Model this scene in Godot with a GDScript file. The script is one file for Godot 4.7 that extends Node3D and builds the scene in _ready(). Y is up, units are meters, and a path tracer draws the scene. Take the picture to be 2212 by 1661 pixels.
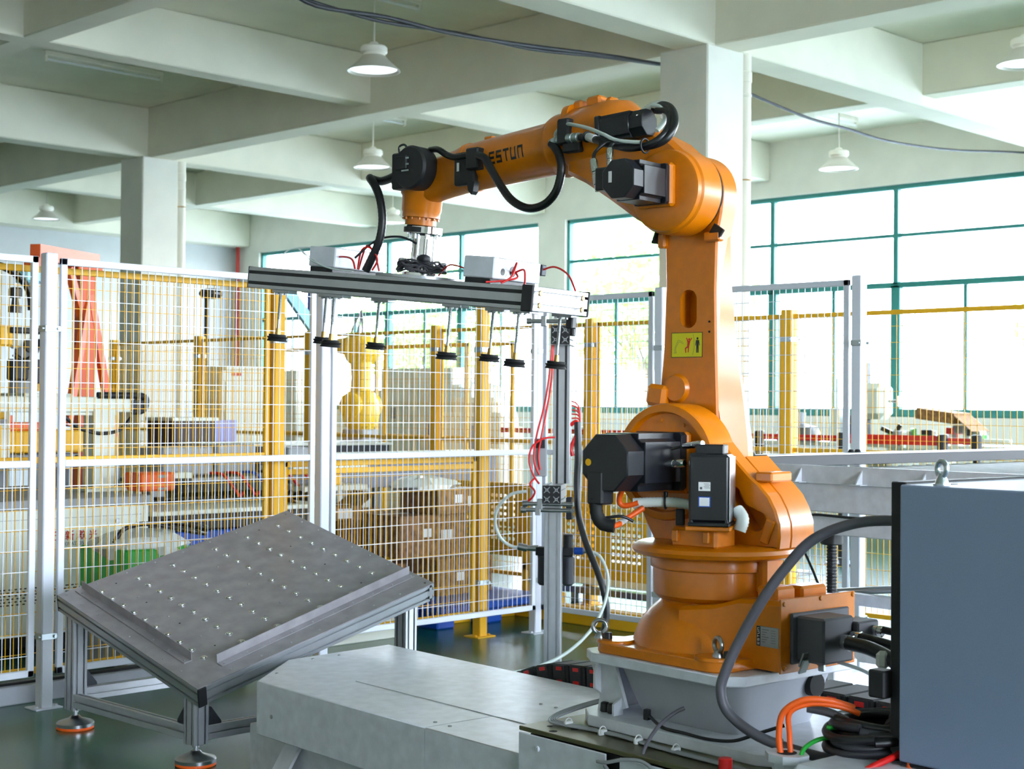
extends Node3D

# ---------------------------------------------------------------- mesh builder
class MB:
	var v := PackedVector3Array()
	var nn := PackedVector3Array()
	var uv := PackedVector2Array()
	var x := Transform3D.IDENTITY

	func tri(a: Vector3, b: Vector3, c: Vector3, na: Vector3, nb: Vector3, nc: Vector3, ua := Vector2.ZERO, ub := Vector2.ZERO, uc := Vector2.ZERO) -> void:
		if (b - a).cross(c - a).dot(na + nb + nc) > 0.0:
			var t := b; b = c; c = t
			t = nb; nb = nc; nc = t
			var w := ub; ub = uc; uc = w
		v.append(x * a); v.append(x * b); v.append(x * c)
		nn.append((x.basis * na).normalized()); nn.append((x.basis * nb).normalized()); nn.append((x.basis * nc).normalized())
		uv.append(ua); uv.append(ub); uv.append(uc)

	func quad(a: Vector3, b: Vector3, c: Vector3, d: Vector3, n: Vector3) -> void:
		tri(a, b, c, n, n, n); tri(a, c, d, n, n, n)

	func quadn(a: Vector3, b: Vector3, c: Vector3, d: Vector3, na: Vector3, nb: Vector3, nc: Vector3, nd: Vector3) -> void:
		tri(a, b, c, na, nb, nc); tri(a, c, d, na, nc, nd)

	func quaduv(a: Vector3, b: Vector3, c: Vector3, d: Vector3, n: Vector3) -> void:
		tri(a, b, c, n, n, n, Vector2(0, 0), Vector2(1, 0), Vector2(1, 1)); tri(a, c, d, n, n, n, Vector2(0, 0), Vector2(1, 1), Vector2(0, 1))

	func box(c: Vector3, s: Vector3, bev := 0.0, b := Basis.IDENTITY) -> void:
		var h := s / 2.0
		var e := minf(bev, minf(h.x, minf(h.y, h.z)) * 0.9)
		for ax in 3:
			var u := (ax + 1) % 3
			var w := (ax + 2) % 3
			for sg in [-1.0, 1.0]:
				var n := Vector3.ZERO; n[ax] = sg
				var q := []
				for k in [[-1, -1], [1, -1], [1, 1], [-1, 1]]:
					var p := Vector3.ZERO
					p[ax] = sg * h[ax]; p[u] = k[0] * (h[u] - e); p[w] = k[1] * (h[w] - e)
					q.append(c + b * p)
				quad(q[0], q[1], q[2], q[3], b * n)
				if e > 0.0:
					for su in [-1.0, 1.0]:     # edges shared by faces ax and u
						var p1 := Vector3.ZERO; p1[ax] = sg * h[ax]; p1[u] = su * (h[u] - e); p1[w] = h[w] - e
						var p2 := p1; p2[w] = -p1[w]
						var p3 := p1; p3[ax] = sg * (h[ax] - e); p3[u] = su * h[u]
						var p4 := p3; p4[w] = -p3[w]
						var m := Vector3.ZERO; m[ax] = sg; m[u] = su
						quad(c + b * p1, c + b * p2, c + b * p4, c + b * p3, b * m)
		if e > 0.0:
			for sx in [-1.0, 1.0]:
				for sy in [-1.0, 1.0]:
					for sz in [-1.0, 1.0]:
						var n := b * Vector3(sx, sy, sz)
						tri(c + b * Vector3(sx * h.x, sy * (h.y - e), sz * (h.z - e)), c + b * Vector3(sx * (h.x - e), sy * h.y, sz * (h.z - e)), c + b * Vector3(sx * (h.x - e), sy * (h.y - e), sz * h.z), n, n, n)

	func bar(p: Vector3, q: Vector3, w: float, t: float, up := Vector3.UP, bev := 0.0) -> void:   # a box from p to q, w wide across, t thick along up
		var d := q - p
		var z := d.normalized()
		if absf(z.dot(up)) > 0.99: up = Vector3.RIGHT if absf(z.x) < 0.9 else Vector3.UP
		var sx := up.cross(z).normalized()
		box((p + q) / 2.0, Vector3(w, t, d.length()), bev, Basis(sx, z.cross(sx), z))

	static func frame(axis: Vector3) -> Basis:       # a basis whose y is the axis
		var y := axis.normalized()
		var r := Vector3.RIGHT if absf(y.x) < 0.8 else Vector3.FORWARD
		var z := r.cross(y).normalized()
		return Basis(y.cross(z), y, z)

	func cyl(p: Vector3, q: Vector3, r0: float, r1 := -1.0, n := 16, bev := 0.0) -> void:
		var h := (q - p).length()
		if r1 < 0.0: r1 = r0
		if bev > 0.0:
			lathe([Vector2(0, 0), Vector2(r0 - bev, 0), Vector2(r0, bev), Vector2(r1, h - bev), Vector2(r1 - bev, h), Vector2(0, h)], n, p, frame(q - p))
		else:
			lathe([Vector2(0, 0), Vector2(r0, 0), Vector2(r1, h), Vector2(0, h)], n, p, frame(q - p))

	func lathe(prof: Array, n := 24, o := Vector3.ZERO, b := Basis.IDENTITY, a0 := 0.0, a1 := TAU) -> void:   # prof: Vector2(radius, height) going up the outside
		for i in prof.size() - 1:
			var p: Vector2 = prof[i]
			var q: Vector2 = prof[i + 1]
			var d := q - p
			if d.length() < 1e-7: continue
			var nm := Vector2(d.y, -d.x).normalized()
			var np := nm
			var nq := nm
			if i > 0:
				var e: Vector2 = p - prof[i - 1]
				if e.length() > 1e-7 and absf(e.angle_to(d)) < 0.6: np = (nm + Vector2(e.y, -e.x).normalized()).normalized()
			if i < prof.size() - 2:
				var e2: Vector2 = prof[i + 2] - q
				if e2.length() > 1e-7 and absf(d.angle_to(e2)) < 0.6: nq = (nm + Vector2(e2.y, -e2.x).normalized()).normalized()
			for k in n:
				var t := a0 + (a1 - a0) * k / n
				var s := a0 + (a1 - a0) * (k + 1) / n
				var c0 := Vector3(cos(t), 0, sin(t))
				var c1 := Vector3(cos(s), 0, sin(s))
				var A := o + b * (c0 * p.x + Vector3.UP * p.y)
				var B := o + b * (c1 * p.x + Vector3.UP * p.y)
				var C := o + b * (c1 * q.x + Vector3.UP * q.y)
				var D := o + b * (c0 * q.x + Vector3.UP * q.y)
				var nA := b * (c0 * np.x + Vector3.UP * np.y)
				var nB := b * (c1 * np.x + Vector3.UP * np.y)
				var nC := b * (c1 * nq.x + Vector3.UP * nq.y)
				var nD := b * (c0 * nq.x + Vector3.UP * nq.y)
				if p.x > 1e-6: tri(A, B, C, nA, nB, nC)
				if q.x > 1e-6: tri(A, C, D, nA, nC, nD)

	func ball(c: Vector3, r: float, n := 12, sq := Vector3.ONE) -> void:
		var keep := x
		x = x * Transform3D(Basis.from_scale(sq), c)
		var prof := []
		for i in n / 2 + 1:
			var t := -PI / 2 + PI * i / (n / 2)
			prof.append(Vector2(maxf(cos(t), 0.0) * r, sin(t) * r))
		prof[0].x = 0.0; prof[-1].x = 0.0
		lathe(prof, n)
		x = keep

	func torus(c: Vector3, axis: Vector3, R: float, r: float, n := 28, m := 10, a0 := 0.0, a1 := TAU) -> void:
		var b := frame(axis)
		var pts := []
		for i in n + 1:
			var t := a0 + (a1 - a0) * i / n
			pts.append(c + b * Vector3(cos(t) * R, 0, sin(t) * R))
		tube(pts, r, m, 1)

	static func smooth(pts: Array, sub: int) -> Array:
		if sub <= 1 or pts.size() < 3: return pts
		var out := []
		for i in pts.size() - 1:
			var p0: Vector3 = pts[maxi(i - 1, 0)]
			var p1: Vector3 = pts[i]
			var p2: Vector3 = pts[i + 1]
			var p3: Vector3 = pts[mini(i + 2, pts.size() - 1)]
			for k in sub:
				out.append(p1.cubic_interpolate(p2, p0, p3, float(k) / sub))
		out.append(pts[-1])
		return out

	func tube(given: Array, r: float, n := 8, sub := 6, ridge := 0.0) -> void:
		var pts := smooth(given, sub)
		var up := Vector3.UP
		var last := []
		for i in pts.size():
			var d: Vector3 = (pts[mini(i + 1, pts.size() - 1)] - pts[maxi(i - 1, 0)]).normalized()
			if absf(d.dot(up)) > 0.95: up = Vector3(d.y, -d.x, 0.3).normalized() if i == 0 else up
			var sx := up.cross(d).normalized()
			up = d.cross(sx).normalized()
			var ring := []
			var rr := r * (1.0 - (ridge if i % 2 else 0.0))
			for k in n:
				var t := TAU * k / n
				var nm := sx * cos(t) + up * sin(t)
				ring.append([pts[i] + nm * rr, nm])
			if i == 0 or i == pts.size() - 1:
				var e := -d if i == 0 else d
				for k in range(1, n - 1): tri(ring[0][0], ring[k][0], ring[k + 1][0], e, e, e)
			if i > 0:
				for k in n:
					var j := (k + 1) % n
					quadn(last[k][0], last[j][0], ring[j][0], ring[k][0], last[k][1], last[j][1], ring[j][1], ring[k][1])
			last = ring

	func prism(poly: PackedVector2Array, z0: float, z1: float, holes := [], bev := 0.0, pocket := -1.0) -> void:   # outline in x, y, drawn out along z
		var n := poly.size()
		if Geometry2D.is_polygon_clockwise(poly): poly = poly.duplicate(); poly.reverse()
		var inset := PackedVector2Array()
		var outn := PackedVector2Array()
		for i in n:
			var e0 := (poly[i] - poly[(i + n - 1) % n]).normalized()
			var e1 := (poly[(i + 1) % n] - poly[i]).normalized()
			var m := (Vector2(e0.y, -e0.x) + Vector2(e1.y, -e1.x)).normalized()
			outn.append(m)
			inset.append(poly[i] - m * bev / maxf(0.5, m.dot(Vector2(e1.y, -e1.x))))
		_cap(inset, z1, Vector3.BACK, holes); _cap(inset, z0, Vector3.FORWARD, holes if pocket < 0.0 else [])
		_wall(poly, z0 + bev, z1 - bev, 1.0)
		if bev > 0.0:
			for i in n:
				var j := (i + 1) % n
				for s in [[z1, -1.0], [z0, 1.0]]:
					var zi: float = s[0]
					var zo: float = s[0] + s[1] * bev
					var f := Vector3(0, 0, -s[1])
					quadn(_p(poly[i], zo), _p(poly[j], zo), _p(inset[j], zi), _p(inset[i], zi), (_p(outn[i], 0) + f).normalized(), (_p(outn[j], 0) + f).normalized(), (_p(outn[j], 0) + f).normalized(), (_p(outn[i], 0) + f).normalized())
		for h in holes:
			var hp: PackedVector2Array = h.duplicate()
			if Geometry2D.is_polygon_clockwise(hp): hp.reverse()
			_wall(hp, z0 if pocket < 0.0 else z1 - pocket, z1, -1.0)
			if pocket >= 0.0: _cap(hp, z1 - pocket, Vector3.BACK, [])

	static func _p(p: Vector2, z: float) -> Vector3: return Vector3(p.x, p.y, z)

	func _wall(poly: PackedVector2Array, z0: float, z1: float, sg: float) -> void:
		var n := poly.size()
		for i in n:
			var j := (i + 1) % n
			var d := (poly[j] - poly[i]).normalized()
			var d0 := (poly[i] - poly[(i + n - 1) % n]).normalized()
			var d2 := (poly[(j + 1) % n] - poly[j]).normalized()
			var m := Vector3(d.y, -d.x, 0) * sg
			var ma := m
			var mb := m
			if absf(d0.angle_to(d)) < 0.6: ma = (m + Vector3(d0.y, -d0.x, 0) * sg).normalized()
			if absf(d.angle_to(d2)) < 0.6: mb = (m + Vector3(d2.y, -d2.x, 0) * sg).normalized()
			quadn(_p(poly[i], z0), _p(poly[j], z0), _p(poly[j], z1), _p(poly[i], z1), ma, mb, mb, ma)

	func _cap(poly: PackedVector2Array, z: float, nm: Vector3, holes: Array) -> void:
		if holes.is_empty():
			var idx := Geometry2D.triangulate_polygon(poly)
			for k in range(0, idx.size(), 3): tri(_p(poly[idx[k]], z), _p(poly[idx[k + 1]], z), _p(poly[idx[k + 2]], z), nm, nm, nm)
			return
		var h: PackedVector2Array = holes[0]
		var c := Vector2.ZERO
		for p in h: c += p / h.size()
		var big := 50.0
		for half in [PackedVector2Array([c + Vector2(-big, -big), c + Vector2(0, -big), c + Vector2(0, big), c + Vector2(-big, big)]), PackedVector2Array([c + Vector2(0, -big), c + Vector2(big, -big), c + Vector2(big, big), c + Vector2(0, big)])]:
			for piece in Geometry2D.intersect_polygons(poly, half):
				for q in Geometry2D.clip_polygons(piece, h):
					_cap(q, z, nm, holes.slice(1))

	func loft(rings: Array, caps := true, crease := 0.7) -> void:   # rings of points, each ring closed
		var m: int = rings[0].size()
		var fn := []
		for i in rings.size() - 1:
			var row := []
			for k in m:
				var j := (k + 1) % m
				var d1: Vector3 = rings[i + 1][j] - rings[i][k]
				var d2: Vector3 = rings[i + 1][k] - rings[i][j]
				row.append(d1.cross(d2).normalized())
			fn.append(row)
		var cen := Vector3.ZERO
		for p in rings[0]: cen += p / m
		var flip := 1.0
		var probe: Vector3 = (rings[0][0] + rings[0][1] + rings[1][0] + rings[1][1]) / 4.0
		var mid := Vector3.ZERO
		for p in rings[0] + rings[1]: mid += p / (2.0 * m)
		if fn[0][0].dot(probe - mid) < 0.0: flip = -1.0
		for i in rings.size() - 1:
			for k in m:
				var j := (k + 1) % m
				var f: Vector3 = fn[i][k]
				var ns := []
				for q in [[i, k], [i, j], [i + 1, j], [i + 1, k]]:
					var acc := Vector3.ZERO
					for di in [-1, 0]:
						for dk in [-1, 0]:
							var ii: int = q[0] + di
							if ii < 0 or ii >= fn.size(): continue
							var g: Vector3 = fn[ii][(q[1] + dk + m) % m]
							if g.dot(f) > crease: acc += g
					ns.append((acc if acc.length() > 1e-6 else f).normalized() * flip)
				quadn(rings[i][k], rings[i][j], rings[i + 1][j], rings[i + 1][k], ns[0], ns[1], ns[2], ns[3])
		if caps:
			for e in [0, rings.size() - 1]:
				var c := Vector3.ZERO
				for p in rings[e]: c += p / m
				var nm: Vector3 = (c - mid).normalized() if e == 0 else (c - cen).normalized()
				for k in m: tri(c, rings[e][k], rings[e][(k + 1) % m], nm, nm, nm)

	static func oval(c: Vector3, u: Vector3, w: Vector3, n := 24, sq := 1.0) -> Array:   # a ring round c; sq < 1 squares it off
		var out := []
		for k in n:
			var t := TAU * (k + 0.5) / n
			var cx := signf(cos(t)) * pow(absf(cos(t)), sq)
			var cy := signf(sin(t)) * pow(absf(sin(t)), sq)
			out.append(c + u * cx + w * cy)
		return out

	func profile(p: Vector3, q: Vector3, w: float, h: float, up := Vector3.UP, nw := 1, nh := 1) -> void:   # slotted aluminium profile
		var d := q - p
		var z := d.normalized()
		if absf(z.dot(up)) > 0.99: up = Vector3.RIGHT if absf(z.x) < 0.9 else Vector3.BACK
		var sx := up.cross(z).normalized()
		var keep := x
		x = x * Transform3D(Basis(sx, z.cross(sx), z), p)
		var poly := PackedVector2Array()
		var g := 0.005
		var dp := 0.012
		for side in 4:
			var along := w if side % 2 == 0 else h
			var across := h if side % 2 == 0 else w
			var cnt := nw if side % 2 == 0 else nh
			var rot := Transform2D(side * PI / 2, Vector2.ZERO)
			poly.append(rot * Vector2(-along / 2 + 0.002, -across / 2))
			for k in cnt:
				var c := -along / 2 + along * (k + 0.5) / cnt
				for e in [Vector2(c - g, -across / 2), Vector2(c - g, -across / 2 + 0.004), Vector2(c - g - 0.003, -across / 2 + 0.004), Vector2(c - g - 0.003, -across / 2 + dp), Vector2(c + g + 0.003, -across / 2 + dp), Vector2(c + g + 0.003, -across / 2 + 0.004), Vector2(c + g, -across / 2 + 0.004), Vector2(c + g, -across / 2)]: poly.append(rot * e)
			poly.append(rot * Vector2(along / 2 - 0.002, -across / 2))
		prism(poly, 0.0, d.length())
		x = keep

	func mesh() -> ArrayMesh:
		var a := []
		a.resize(Mesh.ARRAY_MAX)
		a[Mesh.ARRAY_VERTEX] = v; a[Mesh.ARRAY_NORMAL] = nn; a[Mesh.ARRAY_TEX_UV] = uv
		var m := ArrayMesh.new()
		if v.size(): m.add_surface_from_arrays(Mesh.PRIMITIVE_TRIANGLES, a)
		return m


func V(x: float, y: float, z: float) -> Vector3: return Vector3(x, y, z)

# ---------------------------------------------------------------- things, parts, tags
func tag(o: Node3D, label: String, category := "", group := "", kind := "") -> Node3D:
	if label: o.set_meta("label", label)
	if category: o.set_meta("category", category)
	if group: o.set_meta("group", group)
	if kind: o.set_meta("kind", kind)
	return o

func thing(called: String, label: String, category: String, at := Vector3.ZERO, turn := 0.0, group := "") -> Node3D:
	var o := Node3D.new()
	o.name = called
	add_child(o, true)
	o.position = at; o.rotation.y = turn
	return tag(o, label, category, group)

func put(called: String, b: MB, m: Material, parent: Node = self, label := "") -> MeshInstance3D:
	var o := MeshInstance3D.new()
	o.name = called
	o.mesh = b.mesh()
	o.material_override = m
	parent.add_child(o, true)
	if label: o.set_meta("label", label)
	return o

func share(called: String, mesh: Mesh, m: Material, parent: Node, xf: Transform3D) -> MeshInstance3D:
	var o := MeshInstance3D.new()
	o.name = called
	o.mesh = mesh
	o.material_override = m
	o.transform = xf
	parent.add_child(o, true)
	return o

func struct(called: String, b: MB, m: Material, label: String, parent: Node = self) -> MeshInstance3D:
	var o := put(called, b, m, parent)
	if parent == self: tag(o, label, "structure" if label == "" else called.split("_")[0], "", "structure")
	return o

func copy(src: Node3D, label: String, group := "", at := Vector3.ZERO, turn := 0.0) -> Node3D:
	var r: Node3D = src.duplicate()
	r.name = src.name
	add_child(r, true)
	r.position = at; r.rotation.y = turn
	if label: r.set_meta("label", label)
	if group: r.set_meta("group", group)
	return r

# ---------------------------------------------------------------- materials
var M := {}
var T := {}

func noise_tex(key: String, freq: float, lo: float, hi: float, oct := 4, kind := FastNoiseLite.TYPE_SIMPLEX_SMOOTH, size := 512) -> NoiseTexture2D:
	if T.has(key): return T[key]
	var f := FastNoiseLite.new()
	f.seed = hash(key) % 1000
	f.noise_type = kind
	f.frequency = freq
	f.fractal_octaves = oct
	var t := NoiseTexture2D.new()
	t.width = size; t.height = size; t.seamless = true; t.noise = f
	var g := Gradient.new()
	g.set_color(0, Color(lo, lo, lo)); g.set_color(1, Color(hi, hi, hi))
	t.color_ramp = g
	T[key] = t
	return t

func mt(key: String, c: Color, rough := 0.5, metal := 0.0) -> StandardMaterial3D:
	var m := StandardMaterial3D.new()
	m.resource_name = key
	m.albedo_color = c; m.roughness = rough; m.metallic = metal
	M[key] = m
	return m

func worn(m: StandardMaterial3D, tex: Texture2D, scale: float, bump: Texture2D = null, bump_cm := 0.0) -> StandardMaterial3D:
	m.albedo_texture = tex
	m.uv1_triplanar = true
	m.uv1_scale = Vector3.ONE * scale
	if bump:
		m.heightmap_enabled = true
		m.heightmap_texture = bump
		m.heightmap_scale = bump_cm
	return m

func rgb(r: int, g: int, b: int) -> Color: return Color(r / 255.0, g / 255.0, b / 255.0)

func materials() -> void:
	var mottle := noise_tex("mottle", 0.012, 0.95, 1.0)
	var dirt := noise_tex("dirt", 0.02, 0.62, 1.0, 5)
	var grain := noise_tex("grain", 0.12, 0.3, 0.7, 3)
	worn(mt("paint_white", rgb(234, 231, 220), 0.85), mottle, 0.25)
	worn(mt("ceiling", rgb(234, 229, 210), 0.9), mottle, 0.2)
	worn(mt("wall_grey", rgb(205, 205, 205), 0.9), mottle, 0.2)
	var fl := worn(mt("floor", rgb(16, 92, 62), 0.2), noise_tex("floor", 0.008, 0.72, 1.0, 5), 0.2)
	fl.roughness = 0.24
	mt("concrete", rgb(190, 190, 185), 0.9)
	mt("frame_green", rgb(38, 118, 112), 0.45)
	var gl := mt("glass", Color(0.9, 0.97, 0.96, 0.06), 0.02)
	gl.transparency = BaseMaterial3D.TRANSPARENCY_ALPHA
	mt("fence_white", rgb(222, 225, 236), 0.38)
	mt("fence_yellow", rgb(236, 176, 14), 0.45)
	mt("zinc", rgb(186, 196, 200), 0.32, 1.0)
	mt("steel", rgb(170, 172, 176), 0.3, 1.0)
	mt("chrome", rgb(222, 222, 224), 0.1, 1.0)
	mt("brass", rgb(178, 142, 84), 0.35, 1.0)
	mt("black", rgb(22, 22, 26), 0.4)
	mt("black_plastic", rgb(24, 24, 28), 0.55)
	mt("rubber", rgb(16, 16, 17), 0.7)
	mt("hose_black", rgb(18, 18, 22), 0.35)
	mt("dark", rgb(9, 9, 10), 0.8)
	worn(mt("orange", rgb(214, 118, 0), 0.3), noise_tex("orange_tone", 0.02, 0.93, 1.0), 2.0, grain, 0.03)
	M.orange.clearcoat_enabled = true; M.orange.clearcoat = 0.25; M.orange.clearcoat_roughness = 0.12
	worn(mt("servo", rgb(26, 27, 33), 0.33), noise_tex("servo_tone", 0.05, 0.8, 1.0), 4.0)
	worn(mt("white_steel", rgb(226, 228, 236), 0.32), noise_tex("ws", 0.015, 0.9, 1.0), 1.5)
	worn(mt("grey_steel", rgb(172, 174, 182), 0.42), mottle, 1.2)
	worn(mt("raw_steel", rgb(176, 171, 176), 0.4, 0.4), noise_tex("rs", 0.014, 0.8, 1.0, 5), 1.1)
	worn(mt("alu", rgb(190, 192, 197), 0.38, 0.75), mottle, 2.0)
	mt("alu_dark", rgb(62, 64, 70), 0.5, 0.6)
	worn(mt("cabinet", rgb(132, 148, 176), 0.45), noise_tex("cab", 0.3, 0.9, 1.0, 2), 2.0, grain, 0.02)
	mt("olive", rgb(112, 108, 78), 0.35, 0.7)
	mt("red", rgb(206, 22, 20), 0.35)
	mt("red_pipe", rgb(190, 40, 34), 0.5)
	mt("cable_orange", rgb(238, 92, 18), 0.45)
	mt("cable_green", rgb(34, 168, 58), 0.4)
	mt("cable_yellow", rgb(230, 190, 30), 0.4)
	mt("cable_grey", rgb(84, 82, 90), 0.5)
	mt("cable_dark", rgb(40, 40, 46), 0.45)
	mt("tag_white", rgb(228, 228, 228), 0.5)
	var ct := mt("clear_tube", Color(0.88, 0.92, 0.9, 0.75), 0.15)
	ct.transparency = BaseMaterial3D.TRANSPARENCY_ALPHA; ct.roughness = 0.3
	mt("blue", rgb(18, 76, 178), 0.4)
	worn(mt("cardboard", rgb(176, 128, 78), 0.85), dirt, 1.5)
	mt("machine_white", rgb(222, 224, 212), 0.45)
	mt("machine_grey", rgb(150, 152, 156), 0.5)
	mt("crane_orange", rgb(226, 92, 34), 0.4)
	mt("robot_yellow", rgb(246, 196, 24), 0.4)
	mt("crate_yellow", rgb(240, 180, 20), 0.45)
	mt("pvc", rgb(232, 226, 212), 0.5)
	mt("lamp_metal", rgb(206, 200, 188), 0.4, 0.2)
	mt("film", rgb(216, 220, 214), 0.25)
	var em := mt("lamp_glow", Color.WHITE, 0.5)
	em.emission_enabled = true; em.emission = Color(0.93, 0.97, 1.0); em.emission_energy_multiplier = 2.0
	mt("foliage", rgb(104, 150, 60), 0.7).backlight_enabled = true
	M.foliage.backlight = rgb(120, 160, 60)
	mt("bark", rgb(98, 80, 62), 0.9)


# ---------------------------------------------------------------- camera, light, setting
func set_up() -> void:
	var cam := Camera3D.new()
	cam.name = "camera"
	cam.position = V(0, 1.5, 0)
	cam.rotation = Vector3(atan(42.5 / 3264.0), deg_to_rad(-45.6), 0.0084)
	cam.fov = rad_to_deg(2.0 * atan(830.5 / 3264.0))
	cam.near = 0.1; cam.far = 300.0
	var lens := CameraAttributesPhysical.new()
	lens.frustum_focal_length = 12.0 / tan(atan(830.5 / 3264.0))
	lens.exposure_aperture = 5.6
	lens.frustum_focus_distance = 5.4
	lens.frustum_near = 0.1; lens.frustum_far = 300.0
	cam.attributes = lens
	add_child(cam)
	var sky := ProceduralSkyMaterial.new()
	sky.sky_top_color = Color(0.80, 0.89, 1.0)
	sky.sky_horizon_color = Color(0.95, 0.98, 1.0)
	sky.ground_horizon_color = Color(0.9, 0.92, 0.92)
	sky.ground_bottom_color = Color(0.6, 0.62, 0.6)
	sky.sky_energy_multiplier = SKY
	sky.ground_energy_multiplier = SKY * 0.6
	var env := Environment.new()
	env.background_mode = Environment.BG_SKY
	env.sky = Sky.new()
	env.sky.sky_material = sky
	env.tonemap_mode = Environment.TONE_MAPPER_LINEAR
	env.tonemap_exposure = EXPOSURE
	env.sdfgi_enabled = true; env.ssao_enabled = true; env.ssil_enabled = true
	var we := WorldEnvironment.new()
	we.name = "world"
	we.environment = env
	add_child(we)

const SKY := 5.0
const EXPOSURE := 0.74
const SILL := 1.38
const HEAD := 4.32
const SLAB := 5.06

func window(n: int, at: Vector3, turn: float, width: float, label: String, bays := 4) -> void:
	# local frame: x along the wall, z out of the room; origin at the sill's left end
	var w := Node3D.new()
	w.name = "window_%d" % n
	add_child(w)
	w.position = at; w.rotation.y = turn
	tag(w, label, "window", "", "structure")
	var h := HEAD - SILL
	var t1 := 3.05 - SILL
	var t2 := 3.68 - SILL
	var f := MB.new()
	f.box(V(width / 2, 0.05, 0.1), V(width, 0.1, 0.1), 0.006)
	f.box(V(width / 2, h - 0.03, 0.1), V(width, 0.06, 0.1), 0.006)
	for s in [0.025, width - 0.025]: f.box(V(s, h / 2, 0.1), V(0.05, h, 0.1), 0.006)
	put("window_frame", f, M.frame_green, w)
	var tr := MB.new()
	tr.box(V(width / 2, t1, 0.1), V(width, 0.075, 0.09), 0.006)
	put("transom", tr, M.frame_green, w)
	tr = MB.new()
	tr.box(V(width / 2, t2, 0.1), V(width, 0.045, 0.08), 0.006)
	put("transom", tr, M.frame_green, w)
	var step := width / bays
	for i in bays:
		if i > 0:
			var m := MB.new()
			m.box(V(i * step, t1 / 2, 0.1), V(0.13, t1, 0.09), 0.006)
			m.box(V(i * step, (t1 + h) / 2, 0.1), V(0.07, h - t1, 0.09), 0.006)
			put("mullion", m, M.frame_green, w)
		var s := MB.new()
		s.box(V((i + 0.5) * step, t1 / 2 + 0.04, 0.12), V(0.05, t1 - 0.1, 0.04), 0.004)
		s.box(V((i + 0.5) * step - 0.03, t1 * 0.46, 0.085), V(0.025, 0.06, 0.03), 0.004)
		put("sash_stile", s, M.frame_green, w)
		for k in 2:
			var g := MB.new()
			g.box(V((i + 0.25 + 0.5 * k) * step, t1 / 2 + 0.03, 0.115 + 0.02 * k), V(step / 2 - 0.06, t1 - 0.09, 0.005))
			put("pane", g, M.glass, w)
		for r in [[t1 + 0.035, t2 - 0.02], [t2 + 0.02, h - 0.05]]:
			var g := MB.new()
			g.box(V((i + 0.5) * step, (r[0] + r[1]) / 2, 0.115), V(step - 0.06, r[1] - r[0], 0.005))
			put("pane", g, M.glass, w)

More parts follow.
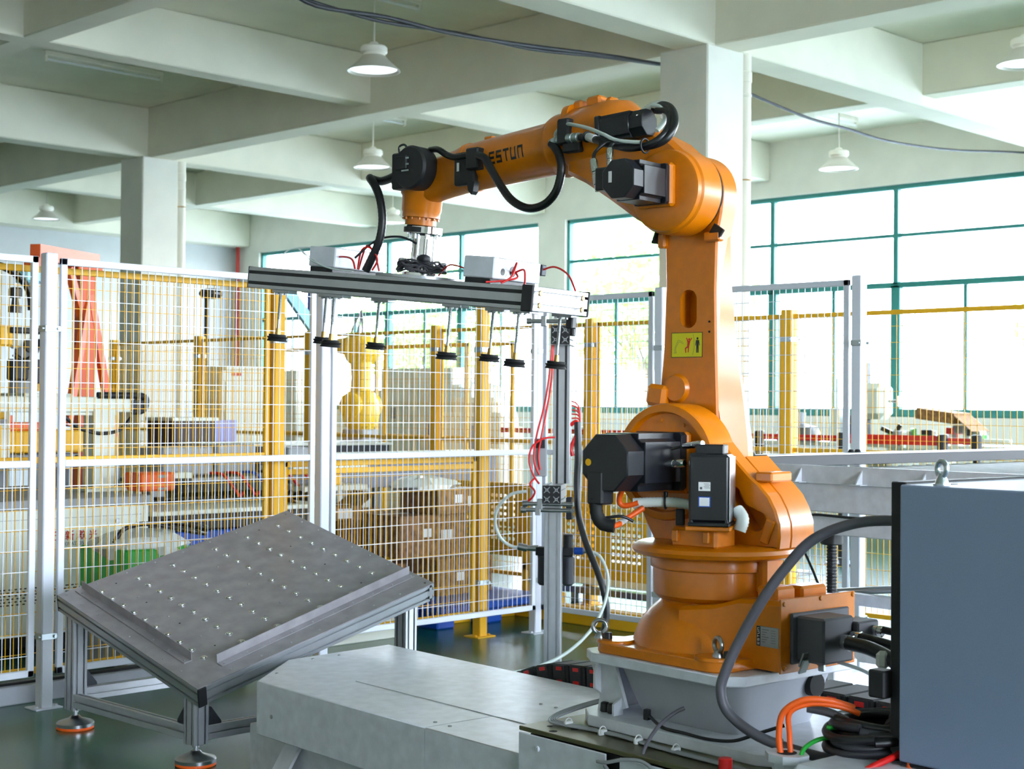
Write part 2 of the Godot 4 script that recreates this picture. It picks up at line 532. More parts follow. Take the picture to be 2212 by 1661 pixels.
func room() -> void:
	var b := MB.new()
	b.box(V(5, -0.1, -8.6), V(25, 0.2, 33))
	struct("floor", b, M.floor, "dark green glossy painted factory floor")
	b = MB.new()
	b.box(V(5, SLAB + 0.1, -8.6), V(25, 0.2, 33))
	struct("ceiling", b, M.ceiling, "white plastered concrete ceiling slab between the beams")
	# walls with the openings of the windows left free
	b = MB.new()
	b.box(V(17.15, SILL / 2, -8.6), V(0.3, SILL, 33))
	b.box(V(17.15, (HEAD + SLAB) / 2, -8.6), V(0.3, SLAB - HEAD, 33))
	for z in [[-25.1, -23.36], [-16.11, -15.54], [-8.05, -7.5], [-0.1, 0.4], [7.4, 7.9]]:
		b.box(V(17.15, (SILL + HEAD) / 2, (z[0] + z[1]) / 2), V(0.3, HEAD - SILL, z[1] - z[0]))
	struct("wall_right", b, M.paint_white, "white wall with the long row of green framed windows")
	b = MB.new()
	b.box(V(17.0, SILL + 0.01, -8.6), V(0.12, 0.05, 33), 0.01)
	b = MB.new()
	b.box(V(5, SLAB / 2, -24.25), V(25, SLAB, 0.3))
	struct("wall_back", b, M.wall_grey, "plain pale grey wall at the far left end of the hall")
	b = MB.new()
	b.box(V(-7.35, SLAB / 2, -8.6), V(0.3, SLAB, 33))
	struct("wall_left", b, M.paint_white, "white wall opposite the windows, behind the camera's left")
	b = MB.new()
	b.box(V(5, 0.45, 7.75), V(25, 0.9, 0.3)); b.box(V(5, 4.75, 7.75), V(25, 0.7, 0.3))
	for xx in [[-7.5, -1.0], [2.6, 4.0], [7.6, 9.0], [12.6, 17.3]]:
		b.box(V((xx[0] + xx[1]) / 2, 2.65, 7.75), V(xx[1] - xx[0], 3.5, 0.3))
	struct("wall_front", b, M.paint_white, "white wall behind the camera")
	window(1, V(17.0, SILL, -16.11), PI / 2, 7.25, "far window strip with green frames behind the yellow robot")
	window(2, V(17.0, SILL, -8.05), PI / 2, 7.49, "middle window strip with green frames behind the orange robot")
	window(3, V(17.0, SILL, -0.1), PI / 2, 7.4, "window strip with green frames nearest on the right wall")
	# beams
	var n := 0
	for q in [[9.95, 10.3, 4.45, "deep white ceiling beam over the two square columns"], [6.15, 6.4, 4.55, "shallower white ceiling beam nearest the camera at upper left"], [13.3, 13.55, 4.55, "shallow white ceiling beam nearest the window wall"], [2.45, 2.8, 4.45, "white ceiling beam left of the view"], [-1.3, -1.05, 4.55, "white ceiling beam behind the view"], [-5.0, -4.65, 4.45, "white ceiling beam by the left wall"]]:
		b = MB.new()
		b.box(V((q[0] + q[1]) / 2, (q[2] + SLAB) / 2, -8.6), V(q[1] - q[0], SLAB - q[2], 33), 0.012)
		n += 1
		struct("beam_%d" % n, b, M.ceiling, q[3])
	for q in [[-7.8, -7.45, 4.45, "deep white cross beam over the near square column"], [-12.05, -11.8, 4.55, "shallow white cross beam between the two columns"], [-16.25, -15.95, 4.45, "deep white cross beam over the far square column"], [-20.2, -19.95, 4.55, "shallow white cross beam beyond the far column"], [-24.1, -23.65, 4.45, "white cross beam along the back wall"], [-3.75, -3.5, 4.55, "shallow cross beam at upper right"], [0.6, 0.95, 4.45, "cross beam above the camera"], [4.7, 4.95, 4.55, "cross beam behind the camera"]]:
		b = MB.new()
		b.box(V(4.9, (q[2] + SLAB) / 2 - 0.001, (q[0] + q[1]) / 2), V(24.2, SLAB - q[2], q[1] - q[0]), 0.012)
		n += 1
		struct("beam_%d" % n, b, M.ceiling, q[3])
	n = 0
	for z in [-7.7, -16.15, 0.8]:
		b = MB.new()
		b.box(V(10.1, 2.22, z), V(0.5, 4.47, 0.5), 0.012)
		n += 1
		struct("column_%d" % n, b, M.paint_white, ["square white column behind the orange robot's elbow", "square white column behind the fence at left", "square white column outside the view"][n - 1])
	# outside
	b = MB.new()
	b.box(V(60, -0.3, -10), V(85, 0.2, 160))
	struct("ground", b, M.concrete, "pale ground outside the windows")
	b = MB.new()
	b.box(V(-40, -0.3, -10), V(65, 0.2, 160)); b.box(V(5, -0.3, 40), V(25, 0.2, 64))
	struct("ground", b, M.concrete, "pale ground outside the walls behind the camera")

func lamp_proto(stem: float) -> Node3D:
	var o := Node3D.new()
	var b := MB.new()
	b.lathe([Vector2(0.085, 0.135), Vector2(0.1, 0.13), Vector2(0.145, 0.08), Vector2(0.222, 0.012), Vector2(0.226, 0.0), Vector2(0.222, 0.0), Vector2(0.14, 0.072), Vector2(0.09, 0.12)], 36)
	put("shade", b, M.lamp_metal, o)
	b = MB.new()
	b.cyl(V(0, 0.15, 0), V(0, 0.215, 0), 0.115, -1, 28, 0.012)
	b.cyl(V(0, 0.125, 0), V(0, 0.15, 0), 0.095, -1, 24)
	b.cyl(V(0, 0.215, 0), V(0, 0.25, 0), 0.06, 0.03, 20)
	put("heat_sink", b, M.pvc, o)
	b = MB.new()
	b.cyl(V(0, 0.25, 0), V(0, 0.25 + stem, 0), 0.008, -1, 8)
	b.cyl(V(0, 0.23 + stem, 0), V(0, 0.25 + stem, 0), 0.045, -1, 16)
	put("stem", b, M.lamp_metal, o)
	b = MB.new()
	b.cyl(V(0, 0.018, 0), V(0, 0.03, 0), 0.2, -1, 32)
	put("diffuser", b, M.lamp_glow, o)
	var l := SpotLight3D.new()
	l.name = "lamp_light"
	l.position = V(0, 0.008, 0)
	l.rotation.x = -PI / 2
	l.spot_angle = 75.0
	l.spot_range = 30.0
	l.spot_attenuation = 2.0
	l.light_size = 0.2
	l.light_energy = LAMP
	l.light_color = Color(1.0, 0.97, 0.92)
	l.shadow_enabled = true
	o.add_child(l)
	return o

const LAMP := 0.05

func ceiling_things() -> void:
	for q in [
		[8.35, -9.86, 4.33, "hanging lamp with white shade left of the orange robot's wrist, largest in full view"],
		[11.66, -13.77, 4.30, "hanging lamp with white shade just above the robot's black wrist motor"],
		[15.11, -9.53, 4.25, "hanging lamp with white shade above the right window strip"],
		[12.18, -22.53, 4.43, "small hanging lamp near the back wall at far left"],
		[15.65, -17.99, 4.33, "faint hanging lamp half hidden behind the wrist hose"],
		[11.85, -5.70, 4.34, "hanging lamp cut off by the right edge of the picture"],
		[4.6, -5.7, 4.35, "hanging lamp above the fence, out of view"],
		[4.6, -1.5, 4.35, "hanging lamp above the robot track, out of view"],
		[0.7, -5.7, 4.35, "hanging lamp left of the camera"],
		[0.7, -1.5, 4.35, "hanging lamp over the camera"],
		[0.7, 2.8, 4.35, "hanging lamp behind the camera"],
		[8.4, -1.5, 4.35, "hanging lamp right of the camera"]]:
		var o := lamp_proto(SLAB - 0.25 - q[2])
		o.name = "pendant_lamp"
		add_child(o, true)
		o.position = V(q[0], q[2], q[1])
		tag(o, q[3], "lamp", "hanging factory lamps")
	for q in [[7.6, 8.98, -14.14, "unlit strip light on the ceiling at upper left"], [7.5, 8.91, -9.9, "unlit strip light behind the nearest hanging lamp's rod"], [15.2, 16.25, -10.0, "unlit strip light above the lamp by the right windows"], [11.4, 12.46, -14.1, "unlit strip light above the lamp over the wrist motor"]]:
		var t := thing("strip_light", q[3], "strip light", V((q[0] + q[1]) / 2, SLAB, q[2]), 0.0, "unlit strip lights")
		var len: float = q[1] - q[0]
		var b := MB.new()
		b.box(V(0, -0.025, 0), V(len, 0.05, 0.07), 0.006)
		put("housing", b, M.pvc, t)
		for s in [-1, 1]:
			b = MB.new()
			b.box(V(s * (len / 2 - 0.015), -0.075, 0), V(0.03, 0.07, 0.04), 0.006)
			put("lamp_holder", b, M.pvc, t)
		b = MB.new()
		b.cyl(V(-len / 2 + 0.03, -0.085, 0), V(len / 2 - 0.03, -0.085, 0), 0.014, -1, 12)
		put("tube", b, M.tag_white, t)
	for q in [[10.44, -7.5, "white drain pipe beside the square column behind the robot", 3.4], [10.45, -15.98, "white drain pipe beside the square column at left", 3.9]]:
		var t := thing("drain_pipe", q[2], "pipe", V(q[0], 0, q[1]), 0.0, "drain pipes on the columns")
		var b := MB.new()
		b.cyl(V(0, 0, 0), V(0, 4.46, 0), 0.05, -1, 20)
		put("pipe", b, M.pvc, t)
		b = MB.new()
		b.cyl(V(0, 4.22, 0), V(0, 4.32, 0), 0.056, -1, 20, 0.008)
		b.cyl(V(0, 4.1, 0), V(0, 4.13, 0), 0.054, -1, 20, 0.006)
		put("coupling", b, M.pvc, t)
		b = MB.new()
		b.torus(V(0, q[3], 0), Vector3.UP, 0.053, 0.006, 20, 6)
		b.box(V(-0.06, q[3], 0.0), V(0.05, 0.02, 0.02))
		put("clip", b, M.brass, t)
	var b := MB.new()
	var pts := []
	for p in [[5.1, 4.25], [5.9, 4.24], [6.28, 4.16], [6.9, 4.2], [7.5, 4.2], [8.3, 4.25], [9.2, 4.33], [9.95, 4.38]]: pts.append(V(p[0], p[1], -8.02))
	b.tube(pts, 0.016, 7, 5)
	pts = []
	for p in pts: pass
	for p in [[5.1, 4.27], [5.9, 4.21], [6.4, 4.18], [6.9, 4.17], [7.6, 4.22], [8.4, 4.24], [9.2, 4.32], [9.95, 4.38]]: pts.append(V(p[0], p[1], -8.04))
	b.tube(pts, 0.014, 7, 5)
	tag(put("ceiling_cable", b, M.cable_dark), "pair of thick dark cables slung below the beam, upper middle", "cable")
	b = MB.new()
	pts = []
	for p in [[10.2, 4.42], [10.9, 4.36], [11.5, 4.30], [12.2, 4.24], [12.9, 4.23], [13.5, 4.21], [14.3, 4.24], [15.1, 4.3], [16.0, 4.40], [16.95, 4.5]]: pts.append(V(p[0], p[1], -8.02))
	b.tube(pts, 0.014, 7, 5)
	tag(put("ceiling_cable", b, M.cable_dark), "dark cable sagging in front of the right windows", "cable")
	b = MB.new()
	b.cyl(V(16.9, 1.2, -23.9), V(16.9, 4.45, -23.9), 0.035, -1, 12)
	tag(put("fire_pipe", b, M.red_pipe), "thin red upright pipe in the far corner", "pipe")

# ---------------------------------------------------------------- safety fences
func fence_post(h: float, m: Material, label: String, at: Vector3, group: String, w := 0.062, clips := [0.35, 1.85], foot := true) -> Node3D:
	var t := thing("fence_post", label, "fence post", at, 0.0, group)
	var b := MB.new()
	b.box(V(0, h / 2, 0), V(w, h, w), 0.005)
	put("post", b, m, t)
	if foot:
		b = MB.new()
		b.box(V(0, 0.004, 0), V(w * 2.3, 0.008, w * 1.9), 0.002)
		for s in [-1, 1]: b.cyl(V(s * w * 0.85, 0.008, w * 0.3), V(s * w * 0.85, 0.016, w * 0.3), 0.01, -1, 8)
		put("base_plate", b, m, t)
	for c in clips:
		b = MB.new()
		b.box(V(0, c, 0), V(w + 0.006, 0.032, w + 0.006), 0.002)
		b.box(V(w / 2 + 0.006, c, w / 2 - 0.008), V(0.022, 0.028, 0.018), 0.002)
		b.cyl(V(w / 2 + 0.004, c, w / 2), V(w / 2 + 0.004, c, w / 2 + 0.014), 0.008, -1, 8)
		b.cyl(V(-w / 2 - 0.004, c, w / 2 - 0.01), V(-w / 2 - 0.016, c, w / 2 - 0.01), 0.008, -1, 8)
		put("clip", b, M.zinc, t)
	return t

func fence_panel(a: Vector3, c: Vector3, y0: float, y1: float, mid: float, fr: float, m: Material, label: String, group: String, step := 0.042, rows := 0.1, wire := 0.0017, bars := true) -> Node3D:
	# a and c: the feet of its two ends
	var d := c - a
	var len := d.length()
	var t := thing("fence_panel", label, "fence panel", a, atan2(-d.z, d.x), group)
	var b := MB.new()
	if bars:
		for s in [fr / 2, len - fr / 2]: b.box(V(s, (y0 + y1) / 2, 0), V(fr, y1 - y0, fr * 0.7), 0.003)
	b.box(V(len / 2, y1 - fr / 2, 0), V(len, fr, fr * 0.7), 0.003)
	b.box(V(len / 2, y0 + fr / 2, 0), V(len, fr, fr * 0.7), 0.003)
	put("frame", b, m, t)
	b = MB.new()
	b.box(V(len / 2, mid, 0), V(len - fr * 2, fr, fr * 0.7), 0.003)
	put("middle_rail", b, m, t)
	b = MB.new()
	var n := int((len - 2 * fr) / step)
	var st := (len - 2 * fr) / n
	for i in range(1, n): b.box(V(fr + i * st, (y0 + y1) / 2, 0), V(wire * 2, y1 - y0 - fr, wire * 2))
	n = int((y1 - y0) / rows)
	var sy := (y1 - y0) / n
	for i in range(1, n): b.box(V(len / 2, y0 + i * sy, wire * 2), V(len - fr, wire * 2, wire * 2))
	var w := put("wire_mesh", b, m, t)
	w.set_meta("kind", "stuff")
	return t

func fences() -> void:
	var W: Material = M.fence_white
	var Y: Material = M.fence_yellow
	var zf := -6.79
	var xc := 7.22
	var g := "white fence posts"
	fence_post(2.22, W, "white fence post standing at far left, bolted beside the steel ball table", V(3.69, 0, zf), g)
	fence_post(2.22, W, "white fence post behind the far corner of the steel ball table", V(5.395, 0, zf), g)
	fence_post(2.22, W, "white fence corner post behind the profile stand with red hoses", V(xc, 0, -6.84), g)
	fence_post(2.22, W, "white fence post close behind the orange robot's upper arm", V(xc, 0, -5.8), g)
	fence_post(2.22, W, "white fence post standing in front of the right windows", V(xc, 0, -4.42), g)
	g = "white fence panels"
	fence_panel(V(1.86, 0, zf), V(3.63, 0, zf), 0.16, 2.2, 1.19, 0.034, W, "white mesh fence panel cut off by the left edge of the picture", g)
	fence_panel(V(3.75, 0, zf), V(5.335, 0, zf), 0.16, 2.2, 1.19, 0.034, W, "white mesh fence panel behind the steel ball table", g)
	fence_panel(V(5.455, 0, zf), V(7.16, 0, zf), 0.16, 2.2, 1.19, 0.034, W, "white mesh fence panel below the gripper's suction cups", g)
	fence_panel(V(xc, 0, -6.78), V(xc, 0, -5.86), 0.16, 2.2, 1.19, 0.034, W, "white mesh fence panel between corner post and robot arm", g)
	fence_panel(V(xc, 0, -5.74), V(xc, 0, -4.48), 0.16, 2.2, 1.19, 0.034, W, "white mesh fence panel right of the robot's upper arm", g)
	# yellow fence of the neighbouring cell, close behind the white one
	g = "yellow posts close behind the white fence"
	var zy := -6.97
	fence_post(2.2, Y, "broad yellow post with a white plug near its top, left of the gripper", V(5.2, 0, zy), g, 0.075)
	fence_post(2.2, Y, "yellow post behind the gripper's right suction cups", V(6.84, 0, zy), g, 0.07)
	g = "yellow panels close behind the white fence"
	fence_panel(V(1.6, 0, zy), V(3.42, 0, zy), 0.14, 2.17, 1.2, 0.032, Y, "yellow mesh panel behind the leftmost white panel", g)
	fence_panel(V(3.46, 0, zy), V(5.15, 0, zy), 0.14, 2.17, 1.2, 0.032, Y, "yellow mesh panel behind the white panel over the ball table", g)
	fence_panel(V(5.25, 0, zy), V(6.79, 0, zy), 0.14, 1.16, 1.1, 0.032, Y, "low yellow mesh panel in front of the cardboard boxes", g)
	# farther yellow fence
	g = "yellow posts of the far fence"
	var xf := 8.55
	var lab := {-14.32: "far yellow post behind the orange crane", -12.72: "far yellow post beside the lilac sheet", -10.95: "far yellow post behind the second white post", -9.25: "far yellow post right of the yellow robot", -7.53: "far yellow post between the stand and the orange robot", -5.77: "far yellow post right of the orange robot's arm"}
	var zs := lab.keys()
	for z in zs: fence_post(2.15, Y, lab[z], V(xf, 0, z), g, 0.085, [1.95])
	g = "yellow panels of the far fence"
	for i in zs.size() - 1:
		fence_panel(V(xf, 0, zs[i] + 0.05), V(xf, 0, zs[i + 1] - 0.05), 0.15, 2.12, 1.21, 0.03, Y, ["far yellow mesh panel behind the crane column", "far yellow mesh panel behind the grey cabinet", "far yellow mesh panel by the small yellow robot", "far yellow mesh panel behind the suction cups", "far yellow mesh panel behind the orange robot"][i], g)
	fence_panel(V(xf, 0, -5.8), V(xf, 0, -3.4), 0.15, 2.12, 1.21, 0.03, Y, "long yellow mesh panel in front of the right windows", g)

# ---------------------------------------------------------------- ball transfer table
func ball_table() -> void:
	var t := thing("ball_transfer_table", "tilted raw steel table with rows of ball rollers on an aluminium frame", "table", V(3.5, 0, -5.2))
	# local x runs with the room's x, local z with the room's z; the top is tilted in both
	var X1 := 1.30
	var Z1 := -1.13
	var sx := 0.252
	var sz := 0.243
	var h0 := 0.335
	var ex := V(1, sx, 0).normalized()
	var ez := V(0, -sz, 1)
	ez = (ez - ex * ez.dot(ex)).normalized()
	var up := ez.cross(ex).normalized()
	var top := Transform3D(Basis(ex, up, ez), V(0, h0, 0))
	var on := func(x: float, z: float) -> Vector3: return V(x, h0 + sx * x - sz * z, z)
	var b := MB.new()
	# plate: a sheet with its four corners
	var c := [on.call(0.0, 0.0), on.call(X1, 0.0), on.call(X1, Z1), on.call(0.0, Z1)]
	var d := -up * 0.005
	b.quad(c[0], c[1], c[2], c[3], up); b.quad(c[0] + d, c[1] + d, c[2] + d, c[3] + d, -up)
	for i in 4:
		var j := (i + 1) % 4
		b.quad(c[i], c[j], c[j] + d, c[i] + d, up.cross(c[j] - c[i]).normalized() * -1.0)
	put("top_plate", b, M.raw_steel, t)
	# ball rollers
	var cup := MB.new()
	cup.lathe([Vector2(0.0165, -0.002), Vector2(0.0165, 0.0025), Vector2(0.0145, 0.0035), Vector2(0.0115, 0.0015), Vector2(0.0105, -0.003)], 20)
	cup.ball(V(0, -0.0005, 0), 0.0098, 14)
	var cm := cup.mesh()
	for x in [0.158, 0.35, 0.54, 0.78, 0.967, 1.155]:
		for k in 10:
			var z := -0.188 - k * 0.0917
			share("ball_roller", cm, M.chrome, t, Transform3D(Basis(ex, up, ez), on.call(x, z)))
	# screws along the edges and small holes
	var sc := MB.new()
	sc.lathe([Vector2(0.0055, 0), Vector2(0.005, 0.0022), Vector2(0.003, 0.0034), Vector2(0.0, 0.0036)], 10)
	var sm := sc.mesh()
	for k in 9:
		var f := k / 8.0
		for p in [[0.032, -0.03 - f * 1.07], [X1 - 0.03, -0.03 - f * 1.07], [0.03 + f * 1.24, -0.03], [0.03 + f * 1.24, Z1 + 0.03]]:
			share("screw", sm, M.steel, t, Transform3D(Basis(ex, up, ez), on.call(p[0], p[1])))
	for p in [[0.45, -0.4], [0.45, -0.65], [0.45, -0.9], [0.88, -0.4], [0.88, -0.65], [0.88, -0.9]]:
		share("screw", sm, M.steel, t, Transform3D(Basis(ex, up, ez), on.call(p[0] - 0.2, p[1] + 0.05)))
	b = MB.new()
	b.cyl(V(0, -0.001, 0), V(0, 0.0006, 0), 0.0042, -1, 10)
	var hm := b.mesh()
	for p in [[0.25, -0.24], [0.25, -0.51], [0.25, -0.78], [0.25, -1.04], [1.06, -0.24], [1.06, -0.51], [1.06, -0.78], [1.06, -1.04]]:
		share("screw_hole", hm, M.dark, t, Transform3D(Basis(ex, up, ez), on.call(p[0], p[1])))
	# angle guides
	for g in [[V(0.108, 0, -0.2), V(0.108, 0, -1.165), -1.0], [V(0.17, 0, -0.108), V(1.275, 0, -0.145), 1.0]]:
		b = MB.new()
		var p: Vector3 = on.call(g[0].x, g[0].z)
		var q: Vector3 = on.call(g[1].x, g[1].z)
		if g[2] < 0.0: q = on.call(0.11, -1.10)
		var dir := (q - p).normalized()
		var side := dir.cross(up).normalized()
		if g[2] < 0.0 and side.x > 0: side = -side
		if g[2] > 0.0 and side.z < 0: side = -side
		b.bar(p + up * 0.022, q + up * 0.022, 0.004, 0.044, up, 0.001)
		b.bar(p + side * 0.019 + up * 0.0025, q + side * 0.019 + up * 0.0025, 0.036, 0.004, up, 0.001)
		put("angle_guide", b, M.raw_steel, t)
		var len := (q - p).length()
		for k in int(len / 0.125) + 1:
			share("screw", sm, M.steel, t, Transform3D(Basis(ex, up, ez), p + dir * (0.02 + k * 0.123) + side * 0.024 + up * 0.0045))
	# frame under the plate
	var fh := 0.08
	var o := -up * (0.005 + fh / 2)
	for e in [[on.call(0.02, -0.0), on.call(0.02, Z1)], [on.call(X1 - 0.02, 0.0), on.call(X1 - 0.02, Z1)], [on.call(0.042, -0.02), on.call(X1 - 0.042, -0.02)], [on.call(0.042, Z1 + 0.02), on.call(X1 - 0.042, Z1 + 0.02)]]:
		b = MB.new()
		b.profile(e[0] + o, e[1] + o, 0.04, fh, up, 1, 2)
		put("frame_profile", b, M.alu, t)
	for z in [0.004, Z1 - 0.004]:
		b = MB.new()
		b.box(on.call(0.02, z) + o, V(0.041, fh + 0.002, 0.01), 0.002, Basis(ex, up, ez))
		put("end_cap", b, M.black_plastic, t)
	# legs, feet, stretchers, brackets
	for lx in [0.065, 1.215]:
		for lz in [-0.10, -1.07]:
			var hh: float = on.call(lx, lz).y - 0.09
			b = MB.new()
			b.profile(V(lx, 0.088, lz), V(lx, hh, lz), 0.08, 0.07, V(1, 0, 0), 2, 2)
			put("leg", b, M.alu, t)
			b = MB.new()
			b.cyl(V(lx, 0.045, lz), V(lx, 0.09, lz), 0.009, -1, 12)
			b.cyl(V(lx, 0.075, lz), V(lx, 0.088, lz), 0.016, -1, 6)
			b.lathe([Vector2(0.084, 0.014), Vector2(0.085, 0.028), Vector2(0.08, 0.034), Vector2(0.03, 0.05), Vector2(0.018, 0.062), Vector2(0.0, 0.063)], 32, V(lx, 0, lz))
			var f := put("foot", b, M.steel, t)
			b = MB.new()
			b.lathe([Vector2(0.0, 0.0), Vector2(0.08, 0.0), Vector2(0.084, 0.004), Vector2(0.084, 0.014), Vector2(0.0, 0.015)], 32, V(lx, 0, lz))
			put("rubber_pad", b, M.cable_orange, f, "orange rubber pad under the foot")
	for e in [[V(0.05, 0.135, -0.14), V(0.05, 0.135, -1.03)], [V(1.23, 0.135, -0.14), V(1.23, 0.135, -1.03)], [V(0.10, 0.135, -0.08), V(1.18, 0.135, -0.08)], [V(0.10, 0.155, -1.07), V(1.18, 0.155, -1.07)]]:
		b = MB.new()
		b.profile(e[0], e[1], 0.04, 0.06, Vector3.UP, 1, 1)
		put("stretcher", b, M.alu, t)
	for e in [[V(0.1, 0.19, -1.07), 0.0], [V(0.1, 0.165, -0.08), 0.0], [V(0.06, 0.165, -0.14), PI / 2], [V(0.06, 0.5, -1.03), -PI / 2], [V(0.09, 0.28, -0.08), 0.0]]:
		b = MB.new()
		b.x = Transform3D(Basis(Vector3.UP, e[1]), e[0])
		b.prism(PackedVector2Array([Vector2(0, 0), Vector2(0.065, 0), Vector2(0.065, 0.012), Vector2(0.015, 0.075), Vector2(0, 0.075)]), -0.018, 0.018, [], 0.002)
		for s in [V(0.045, 0.02, 0.0), V(0.025, 0.05, 0.0)]: b.cyl(s, s + V(0.006, 0.006, 0), 0.006, -1, 8)
		put("corner_bracket", b, M.alu_dark, t)

const FLAT := Basis(Vector3(1, 0, 0), Vector3(0, 0, -1), Vector3(0, 1, 0))   # outlines in (x, -z) drawn out upwards

# ---------------------------------------------------------------- track, carriage, riser
func TF(r: float, h: float, u: float) -> Vector3: return Basis(Vector3.UP, deg_to_rad(-5.0)) * V(r, h, -u)

func screws(b: MB, pts: Array, n: Vector3, r := 0.006) -> void:
	for p in pts: b.lathe([Vector2(r, 0), Vector2(r, r * 0.35), Vector2(r * 0.65, r * 0.6), Vector2(0.0, r * 0.6)], 10, p, MB.frame(n))

func track() -> void:
	var turn := deg_to_rad(-5.0)
	var t := thing("linear_track", "long white sheet metal track cover on the floor in front of the robot", "machine track", Vector3.ZERO, turn)
	# outline of the cover seen from above in (r, -u)
	var seam := -4.02
	for part in 2:
		var poly := PackedVector2Array([Vector2(3.074, 5.088), Vector2(3.43, 5.43), Vector2(4.0, 5.50), Vector2(4.0, -seam), Vector2(3.074, -seam)]) if part == 0 else PackedVector2Array([Vector2(3.074, -(seam + 0.003)), Vector2(4.0, -(seam + 0.003)), Vector2(4.0, 0.6), Vector2(3.074, 0.6)])
		var b := MB.new()
		b.x = Transform3D(FLAT, Vector3.ZERO)
		b.prism(poly, 0.215, 0.42, [], 0.003)
		put("cover", b, M.white_steel, t)
	var b := MB.new()
	b.box(V(3.68, 0.4212, -3.9), V(0.62, 0.003, 1.9), 0.001)
	put("top_sheet", b, M.white_steel, t)
	b = MB.new()
	screws(b, [V(3.22, 0.42, -5.18), V(3.52, 0.42, -5.38), V(3.66, 0.42, -5.39), V(3.15, 0.42, -3.98), V(3.15, 0.42, -4.06), V(3.63, 0.4225, -3.98), V(3.63, 0.4225, -4.06)], Vector3.UP, 0.007)
	screws(b, [V(3.074, 0.30, -4.98), V(3.074, 0.25, -4.0), V(3.074, 0.25, -4.06), V(3.074, 0.31, -3.2)], V(-1, 0, 0), 0.008)
	var sw := put("cover_screws", b, M.steel, t)
	sw.set_meta("kind", "stuff")
	b = MB.new()
	b.box(V(3.55, 0.1, -3.0), V(0.70, 0.2, 4.7), 0.004)
	for u in [5.0, 4.0, 3.0]:
		b.box(V(3.14, 0.01, -u), V(0.16, 0.02, 0.14), 0.003)
		b.bar(V(3.09, 0.02, -u), V(3.2, 0.19, -u), 0.1, 0.012, V(1, 0, 0))
	put("base_beam", b, M.white_steel, t)

	var c := thing("track_carriage", "carriage on the track with an olive plated top and white side panels", "machine carriage", Vector3.ZERO, turn)
	b = MB.new()
	b.box(V(3.56, 0.503, -2.55), V(0.99, 0.014, 1.96), 0.002)
	put("top_plate", b, M.olive, c, "olive zinc plated steel top plate")
	for q in [[3.525, 3.14], [3.085, 1.6]]:
		b = MB.new()
		b.box(V(3.062, 0.36, -(q[0] + q[1]) / 2), V(0.006, 0.265, q[0] - q[1]), 0.0025)
		screws(b, [V(3.059, 0.455, -(q[0] - 0.09))], V(-1, 0, 0), 0.009)
		put("side_panel", b, M.white_steel, c)
	b = MB.new()
	b.box(V(3.56, 0.455, -2.55), V(0.95, 0.066, 1.9), 0.002)
	put("body", b, M.black_plastic, c)
	for q in [[3.13, 3.46], [3.09, 3.40], [3.16, 3.38], [3.19, 2.6]]:
		b = MB.new()
		b.cyl(V(q[0], 0.5085, -q[1]), V(q[0], 0.5106, -q[1]), 0.013 if q[1] < 3.45 else 0.009, -1, 14)
		put("hole", b, M.dark, c)

	var r := thing("robot_riser", "white welded riser box carrying the orange robot on its base slab", "robot riser", Vector3.ZERO, turn)
	b = MB.new()
	b.x = Transform3D(FLAT, Vector3.ZERO)
	b.prism(PackedVector2Array([Vector2(3.226, 3.39), Vector2(3.226, 2.72), Vector2(3.29, 2.62), Vector2(3.86, 2.62), Vector2(3.92, 2.7), Vector2(3.92, 3.40), Vector2(3.86, 3.47), Vector2(3.29, 3.47)]), 0.51, 0.545, [], 0.003)
	put("base_slab", b, M.white_steel, r)
	b = MB.new()
	b.x = Transform3D(FLAT, Vector3.ZERO)
	b.prism(PackedVector2Array([Vector2(3.235, 3.39), Vector2(3.235, 2.86), Vector2(3.285, 2.81), Vector2(3.80, 2.81), Vector2(3.85, 2.86), Vector2(3.85, 3.40), Vector2(3.80, 3.46), Vector2(3.285, 3.46)]), 0.705, 0.735, [], 0.003)
	put("top_plate", b, M.white_steel, r)
	# tapering body between the plates
	var rings := []
	for q in [[0.545, 3.345, 3.73, 3.30, 2.90], [0.62, 3.315, 3.76, 3.33, 2.88], [0.706, 3.29, 3.79, 3.36, 2.86]]:
		rings.append(MB.oval(V((q[1] + q[2]) / 2, q[0], -(q[3] + q[4]) / 2), V((q[2] - q[1]) / 2, 0, 0), V(0, 0, (q[3] - q[4]) / 2), 40, 0.28))
	b = MB.new()
	b.loft(rings, true, 0.6)
	put("body", b, M.grey_steel, r)
	# end webs with their round hole
	var ring := PackedVector2Array()
	for k in 20: ring.append(Vector2(0.26 + cos(TAU * k / 20) * 0.045, 0.1 + sin(TAU * k / 20) * 0.045))
	b = MB.new()
	b.x = Transform3D(Basis(V(1, 0, 0), V(0, 1, 0), V(0, 0, 1)), V(3.28, 0.545, -3.42))
	b.prism(PackedVector2Array([Vector2(0.02, 0), Vector2(0.5, 0), Vector2(0.5, 0.16), Vector2(0.02, 0.16), Vector2(0.0, 0.12), Vector2(0.0, 0.07), Vector2(0.03, 0.05)]), -0.006, 0.006, [ring], 0.001)
	put("end_web", b, M.white_steel, r)
	b = MB.new()
	b.bar(V(3.31, 0.55, -3.35), V(3.31, 0.70, -3.41), 0.012, 0.1, V(0, 0, 1))
	b.prism(PackedVector2Array([Vector2(3.27, 0.545), Vector2(3.31, 0.545), Vector2(3.31, 0.60), Vector2(3.27, 0.58)]), 3.33 * -1.0, -3.322)
	put("rib", b, M.white_steel, r)
	b = MB.new()
	b.cyl(V(3.66, 0.665, -2.85), V(3.66, 0.665, -2.88), 0.035, -1, 20)
	put("cable_hole", b, M.dark, r)
	var slots := [[3.30, 3.36], [3.30, 3.39], [3.32, 2.72], [3.80, 2.7], [3.6, 2.66]]
